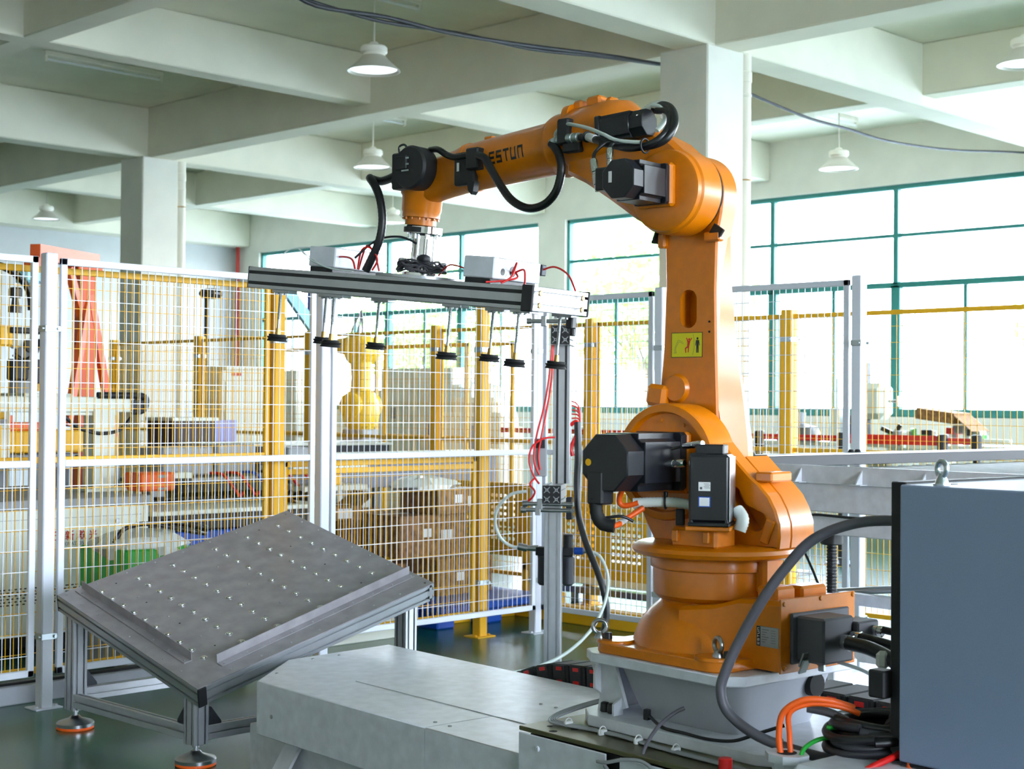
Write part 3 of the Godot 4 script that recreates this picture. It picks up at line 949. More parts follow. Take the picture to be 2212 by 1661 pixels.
	for q in slots:
		b = MB.new()
		b.cyl(V(q[0], 0.545, -q[1]), V(q[0], 0.575, -q[1]), 0.017, 0.015, 18, 0.003)
		b.cyl(V(q[0], 0.575, -q[1]), V(q[0], 0.5755, -q[1]), 0.009, -1, 6)
		put("bolt", b, M.black, r)

	# small white cable gland block at the right
	var g := thing("cable_gland_block", "small white octagonal cable gland block with orange cables in it", "cable gland", TF(3.13, 0.51, 2.535), turn)
	b = MB.new()
	b.box(V(0, 0.005, 0), V(0.11, 0.01, 0.13), 0.002)
	put("base_plate", b, M.white_steel, g)
	b = MB.new()
	var r8 := []
	for q in [[0.01, 0.044], [0.03, 0.042], [0.034, 0.034], [0.06, 0.034], [0.064, 0.05], [0.085, 0.05]]:
		var row := []
		for k in 8: row.append(V(cos(TAU * (k + 0.5) / 8) * q[1], q[0], sin(TAU * (k + 0.5) / 8) * q[1] * 1.25))
		r8.append(row)
	b.loft(r8, true, 0.8)
	put("body", b, M.white_steel, g)
	b = MB.new()
	b.cyl(V(0, 0.085, 0), V(0, 0.0865, 0), 0.026, -1, 20)
	put("opening", b, M.dark, g)
	for s in [[-0.042, 0.052], [0.042, 0.052], [-0.042, -0.052], [0.042, -0.052]]:
		b = MB.new()
		b.cyl(V(s[0], 0.01, s[1]), V(s[0], 0.022, s[1]), 0.007, -1, 12)
		put("bolt", b, M.black, g)
	b = MB.new()
	b.cyl(TF(3.1, 0.51, 2.72), TF(3.1, 0.553, 2.72), 0.019, -1, 20, 0.003)
	tag(put("red_cap", b, M.red), "red plastic cap standing on the olive carriage plate", "cap")

func control_cabinet() -> void:
	var t := thing("control_cabinet", "grey blue steel control cabinet with lifting eyes at the right edge", "control cabinet", TF(3.2, 0.0, 2.22), deg_to_rad(-5.0))
	# local x = away from the tracks' near side, z = towards the camera's right
	var b := MB.new()
	b.box(V(0.29, 0.962, 0.30), V(0.58, 0.69, 0.64), 0.004)
	put("body", b, M.cabinet, t)
	b = MB.new()
	b.box(V(0.31, 0.962, -0.045), V(0.56, 0.70, 0.045), 0.003)
	b.box(V(0.02, 0.80, -0.085), V(0.05, 0.07, 0.05), 0.004)
	for k in 12: b.box(V(0.31, 0.72 + k * 0.04, -0.07), V(0.4, 0.012, 0.008), 0.002)
	put("rear_panel", b, M.black_plastic, t, "black rear panel")
	b = MB.new()
	b.box(V(0.29, 0.611, 0.29), V(0.57, 0.01, 0.62), 0.002)
	put("base_gap", b, M.black, t)
	b = MB.new()
	b.box(V(0.22, 0.5575, 0.19), V(0.86, 0.095, 0.82), 0.03)
	put("plinth", b, M.white_steel, t, "white rounded plinth")
	b = MB.new()
	b.cyl(V(0.14, 1.3075, 0.03), V(0.14, 1.309, 0.03), 0.022, -1, 18)
	put("hole_plug", b, M.black, t)
	for z in [0.065, 0.40]:
		b = MB.new()
		b.cyl(V(0.055, 1.3075, z), V(0.055, 1.312, z), 0.021, -1, 20)
		b.lathe([Vector2(0.017, 0.004), Vector2(0.015, 0.012), Vector2(0.011, 0.02), Vector2(0.008, 0.03)], 18, V(0.055, 1.3075, z))
		b.torus(V(0.055, 1.3075 + 0.041, z), V(1.0, 0, 0.35), 0.0185, 0.0066, 30, 10)
		put("lifting_eye", b, M.zinc, t)

# ---------------------------------------------------------------- the orange robot
# Its frame: x back along the arm's plane, y up, z towards the viewer's side; the origin is on the floor under the first axis.
func arc(c: Vector2, r: float, d0: float, d1: float, n := 16) -> PackedVector2Array:
	var o := PackedVector2Array()
	for k in n + 1:
		var t := deg_to_rad(d0 + (d1 - d0) * k / n)
		o.append(c + Vector2(cos(t), sin(t)) * r)
	return o

func logo(b: MB, place: Callable, k := 1.0) -> void:   # the letters of the maker's name as strokes; place(Vector2) gives [point, normal]; one unit is a letter's height
	var t := 0.2
	var E := [[0, 0, 0.9, t], [0, 0.4, 0.85, 0.4 + t], [0, 0.8, 0.9, 1.0], [0, 0, t, 1.0]]
	var S := [[0, 0, 0.9, t], [0.9 - t, 0, 0.9, 0.6], [0, 0.4, 0.9, 0.6], [0, 0.4, t, 1.0], [0, 0.8, 0.9, 1.0]]
	var Tt := [[0, 0.8, 0.95, 1.0], [0.375, 0, 0.375 + t, 1.0]]
	var U := [[0, 0, t, 1.0], [0, 0, 0.9, t], [0.9 - t, 0, 0.9, 1.0]]
	var N := [[0, 0, t, 1.0], [0, 0.8, 0.9, 1.0], [0.9 - t, 0, 0.9, 1.0]]
	var x := 0.0
	for L in [E, S, Tt, U, N]:
		for q in L:
			var rows := 4
			for i in rows:
				var y0: float = lerpf(q[1], q[3], float(i) / rows)
				var y1: float = lerpf(q[1], q[3], float(i + 1) / rows)
				var c := []
				for p in [Vector2(x + q[0], y0), Vector2(x + q[2], y0), Vector2(x + q[2], y1), Vector2(x + q[0], y1)]: c.append(place.call(p * k))
				b.quadn(c[0][0], c[1][0], c[2][0], c[3][0], c[0][1], c[1][1], c[2][1], c[3][1])
		x += 1.2

func servo(b: MB, o: Vector3, axis: Vector3, up: Vector3, s: float, len: float) -> void:   # square motor with notched corners, from its flange o along axis
	var z := axis.normalized()
	var sx := up.cross(z).normalized()
	var keep := b.x
	b.x = b.x * Transform3D(Basis(sx, z.cross(sx), z), o)
	var h := s / 2
	var n := s * 0.09
	var fl := PackedVector2Array()
	for q in [[1, 1], [-1, 1], [-1, -1], [1, -1]]:
		var c := Vector2(q[0] * h, q[1] * h)
		var d1 := Vector2(0, -q[1]) if q[0] * q[1] > 0 else Vector2(-q[0], 0)
		var d2 := Vector2(-q[0], 0) if q[0] * q[1] > 0 else Vector2(0, -q[1])
		fl.append(c + d1 * n * 0.6); fl.append(c + d2 * n * 0.6)
	b.prism(fl, 0.0, len * 0.1, [], 0.002)
	var body := PackedVector2Array()
	for q in [[1, 1], [-1, 1], [-1, -1], [1, -1]]:
		var c := Vector2(q[0] * h * 0.97, q[1] * h * 0.97)
		var d1 := Vector2(0, -q[1]) if q[0] * q[1] > 0 else Vector2(-q[0], 0)
		var d2 := Vector2(-q[0], 0) if q[0] * q[1] > 0 else Vector2(0, -q[1])
		body.append(c + d1 * n * 1.6); body.append(c + d1 * n * 1.6 + d2 * n); body.append(c + d2 * n * 1.6 + d1 * n); body.append(c + d2 * n * 1.6)
	b.prism(body, len * 0.1, len * 0.72, [], 0.002)
	var oct := PackedVector2Array()
	for k in 8: oct.append(Vector2(cos(TAU * (k + 0.5) / 8), sin(TAU * (k + 0.5) / 8)) * h * 1.02)
	b.prism(oct, len * 0.72, len, [], s * 0.02)
	b.x = keep

func plug(b: MB, p: Vector3, q: Vector3, r: float) -> void:    # threaded round connector
	var d := (q - p).length()
	b.lathe([Vector2(0, 0), Vector2(r * 0.8, 0), Vector2(r * 0.85, d * 0.18), Vector2(r * 1.0, d * 0.2), Vector2(r, d * 0.5), Vector2(r * 0.86, d * 0.52), Vector2(r * 0.86, d * 0.58), Vector2(r * 1.05, d * 0.6), Vector2(r * 1.05, d * 0.92), Vector2(r * 0.8, d), Vector2(0, d)], 12, p, MB.frame(q - p))

func eye_bolt(parent: Node3D, p: Vector3, turn: float, R := 0.021) -> void:
	var b := MB.new()
	b.lathe([Vector2(0.0, 0.0), Vector2(0.017, 0), Vector2(0.017, 0.005), Vector2(0.013, 0.014), Vector2(0.009, 0.02), Vector2(0.0, 0.02)], 18, p)
	b.torus(p + V(0, 0.014 + R, 0), V(sin(turn), 0, cos(turn)), R, 0.0068, 28, 10)
	put("eye_bolt", b, M.steel, parent, "steel eye bolt")

func robot() -> void:
	var t := thing("robot_arm", "large glossy orange six-axis industrial robot arm on the white riser", "robot", V(3.801, 0, -2.829), deg_to_rad(-86.0))
	var O: Material = M.orange
	var bt := Transform3D(Basis(Vector3.UP, deg_to_rad(-9.0)), Vector3.ZERO)      # the base is turned with the track
	# ---- base
	var b := MB.new()
	b.x = bt * Transform3D(FLAT, Vector3.ZERO)
	var fl := PackedVector2Array()
	for q in [[0.275, 0.29, 0.0], [-0.26, 0.29, 90.0], [-0.26, -0.29, 180.0], [0.275, -0.29, 270.0]]:
		fl.append_array(arc(Vector2(q[0] - signf(q[0]) * 0.06, q[1] - signf(q[1]) * 0.06), 0.06, q[2], q[2] + 90.0, 7))
	b.prism(fl, 0.736, 0.768, [], 0.004)
	for q in [[0.205, -0.235], [0.205, 0.235], [-0.20, 0.235], [-0.20, -0.235]]:
		b.prism(arc(Vector2(q[0], q[1]), 0.06, 0, 350, 20), 0.764, 0.776, [], 0.003)
	var plate := put("base_flange", b, O, t)
	for q in [[-0.235, 0.255, 0.6], [0.235, 0.235, -0.5]]:
		b = MB.new()
		b.x = bt
		b.cyl(V(q[0] + 0.02, 0.775, q[1] - 0.0), V(q[0] + 0.02, 0.796, q[1]), 0.013, 0.012, 14, 0.002)
		put("bolt", b, M.black, plate)
		eye_bolt(plate, bt * V(q[0] - 0.012, 0.775, q[1] + 0.005), q[2])
	b = MB.new()
	b.x = bt
	b.lathe([Vector2(0.0, 0.765), Vector2(0.262, 0.765), Vector2(0.256, 0.772), Vector2(0.252, 0.79), Vector2(0.24, 0.822), Vector2(0.222, 0.85), Vector2(0.198, 0.876), Vector2(0.172, 0.897), Vector2(0.155, 0.905), Vector2(0.0, 0.905)], 48)
	# box towards the connector panel, joined with slanting cheeks
	var rr := []
	for q in [[0.04, 0.21, 0.90], [0.16, 0.19, 0.915], [0.22, 0.152, 0.935], [0.284, 0.15, 0.94], [0.378, 0.15, 0.942]]:
		rr.append([V(q[0], 0.742, q[1]), V(q[0], q[2] - 0.012, q[1]), V(q[0], q[2], q[1] - 0.014), V(q[0], q[2], -q[1]), V(q[0], 0.742, -q[1])])
	b.loft(rr, true, 0.85)
	b.box(V(0.30, 0.955, 0.075), V(0.075, 0.045, 0.09), 0.008); b.box(V(0.30, 0.952, -0.06), V(0.07, 0.04, 0.12), 0.008)
	b.box(V(0.20, 1.0, 0.0), V(0.05, 0.12, 0.07), 0.01)
	for a in [200.0, 245.0, 290.0, 335.0]: b.cyl(V(cos(deg_to_rad(a)) * 0.165, 0.895, -sin(deg_to_rad(a)) * 0.165), V(cos(deg_to_rad(a)) * 0.165, 0.913, -sin(deg_to_rad(a)) * 0.165), 0.011, -1, 6)
	put("base_casting", b, O, t)
	b = MB.new()
	b.x = bt * Transform3D(Basis.IDENTITY, V(0.380, 0.742, 0))
	b.box(V(0.0035, 0.103, -0.012), V(0.007, 0.212, 0.345), 0.002)
	screws(b, [V(0.007, 0.012, 0.145), V(0.007, 0.195, 0.145), V(0.007, 0.20, -0.02), V(0.007, 0.2, -0.172), V(0.007, 0.012, -0.172), V(0.007, 0.012, -0.01)], V(1, 0, 0), 0.007)
	var panel := put("connector_panel", b, O, t, "orange connector panel with screws")
	b = MB.new()
	b.x = bt * Transform3D(Basis.IDENTITY, V(0.387, 0.742, 0))
	b.box(V(0.006, 0.095, -0.01), V(0.012, 0.145, 0.265), 0.004)
	b.box(V(0.055, 0.095, 0.03), V(0.1, 0.13, 0.14), 0.006)
	b.box(V(0.085, 0.105, -0.085), V(0.075, 0.075, 0.10), 0.005)
	put("connector_hood", b, M.cable_grey, panel, "dark grey heavy duty connector hood")
	b = MB.new()
	b.x = bt * Transform3D(Basis.IDENTITY, V(0.387, 0.742, 0))
	for q in [[0.04, 0.035], [0.02, -0.09]]:
		b.bar(V(0.03, q[0] - 0.02, 0.102), V(0.05, q[0] + 0.02, 0.105), 0.006, 0.03, V(0, 0, 1), 0.001)
	b.box(V(0.06, 0.018, 0.05), V(0.02, 0.03, 0.012), 0.002)
	put("latch", b, M.zinc, panel)
	b = MB.new()
	b.x = bt * Transform3D(Basis.IDENTITY, V(0.387, 0.742, 0))
	plug(b, V(0.105, 0.09, 0.02), V(0.145, 0.088, 0.015), 0.022)
	plug(b, V(0.105, 0.1, -0.025), V(0.14, 0.098, -0.028), 0.02)
	plug(b, V(0.12, 0.115, -0.105), V(0.155, 0.112, -0.11), 0.016)
	put("cable_gland", b, M.chrome, panel)
	# maker's plate on the side of the base
	b = MB.new()
	b.x = bt
	b.box(V(0.332, 0.838, 0.1512), V(0.082, 0.058, 0.002), 0.0006)
	var np := put("name_plate", b, M.steel, t, "metal name plate with a black name strip")
	b = MB.new()
	b.x = bt
	b.box(V(0.299, 0.838, 0.1524), V(0.014, 0.056, 0.0008))
	put("name_strip", b, M.black, np)
	b = MB.new()
	b.x = bt
	logo(b, func(p: Vector2): return [V(0.3035 - p.y, 0.8135 + p.x, 0.153), V(0, 0, 1)], 0.0085)
	put("lettering", b, M.tag_white, np, "maker's name reading upwards")
	b = MB.new()
	b.x = bt
	for k in 6:
		b.quad(V(0.312, 0.857 - k * 0.007, 0.1525), V(0.337 - (k % 3) * 0.006, 0.857 - k * 0.007, 0.1525), V(0.337 - (k % 3) * 0.006, 0.8585 - k * 0.007, 0.1525), V(0.312, 0.8585 - k * 0.007, 0.1525), V(0, 0, 1))
		b.quad(V(0.345, 0.857 - k * 0.007, 0.1525), V(0.362, 0.857 - k * 0.007, 0.1525), V(0.362, 0.858 - k * 0.007, 0.1525), V(0.345, 0.858 - k * 0.007, 0.1525), V(0, 0, 1))
	put("small_print", b, M.cable_grey, np)
	# ---- first axis
	b = MB.new()
	b.lathe([Vector2(0.0, 0.89), Vector2(0.165, 0.89), Vector2(0.17, 0.905), Vector2(0.18, 0.908), Vector2(0.193, 0.922), Vector2(0.195, 0.99), Vector2(0.193, 1.0), Vector2(0.203, 1.004), Vector2(0.204, 1.035), Vector2(0.2, 1.042), Vector2(0.0, 1.042)], 56)
	put("waist", b, O, t)
	# ---- turret
	b = MB.new()
	b.lathe([Vector2(0.0, 1.04), Vector2(0.235, 1.04), Vector2(0.254, 1.047), Vector2(0.26, 1.058), Vector2(0.256, 1.07), Vector2(0.24, 1.078), Vector2(0.0, 1.086)], 64)
	# side wall: drum round the second axis and the slanting bracket behind it
	var J2 := Vector2(-0.12, 1.325)
	var wall := PackedVector2Array([Vector2(0.25, 1.075), Vector2(0.254, 1.11), Vector2(0.252, 1.15), Vector2(0.238, 1.19), Vector2(0.215, 1.23), Vector2(0.18, 1.265), Vector2(0.15, 1.288), Vector2(0.09, 1.345), Vector2(0.03, 1.41)])
	wall.append_array(arc(J2, 0.17, 40, 200, 22))
	wall.append_array(PackedVector2Array([Vector2(-0.262, 1.19), Vector2(-0.235, 1.13), Vector2(-0.215, 1.10), Vector2(-0.20, 1.075)]))
	var slot := PackedVector2Array()
	slot.append_array(arc(Vector2(0.095, 1.235), 0.021, 20, 200, 8)); slot.append_array(arc(Vector2(0.172, 1.157), 0.034, 225, 400, 10)); slot.append(Vector2(0.135, 1.205))
	b.prism(wall, -0.02, 0.05, [slot], 0.006, 0.06)
	put("turret", b, O, t)
	b = MB.new()
	b.prism(PackedVector2Array([Vector2(0.25, 1.075), Vector2(0.254, 1.11), Vector2(0.252, 1.15), Vector2(0.238, 1.19), Vector2(0.215, 1.23), Vector2(0.18, 1.265), Vector2(0.15, 1.288), Vector2(0.09, 1.345), Vector2(-0.1, 1.2), Vector2(-0.1, 1.075)]), -0.16, -0.018, [], 0.006)
	b.box(V(0.19, 1.287, -0.02), V(0.06, 0.03, 0.12), 0.005)
	b.box(V(0.05, 1.105, 0.15), V(0.16, 0.06, 0.11), 0.008)
	b.box(V(0.09, 1.1385, 0.17), V(0.135, 0.014, 0.135), 0.003, Basis(Vector3.UP, deg_to_rad(24.0)))
	for q in [-0.01, 0.10]: b.box(V(q, 1.11, 0.208), V(0.022, 0.036, 0.018), 0.003)
	b.bar(V(-0.02, 1.09, 0.12), V(0.15, 1.09, -0.1), 0.03, 0.03, Vector3.UP, 0.004)
	b.bar(V(0.20, 1.09, 0.05), V(0.225, 1.16, 0.05), 0.02, 0.03, Vector3.UP, 0.004)
	put("turret_block", b, O, t)
	b = MB.new()
	var keep := b.x
	b.x = Transform3D(Basis(V(1, 0, 0), V(0, 0, 1), V(0, -1, 0)), V(J2.x, J2.y, 0.0))
	b.lathe([Vector2(0.182, -0.01), Vector2(0.182, 0.105), Vector2(0.178, 0.115), Vector2(0.165, 0.118), Vector2(0.156, 0.118), Vector2(0.15, 0.098), Vector2(0.0, 0.098)], 64)
	b.x = keep
	for a in [62.0, 100.0, 138.0, 20.0]: b.cyl(V(J2.x + cos(deg_to_rad(a)) * 0.13, J2.y + sin(deg_to_rad(a)) * 0.13, 0.097), V(J2.x + cos(deg_to_rad(a)) * 0.13, J2.y + sin(deg_to_rad(a)) * 0.13, 0.104), 0.007, -1, 6)
	b.box(V(J2.x, J2.y, 0.112), V(0.19, 0.19, 0.03), 0.01)
	put("shoulder_drum", b, O, t)
	# ---- shoulder motor
	b = MB.new()
	servo(b, V(J2.x + 0.005, J2.y + 0.005, 0.127), V(0, 0, 1), Vector3.UP, 0.178, 0.30)
	b.box(V(J2.x - 0.03, J2.y - 0.07, 0.40), V(0.06, 0.1, 0.06), 0.006)
	var m2 := put("shoulder_motor", b, M.servo, t, "big black servo motor on the shoulder")
	b = MB.new()
	b.cyl(V(J2.x - 0.055, J2.y + 0.005, 0.4265), V(J2.x - 0.055, J2.y + 0.005, 0.428), 0.0105, -1, 18)
	put("sticker", b, M.fence_yellow, m2, "round yellow warning sticker")
	b = MB.new()
	b.lathe([Vector2(0, 0), Vector2(0.008, 0), Vector2(0.008, 0.006), Vector2(0, 0.006)], 12, V(J2.x + 0.08, J2.y + 0.078, 0.145), MB.frame(V(0, 0, 1)))
	b.lathe([Vector2(0, 0), Vector2(0.008, 0), Vector2(0.008, 0.006), Vector2(0, 0.006)], 12, V(J2.x + 0.08, J2.y - 0.072, 0.145), MB.frame(V(0, 0, 1)))
	put("motor_screw", b, M.steel, m2)
	b = MB.new()
	plug(b, V(-0.163, 1.275, 0.41), V(-0.16, 1.235, 0.41), 0.016)
	b.tube([V(-0.16, 1.24, 0.41), V(-0.158, 1.20, 0.41), V(-0.152, 1.17, 0.41), V(-0.135, 1.148, 0.405), V(-0.105, 1.143, 0.39)], 0.021, 12, 4, 0.06)
	put("elbow_plug", b, M.rubber, m2)
	# ---- first-axis motor, standing
	var mt1 := Transform3D(Basis(Vector3.UP, deg_to_rad(24.0)), V(0.098, 1.145, 0.18))
	b = MB.new()
	b.x = mt1
	b.box(V(0, 0.006, 0), V(0.124, 0.012, 0.124), 0.003)
	b.box(V(0, 0.112, 0), V(0.12, 0.2, 0.12), 0.008)
	b.box(V(0.0, 0.226, 0.0), V(0.085, 0.03, 0.09), 0.004)
	b.box(V(-0.035, 0.19, 0.02), V(0.05, 0.05, 0.06), 0.004)
	for q in [[0.052, 0.052], [-0.052, 0.052]]: b.cyl(V(q[0], 0.012, q[1]), V(q[0], 0.022, q[1]), 0.007, -1, 10)
	var m1 := put("turning_motor", b, M.servo, t, "tall black servo motor standing on the turret")
	b = MB.new()
	b.x = mt1
	b.box(V(0.061, 0.11, 0.0), V(0.003, 0.19, 0.112), 0.001)
	put("side_plate", b, M.steel, m1)
	for q in [[0.118, 0.035, 0.026, M.tag_white], [0.073, 0.036, 0.03, M.blue]]:
		b = MB.new()
		b.x = mt1
		b.box(V(-0.012, q[0], 0.0604), V(q[1], q[2], 0.0008))
		var lb := put("label", b, q[3], m1)
		b = MB.new()
		b.x = mt1
		if q[3] == M.blue: b.box(V(-0.012, q[0], 0.061), V(0.030, 0.025, 0.0004))
		for k in 4: b.box(V(-0.006 + 0.002 * (k % 2), q[0] + 0.008 - k * 0.004, 0.0612 if q[3] == M.blue else 0.061), V(0.016, 0.0012, 0.0003))
		b.box(V(-0.022, q[0] - 0.005, 0.0612), V(0.007, 0.007, 0.0003))
		put("label_print", b, M.tag_white if q[3] == M.blue else M.cable_grey, lb)
	b = MB.new()
	plug(b, V(0.005, 1.378, 0.19), V(0.085, 1.388, 0.21), 0.0105)
	put("connector", b, M.chrome, m1)
	b = MB.new()
	plug(b, V(-0.04, 1.322, 0.235), V(0.045, 1.33, 0.245), 0.012)
	put("connector", b, M.chrome, m1)
	# ---- upper arm
	var J3 := Vector2(-0.13, 2.17)
	var arm := PackedVector2Array([Vector2(-0.222, 2.03), Vector2(-0.219, 1.88), Vector2(-0.226, 1.673), Vector2(-0.24, 1.538), Vector2(-0.268, 1.42), Vector2(-0.28, 1.32), Vector2(-0.25, 1.22), Vector2(-0.12, 1.17), Vector2(-0.02, 1.2), Vector2(0.015, 1.3), Vector2(0.0, 1.40), Vector2(-0.017, 1.466), Vector2(-0.024, 1.669), Vector2(-0.028, 1.86), Vector2(-0.024, 2.03), Vector2(-0.008, 2.11)])
	arm.append_array(arc(J3, 0.128, -10, 190, 24))
	var hole := PackedVector2Array()
	hole.append_array(arc(Vector2(-0.129, 1.838), 0.031, 0, 180, 9)); hole.append_array(arc(Vector2(-0.129, 1.777), 0.031, 180, 360, 9))
	b = MB.new()
	b.prism(arm, -0.115, -0.03, [hole], 0.006, 0.08)
	rr = []
	for q in [[1.20, 0.0, 0.03, -0.17], [1.33, 0.008, 0.048, -0.17], [1.394, 0.0, 0.046, -0.165], [1.5, -0.02, 0.032, -0.155], [1.61, -0.026, 0.014, -0.145], [1.76, -0.03, -0.004, -0.135], [1.91, -0.032, -0.018, -0.125], [2.05, -0.03, -0.022, -0.12], [2.12, -0.02, -0.012, -0.118]]:
		rr.append([V(q[1], q[0], -0.037), V(q[2], q[0], -0.105), V(q[2] - 0.02, q[0], q[3]), V(-0.2, q[0], q[3]), V(-0.2, q[0], -0.1)])
	b.loft(rr, true, 0.8)
	b.box(V(-0.235, 1.532, -0.02), V(0.075, 0.07, 0.05), 0.012, Basis(Vector3.BACK, deg_to_rad(-8.0)))
	b.cyl(V(-0.17, 1.555, -0.035), V(-0.17, 1.555, -0.015), 0.05, 0.04, 20)
	b.box(V(-0.225, 2.03, -0.04), V(0.03, 0.05, 0.06), 0.006); b.box(V(-0.03, 2.03, -0.02), V(0.06, 0.03, 0.03), 0.005)
	var ua := put("upper_arm", b, O, t)
	b = MB.new()
	b.box(V(-0.013, 2.045, -0.012), V(0.042, 0.035, 0.012), 0.002, Basis(Vector3.BACK, deg_to_rad(-35.0)))
	put("stop_pad", b, M.rubber, ua)
	b = MB.new()
	b.box(V(-0.243, 2.045, -0.02), V(0.008, 0.05, 0.04), 0.002, Basis(Vector3.BACK, deg_to_rad(-22.0)))
	put("stop_pad", b, M.rubber, ua)
	for q in [V(-0.05, 1.765, -0.03), V(-0.05, 1.733, -0.03)]:
		b = MB.new()
		b.cyl(q, q + V(0, 0, 0.0015), 0.0035, -1, 10)
		put("screw_hole", b, M.dark, ua)
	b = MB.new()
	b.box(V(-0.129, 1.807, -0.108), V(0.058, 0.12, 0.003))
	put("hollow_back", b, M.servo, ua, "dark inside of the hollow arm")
	# warning sign on the upper arm
	b = MB.new()
	b.box(V(-0.134, 1.693, -0.0294), V(0.118, 0.08, 0.0012))
	var sg := put("warning_sign", b, M.black, ua, "yellow warning sign with a red and a black figure")
	b = MB.new()
	b.box(V(-0.134, 1.693, -0.0286), V(0.114, 0.076, 0.0006))
	put("sign_face", b, mt("sign_yellow", rgb(214, 204, 20), 0.4), sg)
	b = MB.new()
	var k := 0.0105
	var at := Transform3D(Basis.from_scale(V(k, k, 1.0)), V(-0.093, 1.693, -0.0282))
	b.x = at
	b.prism(arc(Vector2(0, 1.9), 0.36, 0, 345, 12), 0, 0.0003)
	b.prism(PackedVector2Array([Vector2(-0.55, 1.4), Vector2(0.55, 1.4), Vector2(0.8, -0.2), Vector2(0.6, -0.25), Vector2(0.42, 0.7), Vector2(0.42, -2.4), Vector2(0.1, -2.4), Vector2(0, -0.6), Vector2(-0.1, -2.4), Vector2(-0.42, -2.4), Vector2(-0.42, 0.7), Vector2(-0.6, -0.25), Vector2(-0.8, -0.2)]), 0, 0.0003)
	put("standing_figure", b, M.black, sg)
	b = MB.new()
	b.x = Transform3D(Basis.from_scale(V(k, k, 1.0)), V(-0.126, 1.692, -0.0282))
	b.prism(arc(Vector2(0.15, 1.8), 0.34, 0, 345, 12), 0, 0.0003)
	b.prism(PackedVector2Array([Vector2(-0.2, 1.4), Vector2(-0.7, 2.3), Vector2(-0.95, 2.2), Vector2(-0.45, 0.9), Vector2(-0.55, -0.3), Vector2(-1.4, -0.9), Vector2(-1.2, -2.3), Vector2(-0.9, -2.3), Vector2(-0.95, -1.0), Vector2(-0.3, -0.8), Vector2(-0.35, -2.2), Vector2(-0.05, -2.2), Vector2(0.15, -0.5), Vector2(0.5, 1.1), Vector2(1.2, 2.1), Vector2(0.95, 2.25), Vector2(0.4, 1.45)]), 0, 0.0003)
	put("falling_figure", b, M.red, sg)
	b = MB.new()
	for q in [[V(-0.184, 1.668, 0), V(-0.172, 1.668, 0)], [V(-0.18, 1.668, 0), V(-0.18, 1.683, 0)], [V(-0.174, 1.668, 0), V(-0.176, 1.684, 0)], [V(-0.179, 1.684, 0), V(-0.167, 1.708, 0)], [V(-0.175, 1.684, 0), V(-0.163, 1.704, 0)], [V(-0.167, 1.71, 0), V(-0.148, 1.702, 0)], [V(-0.165, 1.704, 0), V(-0.146, 1.697, 0)], [V(-0.11, 1.727, 0), V(-0.106, 1.71, 0)], [V(-0.106, 1.71, 0), V(-0.105, 1.685, 0)], [V(-0.105, 1.685, 0), V(-0.112, 1.66, 0)]]:
		b.bar(q[0] + V(0, 0, -0.0282), q[1] + V(0, 0, -0.0282), 0.0007, 0.0004, V(0, 0, 1))
	put("robot_outline", b, M.cable_grey, sg)
	# ---- elbow casting with the fourth axis
	var el := PackedVector2Array([Vector2(-0.53, 2.26), Vector2(-0.455, 2.224), Vector2(-0.36, 2.165), Vector2(-0.30, 2.125), Vector2(-0.25, 2.09)])
	el.append_array(arc(J3, 0.135, 222, 425, 26))
	el.append_array(PackedVector2Array([Vector2(-0.11, 2.325), Vector2(-0.205, 2.375), Vector2(-0.335, 2.458), Vector2(-0.43, 2.475), Vector2(-0.53, 2.465)]))
	b = MB.new()
	b.prism(el, -0.024, 0.10, [], 0.014)
	var e4 := V(-1, -0.082, 0).normalized()
	var f4 := MB.frame(e4)
	var A4 := V(-0.36, 2.388, 0.02)
	b.lathe([Vector2(0.0, -0.08), Vector2(0.06, -0.08), Vector2(0.098, -0.04), Vector2(0.108, 0.0), Vector2(0.112, 0.02), Vector2(0.112, 0.17), Vector2(0.107, 0.178), Vector2(0.103, 0.185), Vector2(0.105, 0.2), Vector2(0.108, 0.235), Vector2(0.104, 0.25), Vector2(0.0, 0.25)], 48, A4, f4)
	for q in [[-0.455, 2.495, 0.06], [-0.52, 2.488, 0.04], [-0.39, 2.484, 0.03]]: b.box(V(q[0], q[1], 0.03), V(q[2], 0.04, 0.05), 0.008, Basis(Vector3.BACK, deg_to_rad(4.0)))
	b.cyl(V(-0.555, 2.45, 0.05), V(-0.53, 2.452, 0.05), 0.045, -1, 20)
	b.x = Transform3D(Basis(V(1, 0, 0), V(0, 0, 1), V(0, -1, 0)), V(J3.x, J3.y, 0.0))
	b.lathe([Vector2(0.13, 0.095), Vector2(0.126, 0.108), Vector2(0.118, 0.112), Vector2(0.0, 0.112)], 48)
	b.x = Transform3D.IDENTITY
	b.box(V(-0.15, 2.183, 0.125), V(0.135, 0.135, 0.03), 0.008)
	put("elbow", b, O, t)
	b = MB.new()
	b.x = Transform3D(Basis(V(1, 0, 0), V(0, 0, 1), V(0, -1, 0)), V(J3.x, J3.y, 0.0))
	b.lathe([Vector2(0.127, -0.032), Vector2(0.127, -0.022), Vector2(0.12, -0.022), Vector2(0.12, -0.032)], 48)
	put("elbow_joint_gap", b, M.dark, t)
	b = MB.new()
	servo(b, V(-0.15, 2.183, 0.14), V(0, 0, 1), Vector3.UP, 0.125, 0.185)
	b.box(V(-0.225, 2.19, 0.285), V(0.045, 0.07, 0.055), 0.004)
	var m3 := put("elbow_motor", b, M.servo, t, "black servo motor on the elbow")
	b = MB.new()
	b.box(V(-0.178, 2.19, 0.3262), V(0.012, 0.034, 0.0008))
	put("label", b, M.tag_white, m3)
	b = MB.new()
	plug(b, V(-0.262, 2.16, 0.275), V(-0.285, 2.262, 0.27), 0.0115)
	put("connector", b, M.chrome, m3)
	b = MB.new()
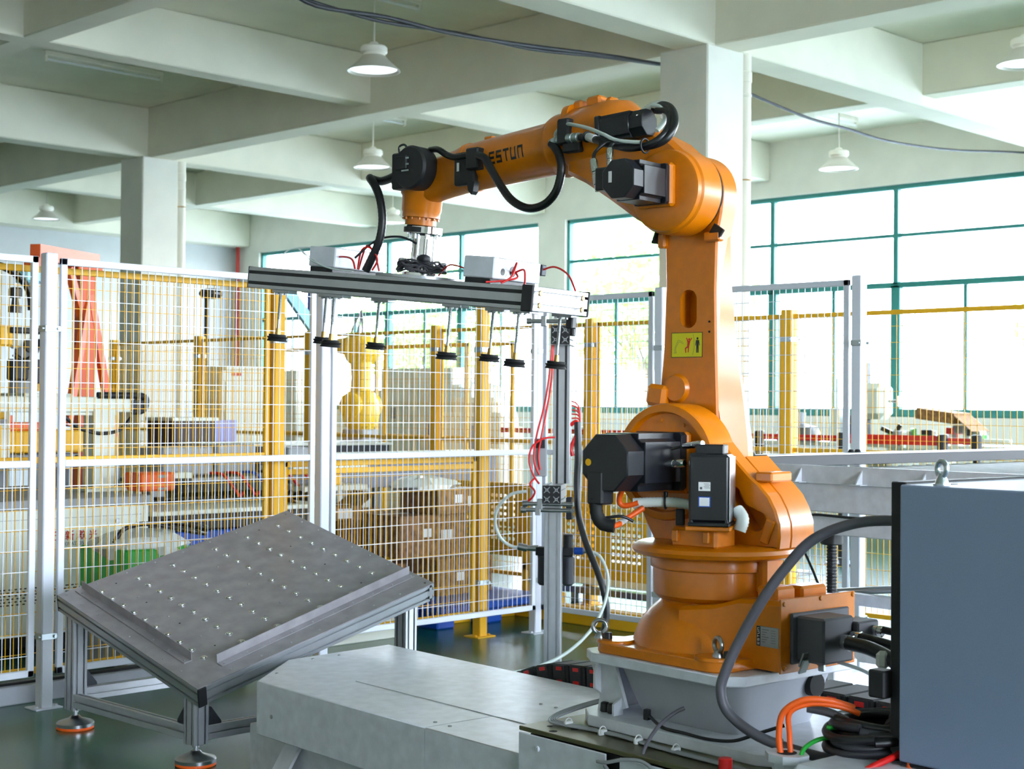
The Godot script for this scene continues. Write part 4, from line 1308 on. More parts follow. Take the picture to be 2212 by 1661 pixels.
	plug(b, V(-0.235, 2.21, 0.25), V(-0.24, 2.295, 0.245), 0.0105)
	put("connector", b, M.chrome, m3)
	b = MB.new()
	servo(b, V(-0.365, 2.377, 0.118), V(1, 0.05, 0), Vector3.UP, 0.088, 0.185)
	var m4 := put("forearm_motor", b, M.servo, t, "small black servo motor lying on the elbow")
	b = MB.new()
	b.box(V(-0.199, 2.392, 0.155), V(0.001, 0.03, 0.011), 0.0, Basis(Vector3.UP, deg_to_rad(-45.0)))
	put("label", b, M.tag_white, m4)
	# ---- forearm
	var P4 := A4 + e4 * 0.25
	b = MB.new()
	b.lathe([Vector2(0.0, -0.01), Vector2(0.099, -0.01), Vector2(0.1, 0.01), Vector2(0.093, 0.014), Vector2(0.089, 0.04), Vector2(0.084, 0.39), Vector2(0.087, 0.393), Vector2(0.087, 0.41), Vector2(0.08, 0.414), Vector2(0.0, 0.414)], 48, P4, f4)
	b.box(P4 + e4 * 0.32 + V(0, 0.088, 0), V(0.04, 0.014, 0.03), 0.004)
	var fa := put("forearm_tube", b, O, t)
	b = MB.new()
	var lx := f4.x
	logo(b, func(p: Vector2):
		var ang := deg_to_rad(-4.0) + (p.y - 0.022) / 0.088
		var s := 0.25 - p.x * 0.6
		var n := V(0, cos(PI / 2 - ang), 0) + V(0, 0, cos(ang))
		n = (n - e4 * n.dot(e4)).normalized()
		return [P4 + e4 * s + n * 0.0885, n], 0.044)
	put("lettering", b, M.black, fa, "maker's name in dark letters")
	# wrist fork, tapering down and forward from the tube
	rr = []
	var WC := V(-1.258, 2.312, 0.012)
	for q in [[0.40, 0.078, 0.078, 0.0], [0.44, 0.076, 0.07, -0.004], [0.52, 0.075, 0.052, -0.01], [0.585, 0.078, 0.05, -0.014], [0.64, 0.07, 0.048, -0.016]]:
		rr.append(MB.oval(P4 + e4 * q[0] + V(0, q[3], 0), f4.x * q[1] if absf(f4.x.y) > 0.5 else f4.z * q[1], f4.z * q[2] if absf(f4.x.y) > 0.5 else f4.x * q[2], 28, 0.6))
	b = MB.new()
	b.loft(rr, true, 0.6)
	b.x = Transform3D(Basis(V(1, 0, 0), V(0, 0, 1), V(0, -1, 0)), V(WC.x, WC.y, 0.0))
	b.lathe([Vector2(0.0, -0.06), Vector2(0.068, -0.06), Vector2(0.076, -0.05), Vector2(0.076, 0.06), Vector2(0.07, 0.07), Vector2(0.0, 0.07)], 36)
	put("wrist_fork", b, O, t)
	var dn := V(-0.0936, -0.9956, 0.0)
	var fd := MB.frame(-dn)
	var dnp := func(q: Array) -> Array:      # profile given going down, turned to go up
		var o := []
		for p in q: o.push_front(Vector2(p.x, -p.y))
		return o
	b = MB.new()
	b.lathe(dnp.call([Vector2(0.0, 0.0), Vector2(0.078, 0.0), Vector2(0.08, 0.05), Vector2(0.074, 0.06), Vector2(0.073, 0.11), Vector2(0.069, 0.118), Vector2(0.069, 0.135), Vector2(0.058, 0.138), Vector2(0.057, 0.164), Vector2(0.0, 0.164)]), 40, WC, fd)
	for i in 14:
		var a := TAU * i / 14
		var p := WC + dn * 0.137 + fd.x * cos(a) * 0.0635 + fd.z * sin(a) * 0.0635
		b.cyl(p, p + dn * 0.008, 0.0045, -1, 8)
	put("wrist", b, O, t)
	b = MB.new()
	b.lathe(dnp.call([Vector2(0.0, 0.162), Vector2(0.05, 0.162), Vector2(0.05, 0.17), Vector2(0.06, 0.172), Vector2(0.06, 0.19), Vector2(0.0, 0.19)]), 36, WC, fd)
	put("tool_flange_ring", b, M.black, t)
	# black wrist cover with its bracket
	b = MB.new()
	b.x = Transform3D(Basis(V(1, 0, 0), V(0, 0, 1), V(0, -1, 0)), V(-1.215, 2.342, 0.0))
	b.lathe([Vector2(0.0, 0.06), Vector2(0.07, 0.06), Vector2(0.078, 0.066), Vector2(0.079, 0.128), Vector2(0.072, 0.138), Vector2(0.0, 0.138)], 40)
	b.x = Transform3D.IDENTITY
	b.box(V(-1.27, 2.335, 0.085), V(0.075, 0.13, 0.095), 0.006)
	b.box(V(-1.25, 2.36, 0.135), V(0.06, 0.05, 0.02), 0.004)
	var wcv := put("wrist_cover", b, M.black_plastic, t, "black round wrist motor cover")
	b = MB.new()
	for i in 3: b.bar(V(-1.245, 2.375 - i * 0.022, 0.142), V(-1.21, 2.375 - i * 0.022, 0.142), 0.006, 0.004, V(0, 0, 1), 0.001)
	put("cover_clip", b, M.zinc, wcv)
	b = MB.new()
	b.box(V(-0.975, 2.318, 0.095), V(0.095, 0.115, 0.03), 0.006)
	b.prism(PackedVector2Array([Vector2(-0.96, 2.27), Vector2(-0.925, 2.27), Vector2(-0.93, 2.235), Vector2(-0.94, 2.225), Vector2(-0.955, 2.24)]), 0.08, 0.11, [], 0.002)
	b.box(V(-0.918, 2.345, 0.105), V(0.058, 0.075, 0.055), 0.005)
	var br := put("hose_bracket", b, M.black_plastic, t, "black hose clamp bracket on the forearm")
	b = MB.new()
	b.box(V(-1.0, 2.325, 0.1105), V(0.011, 0.03, 0.0008))
	put("label", b, M.tag_white, br)
	b = MB.new()
	b.box(V(-0.506, 2.39, 0.125), V(0.05, 0.085, 0.05), 0.006)
	b.box(V(-0.475, 2.345, 0.13), V(0.07, 0.05, 0.03), 0.004)
	put("hose_bracket", b, M.black_plastic, t)
	b = MB.new()
	plug(b, V(-0.425, 2.362, 0.15), V(-0.49, 2.366, 0.14), 0.016)
	plug(b, V(-0.57, 2.362, 0.13), V(-0.52, 2.37, 0.13), 0.013)
	put("hose_gland", b, M.zinc, t)
	# ---- hoses and cables that belong to the arm
	var tubes := [
		["forearm_hose", M.hose_black, 0.0145, 0.05, [[-0.89, 2.352, 0.13], [-0.852, 2.337, 0.137], [-0.820, 2.294, 0.137], [-0.778, 2.237, 0.137], [-0.736, 2.190, 0.137], [-0.685, 2.160, 0.137], [-0.635, 2.150, 0.137], [-0.581, 2.162, 0.137], [-0.541, 2.195, 0.137], [-0.522, 2.240, 0.137], [-0.518, 2.282, 0.137], [-0.534, 2.328, 0.135], [-0.566, 2.360, 0.13]]],
		["wrist_hose", M.hose_black, 0.012, 0.04, [[-1.18, 2.41, 0.06], [-1.12, 2.402, 0.085], [-1.06, 2.374, 0.10], [-1.008, 2.361, 0.105], [-0.94, 2.362, 0.105]]],
		["drop_hose", M.hose_black, 0.016, 0.05, [[-1.285, 2.36, 0.075], [-1.323, 2.347, 0.065], [-1.361, 2.330, 0.065], [-1.433, 2.321, 0.055], [-1.478, 2.332, 0.062], [-1.462, 2.33, 0.085], [-1.421, 2.297, 0.10], [-1.389, 2.243, 0.105], [-1.376, 2.169, 0.105], [-1.385, 2.102, 0.108], [-1.413, 2.044, 0.112], [-1.448, 1.985, 0.118]]],
		["elbow_cable", M.hose_black, 0.0125, 0.0, [[-0.43, 2.362, 0.15], [-0.39, 2.355, 0.16], [-0.323, 2.334, 0.19], [-0.260, 2.314, 0.2], [-0.188, 2.299, 0.2], [-0.119, 2.297, 0.195], [-0.072, 2.313, 0.185], [-0.06, 2.354, 0.16], [-0.080, 2.396, 0.13], [-0.118, 2.429, 0.10], [-0.167, 2.445, 0.075], [-0.215, 2.432, 0.06]]],
		["elbow_cable", M.hose_black, 0.011, 0.0, [[-0.30, 2.322, 0.21], [-0.24, 2.305, 0.215], [-0.18, 2.292, 0.213], [-0.11, 2.30, 0.208], [-0.078, 2.33, 0.185], [-0.082, 2.37, 0.15], [-0.11, 2.41, 0.12], [-0.17, 2.425, 0.095]]],
		["clear_hose", M.clear_tube, 0.006, 0.0, [[-0.553, 2.355, 0.115], [-0.548, 2.39, 0.13], [-0.50, 2.412, 0.14], [-0.44, 2.40, 0.165], [-0.36, 2.376, 0.195], [-0.29, 2.348, 0.218], [-0.227, 2.32, 0.222], [-0.14, 2.305, 0.222]]],
		["clear_hose", M.clear_tube, 0.008, 0.0, [[-0.19, 2.445, 0.09], [-0.15, 2.43, 0.10], [-0.12, 2.39, 0.12], [-0.13, 2.35, 0.15]]],
		["motor_lead", M.hose_black, 0.006, 0.0, [[-0.285, 2.262, 0.27], [-0.29, 2.29, 0.25], [-0.27, 2.318, 0.22], [-0.23, 2.315, 0.205]]],
		["motor_lead", M.hose_black, 0.006, 0.0, [[-0.24, 2.295, 0.245], [-0.235, 2.31, 0.23], [-0.2, 2.305, 0.21]]],
		["motor_lead", M.hose_black, 0.005, 0.0, [[-1.305, 2.30, 0.08], [-1.33, 2.292, 0.09], [-1.345, 2.315, 0.085], [-1.31, 2.33, 0.08]]],
		["motor_lead", M.hose_black, 0.004, 0.0, [[-1.305, 2.40, 0.09], [-1.308, 2.43, 0.09], [-1.29, 2.437, 0.08], [-1.27, 2.41, 0.08]]],
		["power_lead", M.cable_orange, 0.0085, 0.0, [[-0.045, 1.321, 0.236], [-0.075, 1.312, 0.26], [-0.11, 1.286, 0.29], [-0.145, 1.25, 0.29], [-0.165, 1.213, 0.285], [-0.155, 1.195, 0.275], [-0.115, 1.205, 0.255]]],
		["power_lead", M.cable_orange, 0.0085, 0.0, [[-0.12, 1.142, 0.395], [-0.115, 1.144, 0.36], [-0.125, 1.159, 0.30], [-0.10, 1.19, 0.25]]],
		["signal_lead", M.hose_black, 0.0045, 0.0, [[0.005, 1.378, 0.19], [-0.02, 1.372, 0.20], [-0.05, 1.36, 0.215], [-0.075, 1.34, 0.22]]],
		["signal_lead", M.hose_black, 0.0045, 0.0, [[-0.14, 1.165, 0.39], [-0.10, 1.17, 0.36], [-0.08, 1.155, 0.33]]],
		["cable_sheath", M.film, 0.016, 0.08, [[-0.135, 1.203, 0.255], [-0.10, 1.206, 0.23], [-0.05, 1.208, 0.205], [0.0, 1.206, 0.19], [0.04, 1.196, 0.17]]],
		["cable_sheath", M.film, 0.02, 0.1, [[0.15, 1.19, 0.12], [0.175, 1.165, 0.13], [0.17, 1.13, 0.14]]],
		["cable_sheath", M.film, 0.018, 0.1, [[-0.245, 2.43, 0.06], [-0.2, 2.447, 0.06], [-0.16, 2.44, 0.07], [-0.14, 2.41, 0.09]]]]
	for q in tubes:
		b = MB.new()
		var pts := []
		for p in q[4]: pts.append(V(p[0], p[1], p[2]))
		b.tube(pts, q[2], 12, 10, q[3])
		var h := put(q[0], b, q[1], t)
		if q[0] == "power_lead":
			b = MB.new()
			var i := 1 if pts.size() > 4 else 1
			var d: Vector3 = (pts[i + 1] - pts[i]) * 0.25
			b.cyl(pts[i] + d, pts[i] + d * 3.2, 0.0095, -1, 12)
			put("cable_marker", b, M.tag_white, h)
	b = MB.new()
	for q in [[V(-0.05, 1.208, 0.205), V(1, 0, -0.5), 0.019], [V(-0.135, 2.296, 0.206), V(1, 0, 0), 0.022], [V(-0.39, 2.357, 0.165), V(1, -0.2, 0.5), 0.015]]: b.torus(q[0], q[1], q[2], 0.0035, 18, 6)
	b.box(V(-0.05, 1.232, 0.205), V(0.012, 0.016, 0.01), 0.002)
	put("cable_clamp", b, M.black, t)
	b = MB.new()
	b.cyl(V(-0.385, 2.356, 0.166), V(-0.345, 2.342, 0.183), 0.0136, -1, 12)
	put("cable_marker", b, M.tag_white, t)
	b = MB.new()
	b.box(V(0.0, 1.165, 0.2), V(0.03, 0.05, 0.012), 0.003)
	put("small_bracket", b, M.black, t)

# ---------------------------------------------------------------- vacuum gripper under the wrist
func gripper() -> void:
	var t := thing("vacuum_gripper", "long aluminium vacuum gripper frame with black suction cups hanging from the robot wrist", "gripper")
	var rob := Transform3D(Basis(Vector3.UP, deg_to_rad(-86.0)), V(3.801, 0, -2.829))
	# its frame: x back along the long beams, y up, z towards the viewer; origin at the wrist pole in the beams' middle height
	t.transform = rob * Transform3D(Basis(Vector3.UP, deg_to_rad(6.0)) * Basis(Vector3.BACK, deg_to_rad(-5.5)), V(-1.285, 1.912, 0.0))
	var b := MB.new()
	for z in [0.15, -0.15]:
		b = MB.new()
		b.profile(V(-0.70, 0, z), V(0.575, 0, z), 0.04, 0.08, Vector3.UP, 1, 2)
		var lb := put("long_beam", b, M.alu, t)
		for y in [0.02, -0.02]:
			b = MB.new()
			b.box(V(-0.0625, y, z), V(1.272, 0.0125, 0.0404))
			put("slot_strip", b, M.black_plastic, lb, "black slot strip")
	for x in [0.597, -0.35, 0.36]:
		b = MB.new()
		b.profile(V(x, 0 if x > 0.5 else 0.0, 0.172 if x > 0.5 else 0.128), V(x, 0, -0.172 if x > 0.5 else -0.128), 0.04, 0.084 if x > 0.5 else 0.06, Vector3.UP, 1, 2 if x > 0.5 else 1)
		put("cross_beam", b, M.alu, t)
	for z in [0.178, -0.178]:
		b = MB.new()
		b.box(V(0.597, 0, z), V(0.046, 0.09, 0.012), 0.003)
		put("end_cap", b, M.black_plastic, t)
	b = MB.new()
	b.box(V(-0.703, 0, 0.15), V(0.004, 0.082, 0.042), 0.001)
	put("end_cap", b, M.alu_dark, t)
	for z in [0.135, -0.135]:
		for y in [0.02, -0.021]:
			b = MB.new()
			b.cyl(V(0.617, y, z), V(0.6215, y, z), 0.0095, -1, 8, 0.001)
			put("slot_bolt", b, M.brass, t)
	# wrist column
	b = MB.new()
	b.cyl(V(0.0, 0.205, 0), V(0.0, 0.235, 0), 0.064, -1, 40, 0.003)
	for i in 8:
		var a := TAU * i / 8
		b.cyl(V(cos(a) * 0.055, 0.188, sin(a) * 0.055), V(cos(a) * 0.055, 0.205, sin(a) * 0.055), 0.006, -1, 8)
	b.lathe([Vector2(0.036, 0.06), Vector2(0.036, 0.2), Vector2(0.04, 0.205)], 32)
	for i in 6:
		var a := TAU * (i + 0.5) / 6
		b.cyl(V(cos(a) * 0.036, 0.06, sin(a) * 0.036), V(cos(a) * 0.036, 0.206, sin(a) * 0.036), 0.007, -1, 10)
	b.cyl(V(0, 0.052, 0), V(0, 0.066, 0), 0.07, -1, 36, 0.002)
	put("wrist_column", b, M.chrome, t, "polished aluminium column")
	b = MB.new()
	b.lathe([Vector2(0.0, 0.041), Vector2(0.165, 0.041), Vector2(0.165, 0.052), Vector2(0.0, 0.052)], 48)
	put("round_plate", b, M.alu, t)
	# two pale boxes across the beams
	for x in [-0.36, 0.36]:
		b = MB.new()
		b.box(V(x, 0.096, 0.0), V(0.13, 0.075, 0.29), 0.004)
		var bx := put("valve_box", b, M.white_steel, t, "pale sheet metal box across the beams")
		b = MB.new()
		b.box(V(x - 0.004, 0.049, 0.0), V(0.11, 0.02, 0.28), 0.002)
		b.cyl(V(x + 0.02, 0.049, 0.14), V(x + 0.02, 0.049, 0.142), 0.004, -1, 10)
		put("box_base", b, M.black, bx)
		if x > 0:
			b = MB.new()
			b.cyl(V(x + 0.0652, 0.09, 0.03), V(x + 0.0662, 0.09, 0.03), 0.019, -1, 24)
			b.cyl(V(x + 0.0652, 0.085, 0.09), V(x + 0.0662, 0.085, 0.09), 0.012, -1, 20)
			put("cable_hole", b, M.black, bx)
			b = MB.new()
			b.box(V(x + 0.05, 0.11, -0.165), V(0.035, 0.04, 0.03), 0.003)
			b.bar(V(x + 0.04, 0.09, -0.165), V(x + 0.02, 0.05, -0.165), 0.012, 0.008)
			put("sensor", b, M.alu_dark, bx)
	# suction cups
	var stations := [-0.565, -0.295, 0.245, 0.535]
	var rod := MB.new()
	rod.cyl(V(0, -0.205, 0), V(0, -0.055, 0), 0.0052, -1, 10)
	for i in 24: rod.torus(V(0, -0.065 - i * 0.0042, 0), Vector3.UP, 0.0056, 0.0012, 8, 4)
	rod.cyl(V(0, -0.068, 0), V(0, -0.052, 0), 0.011, -1, 6)
	var rodm := rod.mesh()
	var cp := MB.new()
	cp.lathe([Vector2(0.0, -0.240), Vector2(0.030, -0.240), Vector2(0.0395, -0.247), Vector2(0.034, -0.238), Vector2(0.0395, -0.231), Vector2(0.032, -0.2285), Vector2(0.033, -0.221), Vector2(0.012, -0.221), Vector2(0.0, -0.221)], 32)
	var cpm := cp.mesh()
	var nut := MB.new()
	nut.cyl(V(0, -0.222, 0), V(0, -0.198, 0), 0.0095, 0.008, 12, 0.001)
	var nutm := nut.mesh()
	var brk := MB.new()
	brk.box(V(0.0, -0.048, 0.0), V(0.085, 0.014, 0.05), 0.002)
	for k in 3: brk.cyl(V(-0.03 + k * 0.022, -0.062, 0.012), V(-0.03 + k * 0.022, -0.055, 0.012), 0.006, -1, 8)
	var brkm := brk.mesh()
	for z in [0.13, -0.13]:
		for s in stations:
			var c: MeshInstance3D = share("suction_cup", cpm, M.rubber, t, Transform3D(Basis.IDENTITY, V(s, 0.012, z)))
			share("spring_rod", rodm, M.steel, c, Transform3D.IDENTITY)
			share("brass_nut", nutm, M.brass, c, Transform3D.IDENTITY)
			share("mounting_plate", brkm, M.alu, c, Transform3D(Basis.IDENTITY, V(0.02, -0.008, 0)))
	b = MB.new()
	b.box(V(0.56, -0.065, -0.165), V(0.03, 0.05, 0.03), 0.004)
	b.box(V(0.57, -0.1, -0.165), V(0.02, 0.03, 0.02), 0.004)
	put("sensor", b, M.black, t)
	# air lines on top
	var lines := [
		["red_air_line", M.red, 0.0035, [[-0.42, 0.08, 0.09], [-0.30, 0.10, 0.12], [-0.22, 0.095, 0.14], [-0.19, 0.06, 0.15]]],
		["red_air_line", M.red, 0.0035, [[-0.22, 0.06, 0.10], [-0.2, 0.13, 0.11], [-0.16, 0.14, 0.11], [-0.13, 0.10, 0.10], [-0.15, 0.06, 0.1]]],
		["red_air_line", M.red, 0.0035, [[-0.25, 0.06, 0.06], [-0.22, 0.15, 0.06], [-0.17, 0.12, 0.07], [-0.15, 0.06, 0.06]]],
		["red_air_line", M.red, 0.0035, [[0.43, 0.085, 0.04], [0.46, 0.12, 0.06], [0.47, 0.07, 0.10], [0.45, 0.045, 0.13]]],
		["red_air_line", M.red, 0.0035, [[0.43, 0.085, 0.03], [0.47, 0.10, 0.03], [0.50, 0.07, 0.06], [0.52, 0.045, 0.09]]],
		["red_air_line", M.red, 0.0035, [[0.43, 0.09, 0.02], [0.46, 0.07, 0.05], [0.44, 0.055, 0.10], [0.40, 0.045, 0.15]]],
		["red_air_line", M.red, 0.0035, [[0.42, 0.11, -0.16], [0.47, 0.125, -0.165], [0.53, 0.10, -0.165], [0.57, 0.045, -0.16]]],
		["red_air_line", M.red, 0.003, [[0.08, 0.06, 0.0], [0.14, 0.10, 0.02], [0.22, 0.09, 0.02], [0.30, 0.07, 0.02]]],
		["black_lead", M.cable_dark, 0.004, [[-0.22, 0.10, 0.12], [-0.15, 0.17, 0.09], [-0.07, 0.19, 0.06], [0.0, 0.17, 0.045]]],
		["clear_line", M.clear_tube, 0.003, [[-0.58, 0.045, 0.15], [-0.55, 0.11, 0.13], [-0.47, 0.13, 0.10], [-0.40, 0.12, 0.08]]],
		["clear_line", M.clear_tube, 0.003, [[-0.50, 0.12, 0.12], [-0.42, 0.09, 0.14], [-0.34, 0.06, 0.15], [-0.24, 0.05, 0.15]]],
		["clear_line", M.clear_tube, 0.003, [[-0.49, 0.11, 0.11], [-0.40, 0.08, 0.16], [-0.30, 0.055, 0.165], [-0.2, 0.05, 0.15]]]]
	for q in lines:
		b = MB.new()
		var pts := []
		for p in q[3]: pts.append(V(p[0], p[1], p[2]))
		b.tube(pts, q[2], 8, 8)
		put(q[0], b, q[1], t)
	# coil of grey leads round the column
	var rng := RandomNumberGenerator.new()
	rng.seed = 5
	for i in 9:
		b = MB.new()
		var pts := []
		var n := 14
		for k in n + 1:
			var a := TAU * k / n * 1.1 + i
			pts.append(V(cos(a) * (0.085 + rng.randf() * 0.02), 0.06 + rng.randf() * 0.03 + i * 0.003, sin(a) * (0.06 + rng.randf() * 0.02)))
		b.tube(pts, 0.004, 7, 4)
		put("coiled_lead", b, M.cable_grey if i % 3 else M.cable_dark, t)
	b = MB.new()
	b.ball(V(0.03, 0.115, 0.03), 0.03, 12, V(1, 0.6, 0.7))
	put("lead_bundle", b, M.cable_dark, t)

# ---------------------------------------------------------------- profile stand with hoses
func hose(called: String, label: String, cat: String, pts: Array, r: float, m: Material, group := "", ridge := 0.0, n := 10) -> MeshInstance3D:
	var b := MB.new()
	b.tube(pts, r, n, 8, ridge)
	var o := put(called, b, m)
	tag(o, label, cat, group)
	return o

func profile_end(t: Node3D, c: Vector3, s: float, z: float) -> void:     # the open end of a hollow profile
	var b := MB.new()
	b.box(c + V(0, 0, z), V(s * 0.97, s * 0.97, 0.003))
	var e := put("profile_end", b, M.black, t, "open end of the profile")
	b = MB.new()
	for i in [-1, 1]:
		for j in [-1, 1]:
			var q := c + V(i * s * 0.25, j * s * 0.25, z + 0.0025)
			b.torus(q, V(0, 0, 1), s * 0.055, s * 0.018, 14, 5)
			for d in [V(1, 1, 0), V(-1, 1, 0), V(1, -1, 0), V(-1, -1, 0)]:
				var dn: Vector3 = d.normalized()
				b.bar(q + dn * s * 0.06, q + dn * s * 0.22, s * 0.03, 0.002, V(0, 0, 1))
	put("web", b, M.alu, e)

func stand() -> void:
	var t := thing("profile_stand", "upright aluminium profile stand with two cross arms in front of the corner fence post", "stand", V(6.43, 0, -5.95), deg_to_rad(-53.0))
	var b := MB.new()
	b.profile(V(0, 0, 0), V(0, 0.93, 0), 0.098, 0.09, V(0, 0, 1), 2, 2)
	put("lower_post", b, M.alu, t)
	b = MB.new()
	b.profile(V(0, 0.985, 0.13), V(0, 0.985, -0.22), 0.108, 0.108, Vector3.UP, 2, 2)
	put("arm", b, M.alu, t)
	profile_end(t, V(0, 0.985, 0.13), 0.108, 0.0)
	b = MB.new()
	b.profile(V(0.035, 1.04, -0.10), V(0.035, 1.90, -0.10), 0.098, 0.09, V(0, 0, 1), 2, 2)
	var up := put("upper_post", b, M.alu, t)
	for x in [-0.0245, 0.0245]:
		b = MB.new()
		b.box(V(0.035 + x, 1.46, -0.0545), V(0.013, 0.84, 0.002))
		put("slot_strip", b, M.black_plastic, up)
	b = MB.new()
	b.profile(V(0.04, 1.90, 0.10), V(0.04, 1.90, -0.26), 0.112, 0.112, Vector3.UP, 2, 2)
	put("arm", b, M.alu, t)
	profile_end(t, V(0.04, 1.90, 0.10), 0.112, 0.0)
	for q in [[V(-0.11, 1.98, 0.06), 0.0], [V(-0.12, 0.93, 0.10), 0.0], [V(-0.13, 0.895, 0.1), 0.0]]:
		b = MB.new()
		b.box(q[0] + V(0.05, 0, 0), V(0.03, 0.06, 0.03), 0.003)
		b.cyl(q[0] + V(-0.03, 0, 0), q[0] + V(0.24, 0, 0), 0.012, -1, 12)
		b.cyl(q[0] + V(-0.05, 0, 0), q[0] + V(-0.02, 0, 0), 0.019, -1, 10)
		put("air_fitting", b, M.steel, t)
	b = MB.new()
	b.box(V(-0.085, 1.19, -0.06), V(0.07, 0.22, 0.06), 0.003)
	for i in 3: b.cyl(V(-0.095, 1.13 + i * 0.035, -0.03), V(-0.095, 1.13 + i * 0.035, -0.027), 0.006, -1, 10)
	var vb := put("valve_box", b, M.machine_grey, t)
	b = MB.new()
	b.box(V(-0.085, 1.27, -0.0285), V(0.055, 0.05, 0.003), 0.001)
	put("label", b, M.black_plastic, vb)
	b = MB.new()
	b.box(V(-0.005, 0.64, -0.12), V(0.22, 0.05, 0.06), 0.004)
	b.cyl(V(0.075, 0.66, -0.12), V(0.075, 0.74, -0.12), 0.03, -1, 16, 0.004)
	b.cyl(V(-0.075, 0.60, -0.12), V(-0.075, 0.66, -0.12), 0.03, -1, 16)
	var fr := put("air_regulator", b, M.black_plastic, t)
	b = MB.new()
	for x in [-0.07, 0.075]: b.cyl(V(x, 0.44, -0.12), V(x, 0.62, -0.12), 0.034, -1, 18, 0.012)
	put("filter_bowl", b, M.alu_dark, fr)
	b = MB.new()
	b.cyl(V(0.11, 0.645, -0.11), V(0.165, 0.645, -0.11), 0.022, -1, 16, 0.003)
	put("blue_collar", b, M.blue, fr)
	b = MB.new()
	b.cyl(V(0.165, 0.645, -0.11), V(0.205, 0.645, -0.11), 0.013, -1, 12)
	b.cyl(V(-0.165, 0.655, -0.11), V(-0.10, 0.655, -0.11), 0.015, 0.02, 12)
	b.cyl(V(-0.22, 0.665, -0.11), V(-0.165, 0.655, -0.11), 0.022, -1, 10)
	put("fitting", b, M.steel, fr)
	var L := t.transform
	var g := "red air hoses on the stand"
	var P := func(q: Array) -> Array:
		var o := []
		for p in q: o.append(L * V(p[0], p[1], p[2]))
		return o
	hose("air_hose", "red air hose hanging left of the stand, outer loop", "hose", P.call([[-0.02, 1.86, -0.03], [-0.03, 1.7, -0.02], [-0.06, 1.5, -0.02], [-0.105, 1.32, -0.02], [-0.12, 1.18, -0.02], [-0.09, 1.09, -0.03]]), 0.006, M.red, g)
	hose("air_hose", "red air hose hanging left of the stand, inner loop", "hose", P.call([[-0.015, 1.86, -0.04], [-0.02, 1.66, -0.03], [-0.05, 1.46, -0.03], [-0.08, 1.3, -0.02], [-0.095, 1.2, -0.02], [-0.085, 1.12, -0.03]]), 0.006, M.red, g)
	hose("air_hose", "red air hose arching out of the valve box on the stand", "hose", P.call([[0.0, 1.31, -0.03], [-0.07, 1.30, -0.01], [-0.13, 1.25, 0.0], [-0.145, 1.17, 0.0], [-0.12, 1.09, 0.0], [-0.085, 1.04, 0.01]]), 0.006, M.red, g)
	hose("air_hose", "short red air hose at the lower arm's end", "hose", P.call([[-0.15, 0.94, 0.08], [-0.12, 0.96, 0.09], [-0.1, 1.0, 0.1], [-0.13, 1.04, 0.08], [-0.11, 1.07, 0.05]]), 0.006, M.red, g)
	for i in 5:
		hose("red_lead", "thin red lead fanning out right of the stand", "hose", P.call([[0.09, 1.52 - i * 0.025, -0.12], [0.125, 1.5 - i * 0.02, -0.11], [0.14, 1.44 - i * 0.01, -0.11], [0.13, 1.36, -0.11], [0.11, 1.29 - i * 0.01, -0.11]]), 0.0045, M.red, "thin red leads right of the stand")
	hose("air_hose", "red hose bundle tied to the black hose right of the stand", "hose", P.call([[0.085, 1.38, -0.1], [0.12, 1.4, -0.1], [0.125, 1.34, -0.1], [0.09, 1.25, -0.1], [0.1, 1.2, -0.1]]), 0.012, M.red, g)
	hose("black_hose", "thick black hose running down behind the stand to the floor", "hose", P.call([[0.125, 1.4, -0.1], [0.13, 1.2, -0.1], [0.125, 1.02, -0.1], [0.14, 0.85, -0.08], [0.185, 0.70, -0.05], [0.25, 0.55, -0.02], [0.295, 0.42, 0.0], [0.31, 0.30, 0.0], [0.29, 0.17, 0.0], [0.27, 0.06, 0.0], [0.3, 0.025, 0.1]]), 0.02, M.hose_black)
	b = MB.new()
	b.box(L * V(0.09, 0.9, -0.02), V(0.04, 0.13, 0.04), 0.006, L.basis)
	tag(put("hose_clip", b, M.black_plastic), "black clip block on the stand holding the thick hose", "clip")
	hose("clear_hose", "milky hose looping left of the stand", "hose", P.call([[-0.15, 1.0, 0.1], [-0.24, 0.98, 0.08], [-0.32, 0.90, 0.05], [-0.34, 0.80, 0.0], [-0.31, 0.71, -0.05], [-0.25, 0.665, -0.09], [-0.2, 0.662, -0.11]]), 0.0095, M.clear_tube, "milky air hoses")
	hose("clear_hose", "milky hose from the blue fitting down across the floor", "hose", P.call([[0.205, 0.645, -0.11], [0.27, 0.61, -0.08], [0.315, 0.50, -0.03], [0.30, 0.36, 0.05], [0.23, 0.22, 0.12], [0.1, 0.1, 0.2], [-0.06, 0.03, 0.3], [-0.2, 0.012, 0.42], [-0.32, 0.012, 0.7], [-0.36, 0.012, 1.1]]), 0.0095, M.clear_tube, "milky air hoses")

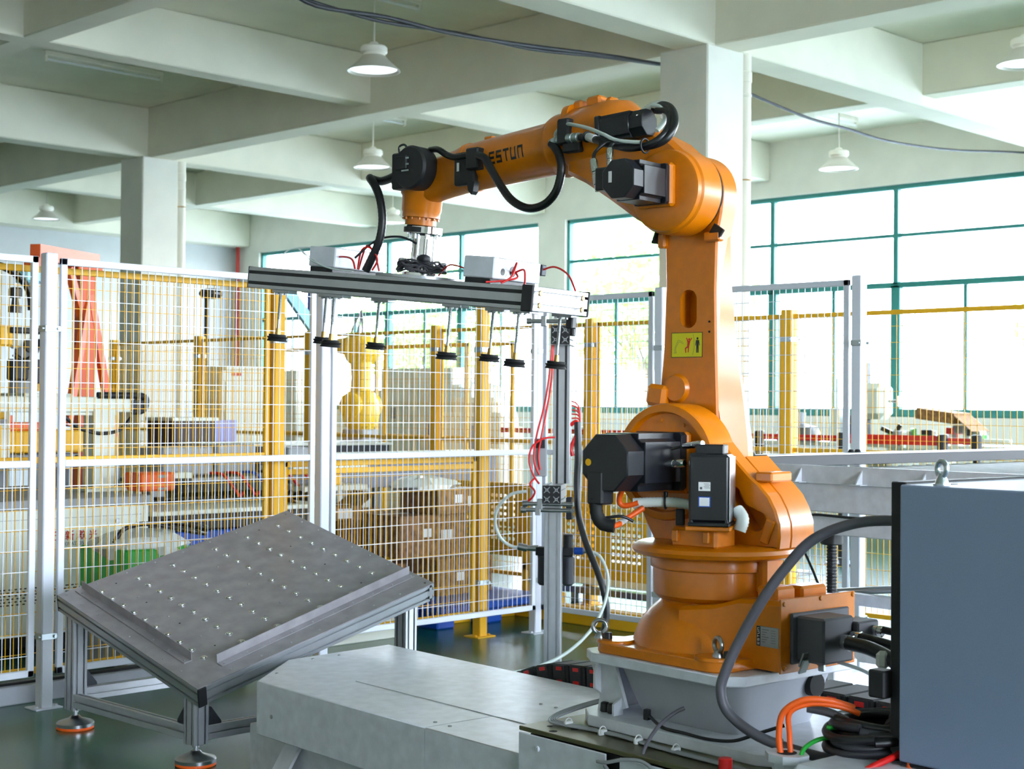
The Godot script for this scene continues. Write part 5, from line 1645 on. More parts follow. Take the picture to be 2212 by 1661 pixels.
# ---------------------------------------------------------------- lifting roller conveyor at right
func conveyor() -> void:
	var t := thing("roller_conveyor", "white framed lifting roller conveyor behind the control cabinet", "conveyor", Vector3.ZERO, deg_to_rad(-5.0))
	var W: Material = M.white_steel
	var b := MB.new()
	b.box(V(5.25, 1.208, -3.1), V(0.008, 0.078, 2.9), 0.001)
	b.box(V(5.30, 1.11, -3.1), V(0.09, 0.125, 2.9), 0.004)
	put("stop_beam", b, W, t)
	for u in [4.18, 3.86, 3.55, 3.24]:
		b = MB.new()
		b.x = Transform3D(Basis(Vector3.UP, PI), V(5.246, 1.174, -u))
		b.prism(PackedVector2Array([Vector2(0.0, 0.0), Vector2(0.045, 0.0), Vector2(0.0, 0.06)]), -0.003, 0.003)
		b.x = Transform3D.IDENTITY
		b.box(V(5.22, 1.173, -u), V(0.05, 0.004, 0.06), 0.001)
		put("gusset", b, W, t)
	b = MB.new()
	b.box(V(5.31, 0.99, -3.1), V(0.08, 0.08, 2.75), 0.004)
	put("lower_beam", b, W, t)
	for u in [4.46, 1.7]:
		b = MB.new()
		b.box(V(6.4, 1.10, -u), V(2.2, 0.12, 0.07), 0.003)
		put("side_beam", b, W, t)
	b = MB.new()
	b.box(V(6.4, 1.258, -4.44), V(2.35, 0.05, 0.045), 0.003)
	var rail := put("guide_rail", b, M.alu, t)
	b = MB.new()
	b.box(V(6.4, 1.25, -4.414), V(2.33, 0.05, 0.012), 0.002)
	b.box(V(5.24, 1.255, -4.42), V(0.10, 0.055, 0.035), 0.004)
	for x in [5.22, 5.95, 6.0]: b.cyl(V(x, 1.283, -4.44), V(x, 1.297, -4.44), 0.018, 0.01, 12)
	put("rail_strip", b, M.black_plastic, rail, "black strip along the rail")
	for i in 18:
		b = MB.new()
		b.cyl(V(5.42 + i * 0.115, 1.195, -4.36), V(5.42 + i * 0.115, 1.195, -1.8), 0.024, -1, 16)
		put("roller", b, M.steel, t)
	for r in [5.36, 7.2]:
		for u in [4.1, 2.0]:
			b = MB.new()
			b.box(V(r, 0.03, -u), V(0.22, 0.06, 0.22), 0.004)
			b.box(V(r, 0.30, -u), V(0.13, 0.5, 0.13), 0.004)
			put("jack_foot", b, W, t)
			b = MB.new()
			b.cyl(V(r, 0.55, -u), V(r, 0.93, -u), 0.02, -1, 14)
			for k in 26: b.torus(V(r, 0.56 + k * 0.0142, -u), Vector3.UP, 0.021, 0.0035, 12, 4)
			b.cyl(V(r, 0.90, -u), V(r, 0.95, -u), 0.05, -1, 8, 0.004)
			put("lifting_screw", b, M.black, t)
			b = MB.new()
			b.box(V(r, 0.57, -u), V(0.12, 0.05, 0.12), 0.004)
			b.box(V(r, 0.585, -u), V(0.17, 0.012, 0.05), 0.002)
			put("screw_gear", b, M.blue, t)
	b = MB.new()
	b.bar(V(5.5, 0.655, -4.15), V(5.5, 0.655, -1.9), 0.05, 0.05)
	b.bar(V(5.36, 0.45, -4.05), V(5.36, 0.45, -2.0), 0.07, 0.07, Vector3.UP, 0.003)
	b.bar(V(5.4, 0.3, -4.1), V(7.2, 0.3, -4.1), 0.07, 0.07, Vector3.UP, 0.003)
	b.bar(V(5.4, 0.15, -4.0), V(7.2, 0.15, -2.0), 0.07, 0.07, Vector3.UP, 0.003)
	put("lower_frame", b, W, t)
	b = MB.new()
	b.cyl(V(5.6, 0.66, -4.25), V(5.52, 0.78, -3.4), 0.017, -1, 12)
	b.cyl(V(5.55, 0.64, -4.2), V(5.55, 0.63, -2.0), 0.018, -1, 12)
	put("drive_shaft", b, M.steel, t)
	var TB := Basis(Vector3.UP, deg_to_rad(-5.0))
	var P := func(q: Array) -> Array:
		var o := []
		for p in q: o.append(TB * V(p[0], p[1], p[2]))
		return o
	hose("black_cable", "thin black cable hanging from the conveyor's lower beam", "cable", P.call([[5.24, 1.02, -4.12], [5.24, 1.035, -4.1], [5.245, 1.032, -3.9], [5.245, 1.031, -3.5], [5.25, 1.031, -3.0]]), 0.006, M.hose_black, "", 0.0, 6)
	hose("black_cable", "thin black cable dangling to the floor by the lifting screw", "cable", P.call([[5.25, 0.96, -4.17], [5.22, 0.90, -4.15], [5.18, 0.78, -4.05], [5.15, 0.66, -3.97], [5.13, 0.5, -3.95], [5.13, 0.3, -3.95]]), 0.0055, M.hose_black, "", 0.0, 6)

# ---------------------------------------------------------------- cable carriers
func chain(label: String, path: Array, w: float, h: float, n: int, called := "cable_carrier") -> void:
	var t := thing(called, label, "cable carrier", Vector3.ZERO, deg_to_rad(-5.0), "black cable carriers")
	var pts := MB.smooth(path, 12)
	var len := 0.0
	for i in pts.size() - 1: len += pts[i].distance_to(pts[i + 1])
	var step := len / n
	var at := 0.0
	var next := step / 2
	for i in pts.size() - 1:
		var d: float = pts[i].distance_to(pts[i + 1])
		while next <= at + d and d > 0.0:
			var p: Vector3 = pts[i].lerp(pts[i + 1], (next - at) / d)
			var dir: Vector3 = (pts[i + 1] - pts[i]).normalized()
			var across := V(1, 0, 0)
			var up := dir.cross(across).normalized()
			if up.y < 0: up = -up
			var bs := Basis(across, up, across.cross(up))
			var b := MB.new()
			b.box(p, V(w, h, step * 0.93), 0.006, bs)
			for s in [-1, 1]: b.box(p + bs * V(s * (w / 2 + 0.002), 0, 0), V(0.004, h * 0.9, step * 0.6), 0.002, bs)
			var l := put("link", b, M.black_plastic, t)
			b = MB.new()
			for y in [-0.3, 0.3]: b.box(p + bs * V(-w / 2 - 0.004, y * h, 0), V(0.003, h * 0.17, step * 0.34), 0.001, bs)
			put("red_square", b, M.red, l)
			next += step
		at += d

func chains() -> void:
	chain("curved black cable carrier with red squares behind the track, left of the riser", [V(4.12, 0.33, -4.74), V(4.12, 0.37, -4.66), V(4.12, 0.42, -4.5), V(4.12, 0.44, -4.3), V(4.12, 0.455, -4.0), V(4.12, 0.465, -3.6)], 0.14, 0.085, 12)
	chain("straight black cable carrier with red squares behind the riser, at right", [V(4.18, 0.50, -3.5), V(4.18, 0.50, -3.2), V(4.18, 0.50, -2.9), V(4.18, 0.495, -2.4)], 0.2, 0.105, 10)
	for q in [[4.12, 4.38, 0.40], [4.18, 3.2, 0.44], [4.18, 2.6, 0.44]]:
		var b := MB.new()
		b.box(TF(q[0], q[2] / 2, q[1]), V(0.03, q[2], 0.03), 0.003)
		b.box(TF(q[0], q[2] - 0.006, q[1]), V(0.2, 0.012, 0.05), 0.002)
		tag(put("carrier_support", b, M.black), ["black leg under the curved cable carrier", "black leg under the straight cable carrier by the riser", "black leg under the straight cable carrier by the cabinet"][int(q[1] < 4) + int(q[1] < 3)], "support", "cable carrier legs")
	var b := MB.new()
	b.box(TF(4.1, 0.43, 2.75), V(0.25, 0.02, 1.5), 0.002, Basis(Vector3.UP, deg_to_rad(-5.0)))
	tag(put("carrier_tray", b, M.white_steel), "white tray strip under the straight cable carrier", "tray")

# ---------------------------------------------------------------- loose cables at the lower right
func cables() -> void:
	var P := func(q: Array) -> Array:
		var o := []
		for p in q: o.append(TF(p[0], p[1], p[2]))
		return o
	hose("grey_cable", "thick grey cable arching from the control cabinet down past the robot base", "cable", P.call([[3.30, 1.21, 2.26], [3.26, 1.20, 2.40], [3.22, 1.15, 2.52], [3.19, 1.06, 2.60], [3.17, 0.97, 2.66], [3.16, 0.87, 2.72], [3.14, 0.78, 2.755], [3.13, 0.72, 2.765], [3.14, 0.66, 2.74], [3.19, 0.6, 2.66], [3.28, 0.56, 2.52], [3.38, 0.54, 2.38]]), 0.0145, M.cable_grey)
	var g := "black hoses from the connector hood"
	hose("black_hose", "thick black hose curving down from the connector hood", "hose", P.call([[3.50, 0.835, 2.62], [3.50, 0.828, 2.54], [3.50, 0.80, 2.46], [3.49, 0.74, 2.39], [3.48, 0.64, 2.35], [3.46, 0.55, 2.36]]), 0.02, M.hose_black, g)
	hose("black_hose", "middle black hose from the connector hood to the cabinet", "hose", P.call([[3.56, 0.845, 2.62], [3.57, 0.832, 2.52], [3.57, 0.80, 2.42], [3.56, 0.75, 2.34], [3.56, 0.66, 2.30]]), 0.014, M.hose_black, g)
	hose("black_hose", "thin upper black hose from the connector hood to the cabinet", "hose", P.call([[3.65, 0.86, 2.61], [3.65, 0.85, 2.52], [3.65, 0.82, 2.42], [3.65, 0.77, 2.32]]), 0.011, M.hose_black, g)
	hose("clear_hose", "clear air hose hanging under the connector hood", "hose", P.call([[3.56, 0.765, 2.70], [3.57, 0.745, 2.60], [3.57, 0.69, 2.48], [3.56, 0.62, 2.38], [3.55, 0.56, 2.34]]), 0.0055, M.clear_tube)
	var b := MB.new()
	b.box(TF(3.50, 0.806, 2.50), V(0.06, 0.05, 0.035), 0.01, Basis(Vector3.UP, 0.4))
	tag(put("cable_tag", b, M.film), "pale plastic tag wrapped round the thick black hose", "tag", "cable tags")
	b = MB.new()
	b.box(TF(3.65, 0.845, 2.44), V(0.03, 0.05, 0.006), 0.001, Basis(Vector3.UP, 0.4))
	tag(put("cable_tag", b, M.film), "small grey tag on the thin upper black hose", "tag", "cable tags")
	# orange and green leads from the gland block
	hose("orange_cable", "orange cable rising from the white gland block, front strand", "cable", P.call([[3.12, 0.58, 2.545], [3.115, 0.64, 2.55], [3.12, 0.70, 2.54], [3.15, 0.735, 2.50], [3.20, 0.735, 2.455], [3.26, 0.715, 2.42]]), 0.0085, M.cable_orange, "orange cables at the gland block")
	hose("orange_cable", "orange cable rising from the white gland block, rear strand", "cable", P.call([[3.14, 0.58, 2.53], [3.14, 0.64, 2.535], [3.135, 0.70, 2.53], [3.17, 0.725, 2.49], [3.22, 0.72, 2.44], [3.27, 0.70, 2.41]]), 0.0075, M.cable_orange, "orange cables at the gland block")
	hose("green_cable", "green cable leaving the white gland block", "cable", P.call([[3.14, 0.585, 2.50], [3.15, 0.615, 2.49], [3.18, 0.638, 2.46], [3.23, 0.64, 2.42], [3.28, 0.63, 2.39]]), 0.006, M.cable_green, "green cables by the cable heap")
	hose("green_cable", "green cable lying on top of the black cable heap", "cable", P.call([[3.20, 0.665, 2.46], [3.22, 0.665, 2.42], [3.24, 0.65, 2.37], [3.25, 0.62, 2.32], [3.26, 0.60, 2.29]]), 0.0065, M.cable_green, "green cables by the cable heap")
	hose("green_cable", "green cable just below the first on the black cable heap", "cable", P.call([[3.20, 0.635, 2.40], [3.22, 0.63, 2.37], [3.235, 0.615, 2.33], [3.25, 0.595, 2.30]]), 0.0065, M.cable_green, "green cables by the cable heap")
	hose("green_cable", "thin green cable rising along the cabinet's left edge", "cable", P.call([[3.30, 0.56, 2.40], [3.31, 0.64, 2.36], [3.33, 0.72, 2.31], [3.36, 0.80, 2.265]]), 0.005, M.cable_green, "green cables by the cable heap")
	hose("orange_cable", "orange cable rising along the cabinet's left edge", "cable", P.call([[3.18, 0.54, 2.22], [3.22, 0.56, 2.23], [3.28, 0.60, 2.26], [3.33, 0.66, 2.275], [3.36, 0.74, 2.27], [3.38, 0.82, 2.25]]), 0.009, M.cable_orange, "orange cables by the cabinet")
	hose("orange_cable", "orange cable end curling at the bottom of the cable heap", "cable", P.call([[3.12, 0.545, 2.30], [3.14, 0.535, 2.26], [3.17, 0.545, 2.225], [3.2, 0.58, 2.21], [3.22, 0.63, 2.22]]), 0.009, M.cable_orange, "orange cables by the cabinet")
	hose("red_cable", "red cable running forward out of the cable heap", "cable", P.call([[3.0, 0.44, 2.36], [3.03, 0.50, 2.34], [3.07, 0.56, 2.31], [3.13, 0.60, 2.28], [3.22, 0.625, 2.26], [3.3, 0.64, 2.27]]), 0.0085, M.red)
	hose("yellow_cable", "thin yellow cable by the cabinet's lower left edge", "cable", P.call([[3.26, 0.69, 2.30], [3.25, 0.67, 2.26], [3.235, 0.63, 2.235], [3.23, 0.57, 2.225], [3.25, 0.54, 2.225]]), 0.0048, M.cable_yellow)
	# heap of coiled black cables
	var rng := RandomNumberGenerator.new()
	rng.seed = 11
	for i in 22:
		var pts := []
		var cx := 3.34 + rng.randf_range(-0.03, 0.03)
		var cu := 2.38 + rng.randf_range(-0.02, 0.02)
		var ra := 0.13 + rng.randf_range(-0.03, 0.035)
		var rb := 0.12 + rng.randf_range(-0.02, 0.02)
		var hh := 0.527 + 0.0068 * i
		var n := 16
		var ph := rng.randf() * TAU
		for k in n + 1:
			var a := ph + TAU * k / n
			pts.append([cx + cos(a) * ra, hh + sin(a * 2.0 + i) * 0.006 + k * 0.0006, cu + sin(a) * rb])
		hose("coiled_cable", "loop of black cable in the heap between robot and cabinet", "cable", P.call(pts), 0.0115, M.hose_black if i % 4 else M.cable_dark, "coils of black cable in the heap", 0.0, 8)
	for i in 5:
		var a := i * 0.5
		hose("black_cable", "black cable rising from the heap beside the cabinet", "cable", P.call([[3.22 + i * 0.03, 0.55, 2.36 - i * 0.02], [3.22 + i * 0.02, 0.62 + i * 0.02, 2.33], [3.26 + i * 0.02, 0.69 + i * 0.01, 2.30 - i * 0.01], [3.34 + i * 0.01, 0.72 + i * 0.03, 2.28]]), 0.008, M.hose_black, "black cables rising from the heap", 0.0, 8)
	hose("grey_cable", "grey cable laid over the left of the cable heap", "cable", P.call([[3.22, 0.70, 2.54], [3.25, 0.69, 2.48], [3.27, 0.66, 2.42], [3.27, 0.62, 2.36], [3.26, 0.58, 2.32]]), 0.012, M.cable_grey)
	# grey control leads on the carriage
	g = "grey control leads on the carriage"
	for i in 4:
		var o := i * 0.009
		hose("control_lead", "grey control lead clipped along the carriage edge", "cable", P.call([[3.62, 0.553, 3.535 - o], [3.40, 0.545, 3.535 - o], [3.24, 0.53, 3.53 - o], [3.155 + o, 0.52, 3.49], [3.15 + o, 0.517, 3.43], [3.17 + o * 0.7, 0.516, 3.33], [3.175 + o * 0.6, 0.516, 3.2], [3.16 + o * 0.6, 0.516, 3.05], [3.15 + o * 0.6, 0.516, 2.85], [3.14 + o * 0.6, 0.516, 2.6]]), 0.004, M.machine_grey, g, 0.0, 8)
	hose("control_lead", "grey lead with a bare end standing up beside the base slab", "cable", P.call([[3.06, 0.40, 3.02], [3.075, 0.47, 3.02], [3.10, 0.53, 3.02], [3.13, 0.585, 3.0], [3.165, 0.622, 2.975], [3.19, 0.638, 2.955]]), 0.0055, M.cable_grey, g, 0.0, 8)
	hose("control_lead", "grey lead drooping over the carriage's side panel", "cable", P.call([[3.045, 0.47, 3.16], [3.04, 0.475, 3.12], [3.045, 0.495, 3.05], [3.05, 0.50, 2.98], [3.045, 0.475, 2.92], [3.045, 0.43, 2.89]]), 0.0055, M.machine_grey, g, 0.0, 8)
	hose("control_lead", "grey lead slanting down out of the gap between the side panels", "cable", P.call([[3.055, 0.46, 3.14], [3.045, 0.44, 3.10], [3.04, 0.39, 3.04], [3.04, 0.34, 2.99]]), 0.0055, M.machine_grey, g, 0.0, 8)
	hose("black_cable", "black lead with a small sensor lying on the base slab", "cable", P.call([[3.27, 0.57, 3.17], [3.255, 0.55, 3.10], [3.24, 0.552, 3.0], [3.235, 0.552, 2.9], [3.25, 0.56, 2.82], [3.27, 0.59, 2.75], [3.30, 0.62, 2.68]]), 0.005, M.hose_black, "", 0.0, 8)
	b = MB.new()
	b.box(TF(3.275, 0.572, 3.185), V(0.018, 0.032, 0.018), 0.002)
	tag(put("sensor", b, M.black_plastic), "small black sensor standing on the base slab", "sensor")
	for u in [3.42, 3.27, 3.12, 2.97, 2.78]:
		b = MB.new()
		b.box(TF(3.172, 0.518, u), V(0.03, 0.016, 0.014), 0.002, Basis(Vector3.UP, deg_to_rad(-5.0)))
		b.torus(TF(3.172, 0.52, u), V(0, 0, 1), 0.016, 0.002, 12, 5)
		tag(put("cable_clip", b, M.tag_white), "white clip holding grey leads on the carriage edge", "clip", "white cable clips on the carriage")
	hose("floor_hose", "thin milky hose lying across the floor in front of the ball table", "hose", [V(1.5, 0.008, -5.6), V(2.2, 0.008, -5.35), V(2.7, 0.008, -5.25), V(3.1, 0.008, -5.0), V(3.4, 0.008, -4.85), V(3.9, 0.008, -4.9)], 0.006, M.clear_tube, "", 0.0, 8)

# ---------------------------------------------------------------- things behind the fence
func boxes(called: String, label: String, cat: String, at: Vector3, turn: float, parts: Array, group := "") -> Node3D:   # parts: [name, centre, size, material, bevel]
	var t := thing(called, label, cat, at, turn, group)
	for p in parts:
		var b := MB.new()
		b.box(p[1], p[2], p[4] if p.size() > 4 else 0.005)
		put(p[0], b, p[3], t)
	return t

func laser_machine() -> void:
	var t := thing("laser_machine", "long cream machine cabinet with red Chinese lettering behind the ball table", "machine", V(4.0, 0, -8.9))
	var b := MB.new()
	b.box(V(-0.1, 0.49, 0), V(2.5, 0.74, 1.4), 0.006)
	put("body", b, M.machine_white, t)
	b = MB.new()
	b.box(V(-0.1, 0.89, 0), V(2.54, 0.05, 1.44), 0.004)
	put("table_top", b, M.machine_grey, t)
	b = MB.new()
	for x in [-1.25, 1.05]: for z in [-0.6, 0.6]: b.cyl(V(x, 0, z), V(x, 0.12, z), 0.04, -1, 12)
	b.box(V(-0.1, 0.08, 0), V(2.3, 0.08, 1.2), 0.004)
	put("foot", b, M.black, t)
	b = MB.new()
	for r in 6:
		for k in 22: b.box(V(0.02 + k * 0.033 + (r % 2) * 0.016, 0.31 + r * 0.018, 0.7003), V(0.022, 0.007, 0.002))
	for r in 7:
		for k in 12: b.box(V(-0.62 + k * 0.033 + (r % 2) * 0.016, 0.31 + r * 0.02, 0.7003), V(0.022, 0.007, 0.002))
	var vents := put("vent_slots", b, M.dark, t)
	vents.set_meta("kind", "stuff")
	b = MB.new()
	b.box(V(-0.1, 0.80, 0.7), V(2.4, 0.003, 0.003))
	put("seam", b, M.machine_grey, t)
	for x in [0.93, -0.02, -0.9]:
		b = MB.new()
		b.cyl(V(x, 0.765, 0.70), V(x, 0.765, 0.712), 0.016, -1, 14, 0.002)
		put("lock", b, M.steel, t)
	b = MB.new()
	var glyphs := [
		[[2.8, 10, 0.4, 6.6], [2.8, 10, 5.4, 6.8], [1.6, 6, 4.2, 6], [4.2, 6, 4.2, 3.8], [1.6, 6, 1.6, 1.2], [1.6, 1.2, 4.8, 1.2], [4.8, 1.2, 4.8, 2.4], [6.6, 8.6, 6.6, 3], [9, 9.8, 9, 0.4], [9, 0.4, 8, 0.8]],
		[[2.5, 10, 3, 9], [1, 8.6, 5, 8.6], [1.8, 8.2, 2.2, 7], [4.2, 8.2, 3.6, 7], [0.5, 6.6, 5.5, 6.6], [0.8, 4.6, 5.2, 4.6], [3, 6.6, 3, 0.3], [3, 4.4, 1, 1.5], [3.2, 4, 4.8, 2], [9, 9.8, 6.4, 8.8], [6.4, 8.8, 6.4, 4], [6.4, 4, 5.6, 0.5], [6.4, 6, 9.6, 6], [8.2, 6, 8.2, 0]],
		[[0.5, 9.5, 1.5, 8.5], [0.2, 6.5, 1.2, 5.6], [0.2, 0.8, 1.6, 3.6], [3.2, 9.9, 2.8, 9.2], [2.4, 9, 5, 9], [5, 9, 5, 6], [2.4, 6, 5, 6], [2.4, 9, 2.4, 6], [2.4, 7.5, 5, 7.5], [3.6, 5.8, 3.6, 5], [2, 5, 5.6, 5], [3.4, 5, 3, 2.5], [3, 2.5, 2, 0.4], [3.3, 3.2, 5, 3.2], [5, 3.2, 4.8, 0.6], [7, 9.8, 6, 6.8], [6.8, 8, 9.4, 8], [8.6, 8, 7.6, 4], [7.6, 4, 5.6, 0.4], [6.6, 6, 7.8, 3], [7.8, 3, 9.6, 0.4]],
		[[5, 10, 5, 5.5], [2, 9, 3, 6.5], [8, 9, 7, 6.5], [1, 5, 9, 5], [4, 5, 3.5, 2], [3.5, 2, 1, 0], [6, 5, 6, 1], [6, 1, 9, 0.5], [9, 0.5, 9, 2]]]
	for i in 4:
		for s in glyphs[i]: b.bar(V(0.50 + i * 0.078 + s[0] * 0.0064, 0.665 + s[1] * 0.0058, 0.701), V(0.50 + i * 0.078 + s[2] * 0.0064, 0.665 + s[3] * 0.0058, 0.701), 0.0062, 0.001, V(0, 0, 1))
	put("lettering", b, M.red_pipe, t, "red Chinese lettering")
	var tm := TextMesh.new()
	tm.text = "INNOVATION LASER"
	var f := SystemFont.new()
	f.font_names = PackedStringArray(["Droid Serif"])
	tm.font = f; tm.font_size = 32; tm.pixel_size = 0.00088; tm.depth = 0.001
	tm.horizontal_alignment = HORIZONTAL_ALIGNMENT_RIGHT
	var o := share("lettering", tm, mt("print_blue", rgb(44, 78, 116), 0.5), t, Transform3D(Basis.IDENTITY, V(0.805, 0.645, 0.701)))
	o.set_meta("label", "dark blue small lettering")
	# gantry on the table
	b = MB.new()
	b.box(V(1.15, 1.18, 0.1), V(0.15, 0.54, 0.15), 0.006)
	b.box(V(1.15, 0.925, 0.1), V(0.30, 0.02, 0.24), 0.003)
	put("gantry_post", b, M.machine_white, t)
	b = MB.new()
	b.box(V(0.5, 1.475, 0.1), V(1.75, 0.10, 0.12), 0.006)
	b.box(V(1.0, 1.415, 0.1), V(0.5, 0.02, 0.1), 0.003)
	put("gantry_beam", b, M.machine_white, t)
	b = MB.new()
	b.tube([V(1.1, 1.535, 0.16), V(1.3, 1.535, 0.16), V(1.44, 1.53, 0.16), V(1.46, 1.49, 0.16), V(1.44, 1.44, 0.16), V(1.36, 1.43, 0.16)], 0.022, 8, 5)
	b.box(V(1.40, 1.47, 0.14), V(0.1, 0.08, 0.06), 0.006)
	put("drag_chain", b, M.black_plastic, t)
	b = MB.new()
	b.tube([V(0.85, 1.41, 0.17), V(0.95, 1.33, 0.18), V(1.1, 1.29, 0.19), V(1.25, 1.31, 0.18), V(1.34, 1.39, 0.17)], 0.012, 8, 6)
	put("cable_loop", b, M.hose_black, t)

func background() -> void:
	laser_machine()
	var Y: Material = M.fence_yellow
	boxes("servo_drive", "orange servo box clamped on the cream machine's table", "motor", V(5.42, 0.915, -8.62), 0.0, [["body", V(0, 0.06, 0), V(0.27, 0.12, 0.2), M.cable_orange, 0.012], ["clamp", V(0.03, 0.095, 0.1), V(0.06, 0.02, 0.012), M.machine_grey], ["clamp", V(0.03, 0.015, 0.1), V(0.07, 0.016, 0.012), M.machine_grey], ["end_block", V(0.21, 0.05, 0), V(0.14, 0.05, 0.14), M.black_plastic], ["end_block", V(0.2, 0.095, 0.0), V(0.16, 0.04, 0.15), M.machine_white]])
	boxes("linear_slide", "grey slide with black knobs on the cream machine, under the brown cabinet", "machine part", V(5.25, 0.915, -9.3), 0.0, [["rail", V(0, 0.16, 0), V(0.75, 0.05, 0.1), M.machine_grey], ["knob", V(0.02, 0.2, 0.02), V(0.03, 0.03, 0.03), M.black], ["knob", V(0.14, 0.2, 0.02), V(0.03, 0.03, 0.03), M.black], ["knob", V(0.25, 0.2, 0.02), V(0.03, 0.03, 0.03), M.black], ["stand", V(-0.25, 0.07, 0), V(0.1, 0.14, 0.1), M.machine_grey], ["stand", V(0.28, 0.07, 0), V(0.1, 0.14, 0.1), M.machine_grey]])
	# yellow tray and machine at far left
	boxes("yellow_tray", "bright yellow tray on a grey stand seen through the leftmost fence panel", "tray", V(5.1, 0, -10.3), 0.0, [["tray", V(0.0, 1.2, 0), V(1.4, 0.16, 0.5), M.crate_yellow, 0.01], ["stand", V(0.0, 1.06, 0), V(1.3, 0.1, 0.42), M.machine_grey], ["leg", V(-0.55, 0.5, 0), V(0.1, 1.0, 0.3), M.machine_grey], ["leg", V(0.55, 0.5, 0), V(0.1, 1.0, 0.3), M.machine_grey]])
	boxes("yellow_fixture", "tall yellow fixture block standing before the yellow tray", "fixture", V(4.78, 0, -9.75), 0.0, [["block", V(0.02, 1.19, 0), V(0.22, 0.28, 0.2), M.crate_yellow, 0.008], ["grey_band", V(0.03, 1.35, 0), V(0.26, 0.04, 0.22), M.machine_grey], ["arm", V(0.08, 1.41, 0), V(0.2, 0.08, 0.12), M.crate_yellow, 0.01], ["base", V(0, 0.52, 0), V(0.3, 1.04, 0.3), M.machine_grey]])
	boxes("orange_part", "orange metal part lying in the yellow tray", "part", V(5.30, 1.28, -10.15), 0.2, [["bar", V(0, 0.03, 0), V(0.35, 0.06, 0.1), M.cable_orange, 0.01], ["lug", V(-0.1, 0.08, 0), V(0.05, 0.06, 0.06), M.cable_orange]])
	# grey welding robot at far left
	var t := thing("welding_robot", "grey and black small robot seen through the leftmost fence panel", "robot", V(4.9, 0, -9.35))
	var b := MB.new()
	b.box(V(-0.05, 0.75, -0.5), V(0.3, 1.5, 0.3), 0.01)
	b.box(V(0.0, 1.52, -0.1), V(0.34, 0.05, 0.9), 0.006)
	put("pedestal", b, M.machine_white, t)
	b = MB.new()
	b.lathe([Vector2(0.0, 1.54), Vector2(0.09, 1.54), Vector2(0.085, 1.62), Vector2(0.06, 1.70), Vector2(0.0, 1.72)], 24)
	b.box(V(0.0, 1.80, 0), V(0.10, 0.2, 0.1), 0.02)
	put("base", b, M.machine_grey, t)
	b = MB.new()
	b.box(V(-0.07, 1.70, 0.06), V(0.11, 0.14, 0.1), 0.01); b.box(V(0.07, 1.69, 0.07), V(0.1, 0.16, 0.1), 0.01)
	b.cyl(V(0.02, 1.86, 0.08), V(0.02, 1.86, -0.06), 0.045, -1, 18)
	b.box(V(0.0, 1.96, 0.02), V(0.24, 0.04, 0.1), 0.008)
	put("motor", b, M.black_plastic, t)
	b = MB.new()
	b.box(V(0.0, 1.9, 0.0), V(0.18, 0.12, 0.09), 0.02)
	put("arm", b, M.machine_white, t)
	b = MB.new()
	b.box(V(-0.14, 1.92, 0.0), V(0.1, 0.13, 0.08), 0.01); b.box(V(0.1, 1.60, 0.02), V(0.05, 0.08, 0.06), 0.01)
	put("yellow_guard", b, M.crate_yellow, t)
	b = MB.new()
	b.box(V(-0.06, 2.21, 0.0), V(0.07, 0.07, 0.07), 0.01)
	b.cyl(V(-0.06, 2.10, 0.0), V(-0.06, 2.18, 0.0), 0.03, 0.02, 14)
	b.cyl(V(-0.06, 2.08, 0.0), V(-0.06, 2.12, 0.0), 0.045, -1, 16)
	put("torch_head", b, M.black, t)
	b = MB.new()
	b.tube([V(-0.3, 2.4, 0), V(-0.16, 2.38, 0), V(-0.04, 2.32, 0), V(0.04, 2.22, 0), V(0.055, 2.10, 0)], 0.024, 10, 6)
	b.tube([V(-0.12, 1.80, 0.1), V(-0.05, 1.76, 0.12), V(0.04, 1.82, 0.1), V(0.08, 1.9, 0.08)], 0.016, 8, 6)
	put("hose", b, M.hose_black, t)
	# jib crane
	t = thing("jib_crane", "orange red jib crane with slanting struts behind the left fence", "crane", V(6.29, 0, -11.0))
	b = MB.new()
	b.box(V(0, 1.3, 0), V(0.13, 2.6, 0.13), 0.006)
	b.box(V(0, 2.56, 0), V(0.22, 0.10, 0.2), 0.006)
	b.box(V(0, 0.01, 0), V(0.4, 0.02, 0.4), 0.004)
	put("column", b, M.crane_orange, t)
	b = MB.new()
	b.bar(V(-0.62, 2.63, 0.35), V(0.12, 2.63, -0.05), 0.09, 0.12)
	put("boom", b, M.crane_orange, t)
	for q in [[V(0.02, 2.35, 0.05), V(0.28, 1.2, 0.0)], [V(0.0, 2.3, 0.05), V(-0.22, 1.3, 0.15)], [V(-0.2, 2.55, 0.1), V(0.0, 2.1, 0.0)]]:
		b = MB.new()
		b.bar(q[0], q[1], 0.05, 0.06)
		put("strut", b, M.crane_orange, t)
	boxes("hoist", "light blue hoist with an orange hook block under the crane's boom", "hoist", V(5.66, 2.4, -10.65), 0.3, [["motor", V(-0.06, 0.05, 0), V(0.18, 0.13, 0.14), mt("light_blue", rgb(132, 190, 214), 0.4), 0.02], ["cap", V(0.045, 0.05, 0), V(0.03, 0.12, 0.12), M.black, 0.01], ["hook_block", V(0.11, 0.06, 0), V(0.08, 0.12, 0.08), M.crane_orange, 0.01], ["trolley", V(0.0, 0.14, 0), V(0.12, 0.1, 0.1), M.crane_orange]])
	# cabinets behind
	boxes("brown_cabinet", "dark brown cabinet behind the fence beside the lilac sheet", "cabinet", V(7.22, 0, -11.0), 0.0, [["body", V(0, 0.67, 0), V(0.42, 1.34, 0.4), mt("brown", rgb(66, 48, 44), 0.6), 0.006], ["door", V(0, 0.68, 0.202), V(0.38, 1.2, 0.012), M.brown, 0.004], ["top", V(0, 1.35, 0), V(0.46, 0.03, 0.44), M.machine_white]])
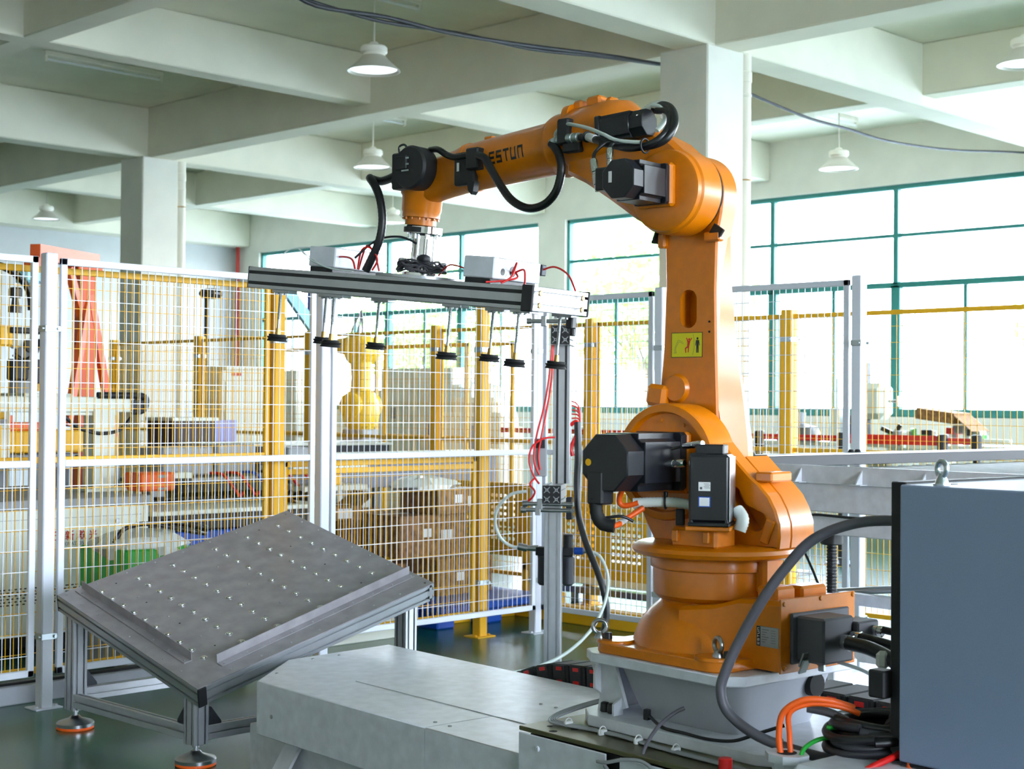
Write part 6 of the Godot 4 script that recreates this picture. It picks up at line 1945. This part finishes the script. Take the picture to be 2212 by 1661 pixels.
	boxes("lilac_sheet", "lilac plastic sheet standing beside the brown cabinet", "sheet", V(7.72, 0, -11.1), 0.0, [["sheet", V(0, 0.67, 0), V(0.26, 1.34, 0.02), mt("lilac", rgb(150, 148, 206), 0.4), 0.003], ["foot", V(0, 0.02, 0), V(0.3, 0.04, 0.2), M.machine_grey]])
	boxes("beige_cabinet", "tall cream cabinet standing behind the fence left of the broad yellow post", "cabinet", V(9.16, 0, -13.0), 0.0, [["body", V(0, 0.92, 0), V(0.66, 1.8, 0.5), M.machine_white, 0.01], ["cap", V(0.0, 1.84, 0), V(0.5, 0.05, 0.4), M.machine_white, 0.01], ["door", V(-0.0, 0.9, 0.255), V(0.56, 1.6, 0.015), M.machine_white, 0.004], ["sign", V(-0.15, 1.78, 0.254), V(0.12, 0.03, 0.004), M.red]])
	boxes("blue_workbench", "low bench with a cream top and blue drawers behind the ball table", "bench", V(5.95, 0, -8.62), 0.0, [["top", V(0, 0.785, 0), V(1.42, 0.03, 0.66), M.machine_white], ["edge", V(0, 0.72, 0.0), V(1.42, 0.10, 0.64), M.black_plastic], ["drawer", V(-0.36, 0.52, 0.0), V(0.66, 0.28, 0.6), M.blue, 0.01], ["drawer", V(0.36, 0.52, 0.0), V(0.66, 0.28, 0.6), M.blue, 0.01], ["plinth", V(0, 0.19, 0), V(1.3, 0.38, 0.55), M.machine_grey]])
	t = thing("green_crate", "green crate under crumpled clear film with black cables, behind the ball table", "crate", V(4.72, 0, -7.62))
	b = MB.new()
	b.box(V(0, 0.55, 0), V(0.46, 0.24, 0.5), 0.01)
	put("crate", b, M.cable_green, t)
	b = MB.new()
	b.box(V(0, 0.22, 0), V(0.4, 0.43, 0.42), 0.01)
	put("trolley", b, M.machine_grey, t)
	b = MB.new()
	var rng := RandomNumberGenerator.new()
	rng.seed = 3
	var rings := []
	for i in 5:
		var ring := []
		for k in 16:
			var a := TAU * k / 16
			var r := [0.25, 0.27, 0.22, 0.14, 0.04][i] * (1.0 + rng.randf_range(-0.14, 0.14)) as float
			ring.append(V(cos(a) * r, [0.62, 0.67, 0.73, 0.755, 0.76][i] + rng.randf_range(-0.015, 0.015), sin(a) * r))
		rings.append(ring)
	b.loft(rings, true, 0.9)
	put("film", b, M.film, t, "crumpled clear film")
	b = MB.new()
	b.tube([V(-0.22, 0.7, 0.1), V(-0.15, 0.78, 0.1), V(0.0, 0.80, 0.1), V(0.16, 0.77, 0.12), V(0.3, 0.74, 0.1), V(0.42, 0.72, 0.05)], 0.014, 8, 6)
	b.tube([V(0.1, 0.8, 0.05), V(0.25, 0.79, 0.1), V(0.4, 0.75, 0.1)], 0.02, 8, 6)
	put("cable", b, M.hose_black, t)
	# instrument bench with leads
	boxes("instrument_rack", "grey instrument boxes on a bench left of the broad yellow post", "instrument", V(6.05, 0.0, -9.2), 0.0, [["case", V(-0.05, 1.08, 0), V(0.42, 0.2, 0.3), M.machine_grey, 0.01], ["case", V(0.36, 1.09, 0), V(0.34, 0.2, 0.3), M.machine_grey, 0.01], ["shelf", V(0.2, 0.955, 0.05), V(1.3, 0.03, 0.5), M.machine_grey], ["post", V(-0.3, 0.5, 0.1), V(0.12, 0.9, 0.12), M.machine_grey], ["lower_shelf", V(0.2, 0.83, 0.05), V(1.1, 0.02, 0.4), M.black_plastic]])
	boxes("instrument_rack", "grey instrument box with a black knob right of the broad yellow post", "instrument", V(7.0, 0.0, -9.0), 0.0, [["case", V(-0.15, 1.07, 0), V(0.26, 0.2, 0.3), M.machine_grey, 0.01], ["knob", V(-0.07, 1.09, 0.155), V(0.04, 0.04, 0.02), M.black, 0.008], ["shelf", V(0, 1.02, 0.1), V(0.7, 0.03, 0.4), M.machine_white], ["shelf", V(0.05, 0.87, 0.1), V(0.6, 0.04, 0.4), M.machine_white], ["bin", V(0.08, 0.93, 0.15), V(0.16, 0.08, 0.16), M.crate_yellow, 0.006], ["leg", V(-0.28, 0.43, 0), V(0.06, 0.85, 0.06), M.machine_white], ["leg", V(0.3, 0.43, 0), V(0.06, 0.85, 0.06), M.machine_white]])
	for i in 7:
		var x0 := 6.1 + i * 0.14
		hose("bench_lead", "red or blue lead drooping off the instrument shelf", "cable", [V(x0, 1.0, -8.93), V(x0 + 0.05, 0.99, -8.85), V(x0 + 0.12, 0.9, -8.82), V(x0 + 0.16, 0.84, -8.8), V(x0 + 0.2, 0.86, -8.82)], 0.011, [M.red, M.red, M.blue, M.hose_black][i % 4], "leads on the instrument shelf", 0.0, 6)
	# table edge and boxes behind the middle panel
	boxes("long_table", "long table with a white edge and dark side behind the middle fence panel", "table", V(7.5, 0, -9.9), deg_to_rad(-8.0), [["top", V(0, 1.165, 0), V(1.6, 0.02, 0.7), M.machine_white], ["apron", V(0, 1.11, 0.0), V(1.56, 0.09, 0.66), M.black_plastic], ["leg", V(-0.7, 0.53, 0.25), V(0.07, 1.07, 0.07), M.machine_grey], ["leg", V(0.7, 0.53, 0.25), V(0.07, 1.07, 0.07), M.machine_grey], ["back_panel", V(0.0, 0.8, -0.3), V(1.5, 0.5, 0.03), M.machine_grey]])
	boxes("grey_panel", "grey sheet metal panel hanging behind the cardboard boxes", "panel", V(8.05, 0, -9.15), 0.0, [["panel", V(0, 0.96, 0), V(2.2, 0.26, 0.03), mt("slate", rgb(112, 116, 130), 0.5), 0.004], ["edge", V(0, 1.10, 0.0), V(2.2, 0.03, 0.1), M.machine_white], ["leg", V(-1.0, 0.42, -0.02), V(0.06, 0.84, 0.06), M.machine_grey], ["leg", V(1.0, 0.42, -0.02), V(0.06, 0.84, 0.06), M.machine_grey]])
	var bx := [[V(7.52, 0.80, -8.05), V(0.5, 0.17, 0.4), 0.06, "flat cardboard box on top of the box stack"], [V(7.30, 0.565, -8.15), V(0.62, 0.29, 0.5), -0.05, "big cardboard box in the middle of the stack behind the fence"], [V(7.45, 0.26, -8.0), V(0.55, 0.3, 0.5), 0.04, "cardboard box with white labels at the bottom of the stack"], [V(6.86, 0.24, -8.2), V(0.5, 0.26, 0.45), 0.2, "low cardboard box left of the stack"], [V(6.75, 0.72, -8.5), V(0.45, 0.1, 0.4), -0.25, "opened cardboard box leaning left of the stack"], [V(7.05, 0.42, -8.6), V(0.42, 0.62, 0.4), 0.0, "dark shaded cardboard box behind the stack"]]
	for q in bx:
		t = thing("cardboard_box", q[3], "box", q[0], q[2], "cardboard boxes behind the fence")
		b = MB.new()
		b.box(Vector3.ZERO, q[1], 0.004)
		put("carton", b, M.cardboard, t)
		b = MB.new()
		b.box(V(0, q[1].y / 2, 0), V(q[1].x, 0.002, 0.05))
		b.box(V(q[1].x * 0.2, 0.0, q[1].z / 2), V(0.11, 0.07, 0.002)); b.box(V(-q[1].x * 0.1, 0.02, q[1].z / 2), V(0.08, 0.06, 0.002))
		put("label", b, M.tag_white, t)
		if q[3].begins_with("opened"):
			b = MB.new()
			for s in [-1, 1]: b.bar(V(s * 0.22, 0.05, 0), V(s * 0.34, 0.14, 0), 0.38, 0.004, Vector3.UP)
			put("flap", b, M.cardboard, t)
	t = thing("plastic_film", "crumpled clear plastic film lying on the cardboard boxes", "film", V(7.25, 0.895, -8.0))
	b = MB.new()
	rings = []
	for i in 4:
		var ring := []
		for k in 18:
			var a := TAU * k / 18
			var r: float = [0.24, 0.26, 0.16, 0.05][i] * (1.0 + rng.randf_range(-0.2, 0.2))
			ring.append(V(cos(a) * r * 1.2, [0.0, 0.03, 0.07, 0.09][i] + rng.randf_range(-0.015, 0.015), sin(a) * r * 0.7))
		rings.append(ring)
	b.loft(rings, true, 0.95)
	put("sheet", b, M.film, t)
	t = thing("waste_bag", "black bag and dark machine parts beside the cardboard stack", "bag", V(6.82, 0.0, -8.75))
	b = MB.new()
	b.ball(V(0, 0.72, 0), 0.17, 16, V(1.1, 0.9, 0.8)); b.ball(V(0.08, 0.55, 0.02), 0.16, 16, V(1, 1.2, 0.9))
	b.box(V(0.05, 0.23, 0), V(0.35, 0.45, 0.3), 0.02)
	put("bag", b, M.black_plastic, t)
	# perforated yellow guard sheets
	for q in [[V(8.35, 0.39, -9.25), 1.35, 0.47, "yellow perforated guard sheet left of the corner post"], [V(8.05, 0.34, -7.75), 1.25, 0.56, "yellow perforated guard sheet behind the thick black hose"]]:
		t = thing("perforated_guard", q[3], "guard", q[0], deg_to_rad(-90.0), "yellow perforated guard sheets")
		b = MB.new()
		var cell := 0.047
		var nx := int(q[1] / cell)
		var ny := int(q[2] / cell)
		for i in nx:
			for j in ny:
				var c := V((i + 0.5) * cell, (j + 0.5) * cell, 0)
				var solid: bool = i % 9 > 5 or j == 0 or j == ny - 1 or i == 0
				var h := cell / 2
				if solid:
					b.quad(c + V(-h, -h, 0), c + V(h, -h, 0), c + V(h, h, 0), c + V(-h, h, 0), V(0, 0, 1))
				else:
					for k in 8:
						var a0 := TAU * k / 8
						var a1 := TAU * (k + 1) / 8
						var d0 := V(cos(a0), sin(a0), 0)
						var d1 := V(cos(a1), sin(a1), 0)
						var e0 := d0 * h / maxf(absf(d0.x), absf(d0.y))
						var e1 := d1 * h / maxf(absf(d1.x), absf(d1.y))
						b.quad(c + d0 * 0.0145, c + e0, c + e1, c + d1 * 0.0145, V(0, 0, 1))
						b.quad(c + d0 * 0.0145, c + d1 * 0.0145, c + d1 * 0.0145 - V(0, 0, 0.003), c + d0 * 0.0145 - V(0, 0, 0.003), -d0)
		put("sheet", b, Y, t)
		b = MB.new()
		b.box(V(nx * cell / 2, -0.03, 0), V(nx * cell, 0.06, 0.03), 0.003)
		b.box(V(nx * cell / 2, ny * cell + 0.015, 0), V(nx * cell, 0.03, 0.03), 0.003)
		for x in [0.02, nx * cell - 0.02]: b.box(V(x, 0.1 - q[0].y / 2, 0), V(0.04, q[0].y + 0.2, 0.03), 0.003)
		put("edge_frame", b, Y, t)
	boxes("low_conveyor", "low silver conveyor with a white side behind the guard sheets", "conveyor", V(8.6, 0, -6.9), 0.0, [["side_panel", V(-0.2, 0.24, 0), V(0.06, 0.13, 2.0), M.machine_white], ["rail", V(-0.18, 0.335, 0), V(0.1, 0.05, 2.1), M.steel], ["rail", V(-0.2, 0.13, 0), V(0.08, 0.05, 2.0), M.steel], ["leg", V(0, 0.06, 0.8), V(0.08, 0.12, 0.08), M.steel], ["leg", V(0, 0.06, -0.8), V(0.08, 0.12, 0.08), M.steel], ["bed", V(0.15, 0.34, 0), V(0.6, 0.03, 2.0), M.machine_grey]])
	boxes("yellow_kerb", "yellow painted steel kerb on the floor behind the corner post", "kerb", V(7.75, 0, -7.3), 0.0, [["rail", V(0, 0.06, 0.9), V(0.1, 0.12, 2.2), Y], ["rail", V(-0.1, 0.06, -0.25), V(1.2, 0.12, 0.1), Y], ["bracket", V(0.02, 0.18, 1.1), V(0.16, 0.14, 0.14), Y, 0.01]])
	for q in [[V(6.2, 0, -7.9), "blue plastic pallet under the cardboard boxes, left half"], [V(7.35, 0, -7.75), "blue plastic pallet under the cardboard boxes, right half"]]:
		boxes("pallet", q[1], "pallet", q[0], 0.0, [["deck", V(0, 0.13, 0), V(1.1, 0.05, 0.9), M.blue, 0.01], ["foot", V(-0.45, 0.055, 0.3), V(0.16, 0.11, 0.2), M.blue, 0.01], ["foot", V(0.0, 0.055, 0.3), V(0.16, 0.11, 0.2), M.blue, 0.01], ["foot", V(0.45, 0.055, 0.3), V(0.16, 0.11, 0.2), M.blue, 0.01], ["foot", V(-0.45, 0.055, -0.3), V(0.16, 0.11, 0.2), M.blue, 0.01], ["foot", V(0.45, 0.055, -0.3), V(0.16, 0.11, 0.2), M.blue, 0.01]], "blue pallets")
	boxes("cream_cabinet", "low cream cabinet with small slots seen under the fence behind the table leg", "cabinet", V(5.9, 0, -7.45), 0.0, [["body", V(0, 0.12, 0), V(1.3, 0.24, 0.3), M.machine_white], ["slot", V(0.55, 0.14, 0.151), V(0.012, 0.05, 0.002), M.dark], ["slot", V(0.45, 0.14, 0.151), V(0.008, 0.03, 0.002), M.dark], ["slot", V(0.5, 0.14, 0.151), V(0.008, 0.03, 0.002), M.dark]])
	boxes("cable_duct", "steel cable duct on the floor along the left fence", "duct", V(3.4, 0, -7.0), 0.0, [["tray", V(-0.3, 0.045, 0), V(2.6, 0.09, 0.1), M.grey_steel], ["lid", V(-0.3, 0.096, -0.02), V(2.6, 0.012, 0.06), M.black]])
	boxes("lifting_mast", "dark blue mast with a light blue slanting brace behind the second white post", "mast", V(8.75, 0, -11.15), 0.0, [["mast", V(0, 1.3, 0), V(0.1, 2.6, 0.1), M.blue], ["base", V(0, 0.02, 0), V(0.5, 0.04, 0.5), M.blue]])
	t = thing("mast_brace", "light blue slanting brace left of the dark blue mast", "brace", V(8.75, 0, -11.15))
	b = MB.new()
	b.bar(V(-0.42, 2.62, 0.02), V(-0.02, 2.18, 0.02), 0.05, 0.11)
	b.bar(V(-0.42, 2.62, 0.02), V(-0.02, 2.62, 0.02), 0.04, 0.06)
	put("bar", b, M.light_blue, t)
	# small yellow robot
	t = thing("yellow_robot", "small yellow robot arm on a grey pedestal behind the fence", "robot", V(9.68, 0, -11.58), deg_to_rad(-80.0))
	b = MB.new()
	b.box(V(0, 0.62, 0), V(0.26, 1.24, 0.26), 0.01)
	put("pedestal", b, M.machine_grey, t)
	b = MB.new()
	b.lathe([Vector2(0.0, 1.24), Vector2(0.13, 1.24), Vector2(0.17, 1.30), Vector2(0.185, 1.38), Vector2(0.18, 1.5), Vector2(0.14, 1.6), Vector2(0.08, 1.64), Vector2(0.0, 1.64)], 32)
	b.cyl(V(0, 1.47, -0.2), V(0, 1.47, 0.2), 0.13, -1, 28, 0.02)
	put("turntable", b, M.robot_yellow, t)
	b = MB.new()
	b.loft([MB.oval(V(0, 1.5, 0), V(0.1, 0, 0), V(0, 0, 0.11), 20, 0.6), MB.oval(V(0.0, 1.75, 0), V(0.085, 0, 0), V(0, 0, 0.09), 20, 0.6), MB.oval(V(0.0, 1.95, 0), V(0.1, 0, 0), V(0, 0, 0.1), 20, 0.6)])
	put("upper_arm", b, M.robot_yellow, t)
	b = MB.new()
	b.cyl(V(0, 2.02, -0.13), V(0, 2.02, 0.13), 0.15, -1, 32, 0.03)
	b.loft([MB.oval(V(0.02, 2.06, 0), V(0, 0.12, 0), V(0, 0, 0.11), 20, 0.7), MB.oval(V(-0.3, 2.07, 0), V(0, 0.075, 0), V(0, 0, 0.075), 20, 0.8), MB.oval(V(-0.62, 2.05, 0), V(0, 0.05, 0), V(0, 0, 0.05), 20, 0.8)])
	put("forearm", b, M.robot_yellow, t)
	b = MB.new()
	b.tube([V(-0.05, 2.14, 0.02), V(-0.02, 2.30, 0.0), V(0.0, 2.40, 0.0)], 0.014, 8, 6)
	b.tube([V(0.05, 2.15, 0.05), V(0.03, 2.28, 0.02), V(0.0, 2.40, 0.0)], 0.012, 8, 6)
	b.tube([V(-0.2, 2.14, -0.05), V(-0.1, 2.3, -0.02), V(0.0, 2.42, 0.0)], 0.012, 8, 6)
	put("dress_hose", b, M.machine_grey, t)
	# yellow gate and low rails round it
	var gp := "thin yellow gate frames round the small robot"
	for q in [[V(10.6, 0, -12.3), V(10.6, 0, -11.0), "thin yellow gate frame right of the small robot"], [V(10.6, 0, -10.9), V(10.6, 0, -10.35), "narrow thin yellow gate frame by the cardboard boxes"], [V(10.6, 0, -14.4), V(10.6, 0, -12.4), "thin yellow gate frame behind the small robot"]]:
		fence_panel(q[0], q[1], 0.3, 2.12, 1.15, 0.045, Y, q[2], gp, 0.09, 0.2, 0.0016)
	# white cupboards by the windows
	for q in [[V(14.5, 0, -15.85), 1.5, 2.0, "tall white cupboards under the far windows"], [V(14.6, 0, -19.1), 0.75, 2.0, "narrow white cupboard by the far window's left end"], [V(15.2, 0, -17.6), 0.9, 1.7, "grey white cupboard behind the small yellow robot"]]:
		boxes("cupboard", q[3], "cupboard", q[0], deg_to_rad(-90.0), [["body", V(0, q[2] / 2, 0), V(q[1], q[2], 0.5), M.machine_white, 0.008], ["door", V(-q[1] / 4, q[2] / 2, 0.255), V(q[1] / 2 - 0.03, q[2] - 0.12, 0.015), M.machine_white, 0.004], ["door", V(q[1] / 4, q[2] / 2, 0.255), V(q[1] / 2 - 0.03, q[2] - 0.12, 0.015), M.machine_white, 0.004], ["notice", V(-q[1] * 0.3, q[2] * 0.68, 0.265), V(0.12, 0.16, 0.004), M.machine_grey]], "white cupboards under the far windows")
	t = thing("wrapped_load", "pale load of cartons under crumpled white film behind the gripper's right end", "load", V(13.9, 0, -14.3))
	b = MB.new()
	b.box(V(0, 0.6, 0), V(0.9, 1.2, 1.0), 0.03)
	put("cartons", b, mt("pale_carton", rgb(206, 190, 162), 0.8), t)
	b = MB.new()
	rings = []
	for i in 5:
		var ring := []
		for k in 20:
			var a := TAU * k / 20
			var r: float = [0.62, 0.62, 0.52, 0.34, 0.08][i] * (1.0 + rng.randf_range(-0.12, 0.12))
			ring.append(V(cos(a) * r * 0.85, [1.15, 1.3, 1.55, 1.72, 1.78][i] + rng.randf_range(-0.05, 0.05), sin(a) * r))
		rings.append(ring)
	b.loft(rings, true, 0.9)
	put("film", b, M.film, t)
	boxes("pale_machine", "pale machine housing with a round window seen through the gripper's right side", "machine", V(12.6, 0, -12.9), deg_to_rad(-60.0), [["housing", V(0, 0.75, 0), V(0.8, 1.3, 0.7), mt("putty", rgb(206, 196, 176), 0.6), 0.05], ["hood", V(0, 1.45, 0), V(0.6, 0.25, 0.5), M.putty, 0.06], ["control", V(0.1, 1.1, 0.355), V(0.2, 0.3, 0.02), M.machine_grey]])
	# queue barrier and benches by the right windows
	var zs := [-13.6, -11.2, -8.78, -7.83, -6.78, -6.45]
	var blab := ["barrier post left of the stand", "barrier post behind the stand", "barrier post right of the orange arm", "barrier post left of the white fence post", "barrier post right of the lifting conveyor's rail end", "last barrier post at the right"]
	for i in zs.size():
		t = thing("barrier_post", "short dark " + blab[i], "barrier post", V(12.5, 0, zs[i]), 0.0, "dark barrier posts")
		b = MB.new()
		b.cyl(V(0, 0, 0), V(0, 1.25, 0), 0.034, -1, 14)
		b.cyl(V(0, 1.1, 0), V(0, 1.26, 0), 0.05, -1, 14, 0.01)
		put("post", b, M.black, t)
		b = MB.new()
		b.lathe([Vector2(0, 0), Vector2(0.17, 0), Vector2(0.16, 0.02), Vector2(0.04, 0.05), Vector2(0, 0.05)], 24)
		put("base", b, M.black, t)
		if i > 0:
			b = MB.new()
			b.bar(V(12.5, 1.2, zs[i - 1] + 0.05), V(12.5, 1.2, zs[i] - 0.05), 0.003, 0.055 if i != 4 else 0.09)
			tag(put("barrier_tape", b, M.red), "red barrier tape stretched to the " + blab[i], "barrier tape", "red barrier tapes")
	for q in [[V(15.9, 0, -10.2), 2.6, "white work bench under the windows right of the robot arm"], [V(15.6, 0, -7.6), 2.2, "white work bench with clutter at the right edge"], [V(16.0, 0, -13.4), 2.6, "white work bench hidden behind the robot arm"]]:
		t = thing("work_bench", q[2], "bench", q[0], deg_to_rad(-90.0), "white work benches")
		b = MB.new()
		b.box(V(0, 1.06, 0), V(q[1], 0.05, 0.8), 0.006)
		put("top", b, M.machine_white, t)
		for s in [-1, 1]:
			b = MB.new()
			b.box(V(s * q[1] * 0.42, 0.52, 0), V(0.08, 1.04, 0.7), 0.006)
			put("leg", b, M.machine_white, t)
		b = MB.new()
		b.box(V(0, 0.55, -0.2), V(q[1] * 0.8, 0.6, 0.3), 0.01)
		put("drawer_unit", b, M.machine_white, t)
	t = thing("round_machine", "dark round bench machine with a chimney standing by the right windows", "machine", V(15.4, 1.09, -10.25))
	b = MB.new()
	b.lathe([Vector2(0, 0), Vector2(0.26, 0.0), Vector2(0.27, 0.08), Vector2(0.22, 0.17), Vector2(0.08, 0.2), Vector2(0.0, 0.2)], 28)
	put("body", b, mt("dark_brown", rgb(74, 66, 58), 0.5), t)
	b = MB.new()
	b.cyl(V(0, 0.19, 0), V(0, 0.34, 0), 0.07, 0.09, 16)
	put("chimney", b, M.machine_grey, t)
	t = thing("clamp_stand", "small white instrument with a thin rod left of the right white post", "instrument", V(15.4, 1.09, -9.72))
	b = MB.new()
	b.cyl(V(0, 0, 0), V(0, 0.75, 0), 0.014, -1, 8)
	b.box(V(0, 0.2, 0), V(0.14, 0.4, 0.14), 0.02)
	put("stand", b, M.machine_white, t)
	b = MB.new()
	b.box(V(0.02, 0.18, 0.17), V(0.14, 0.28, 0.12), 0.01)
	put("dark_box", b, M.black, t)
	t = thing("drill_press", "white drill press by the window right of the white fence post", "machine", V(15.4, 1.09, -9.28))
	b = MB.new()
	b.box(V(0, 0.02, 0), V(0.3, 0.04, 0.3), 0.01)
	b.box(V(0, 0.48, -0.06), V(0.1, 0.9, 0.1), 0.01)
	put("column", b, M.black, t)
	b = MB.new()
	b.box(V(0, 0.48, 0.08), V(0.3, 0.42, 0.34), 0.07)
	put("head", b, M.machine_white, t)
	b = MB.new()
	b.cyl(V(0, 0.48, 0.25), V(0, 0.48, 0.36), 0.018, -1, 10)
	b.cyl(V(0, 0.42, 0.36), V(0, 0.54, 0.36), 0.012, -1, 8)
	put("handle", b, M.steel, t)
	t = thing("fan_blades", "small dark vane on the bench right of the drill press", "part", V(15.4, 1.09, -8.95))
	b = MB.new()
	for k in 5: b.bar(V(0, 0.1, 0), V(0, 0.1 + sin(TAU * k / 5) * 0.12, cos(TAU * k / 5) * 0.22), 0.05, 0.02, V(1, 0, 0))
	b.box(V(0, 0.04, 0.0), V(0.1, 0.08, 0.1), 0.01)
	put("vane", b, M.black, t)
	t = boxes("open_carton", "open brown carton tilted on the bench clutter at right", "box", V(15.3, 1.36, -8.3), deg_to_rad(-90.0), [["carton", V(0, 0.05, 0), V(0.46, 0.12, 0.4), M.cardboard, 0.004]])
	b = MB.new()
	b.bar(V(0.2, 0.1, 0), V(0.46, -0.06, 0), 0.4, 0.008, Vector3.UP)
	put("flap", b, M.cardboard, t)
	t.rotation.z = -0.12
	t = thing("bench_clutter", "heap of green, red and white parts on the right bench below the carton", "clutter", V(15.35, 1.085, -8.35))
	for i in 26:
		b = MB.new()
		var s := V(rng.randf_range(0.04, 0.12), rng.randf_range(0.03, 0.10), rng.randf_range(0.05, 0.2))
		b.box(V(rng.randf_range(-0.15, 0.15), s.y / 2 + rng.randf() * 0.13, rng.randf_range(-0.55, 0.5)), s, 0.008, Basis(Vector3.UP, rng.randf() * 3.0))
		put("part", b, [M.machine_white, M.black, M.cable_green, M.red, M.machine_grey, M.machine_white][i % 6], t)
	boxes("bracket_arm", "grey upright bracket standing on the right bench beside the carton", "bracket", V(15.3, 1.09, -8.0), 0.0, [["post", V(0, 0.12, 0), V(0.08, 0.24, 0.08), M.machine_white], ["bar", V(0, 0.05, 0.25), V(0.06, 0.05, 0.5), M.machine_white]])
	boxes("camera_lamp", "small dark conical hood hanging left of the gripper's front end", "lamp", V(9.0, 2.62, -13.2), 0.3, [["hood", V(0, 0, 0), V(0.22, 0.1, 0.2), M.cable_dark, 0.04], ["arm", V(0.0, -1.3, -0.05), V(0.04, 2.64, 0.04), M.cable_dark]])
	tree()

func tree() -> void:
	var rng := RandomNumberGenerator.new()
	rng.seed = 21
	var lab := ["leafy green tree outside the middle window", "leafy tree outside the right windows", "leafy tree outside the far windows"]
	var i := 0
	for q in [[V(27.5, 0, -22.5), 2.6, 4.4], [V(30.0, 0, -12.0), 2.4, 3.6], [V(31.0, 0, -34.0), 2.8, 4.2]]:
		var t := thing("tree", lab[i], "tree", q[0] + V(0, -0.2, 0), 0.0, "trees outside the windows")
		i += 1
		var b := MB.new()
		b.cyl(V(0, 0, 0), V(0.1, q[2], 0), 0.16, 0.06, 10)
		for k in 6: b.tube([V(0.05, q[2] * 0.55, 0), V(cos(k * 1.05) * 0.8, q[2] * 0.75, sin(k * 1.05) * 0.8), V(cos(k * 1.05) * 1.5, q[2] * 0.95, sin(k * 1.05) * 1.5)], 0.04, 6, 4)
		put("trunk", b, M.bark, t)
		b = MB.new()
		for k in 2600:
			var d: Vector3 = V(rng.randfn(), rng.randfn(), rng.randfn()).normalized() * pow(rng.randf(), 0.4) * q[1]
			var c: Vector3 = V(d.x, q[2] + d.y * 0.75, d.z)
			var u := V(rng.randfn(), rng.randfn(), rng.randfn()).normalized() * 0.14
			var w := u.cross(V(rng.randfn(), rng.randfn(), rng.randfn())).normalized() * 0.07
			var n := u.cross(w).normalized()
			b.quad(c - u, c + w, c + u, c - w, n)
		put("crown", b, M.foliage, t).set_meta("kind", "stuff")

func _ready() -> void:
	set_up()
	materials()
	room()
	ceiling_things()
	fences()
	ball_table()
	track()
	control_cabinet()
	robot()
	gripper()
	stand()
	conveyor()
	chains()
	cables()
	background()
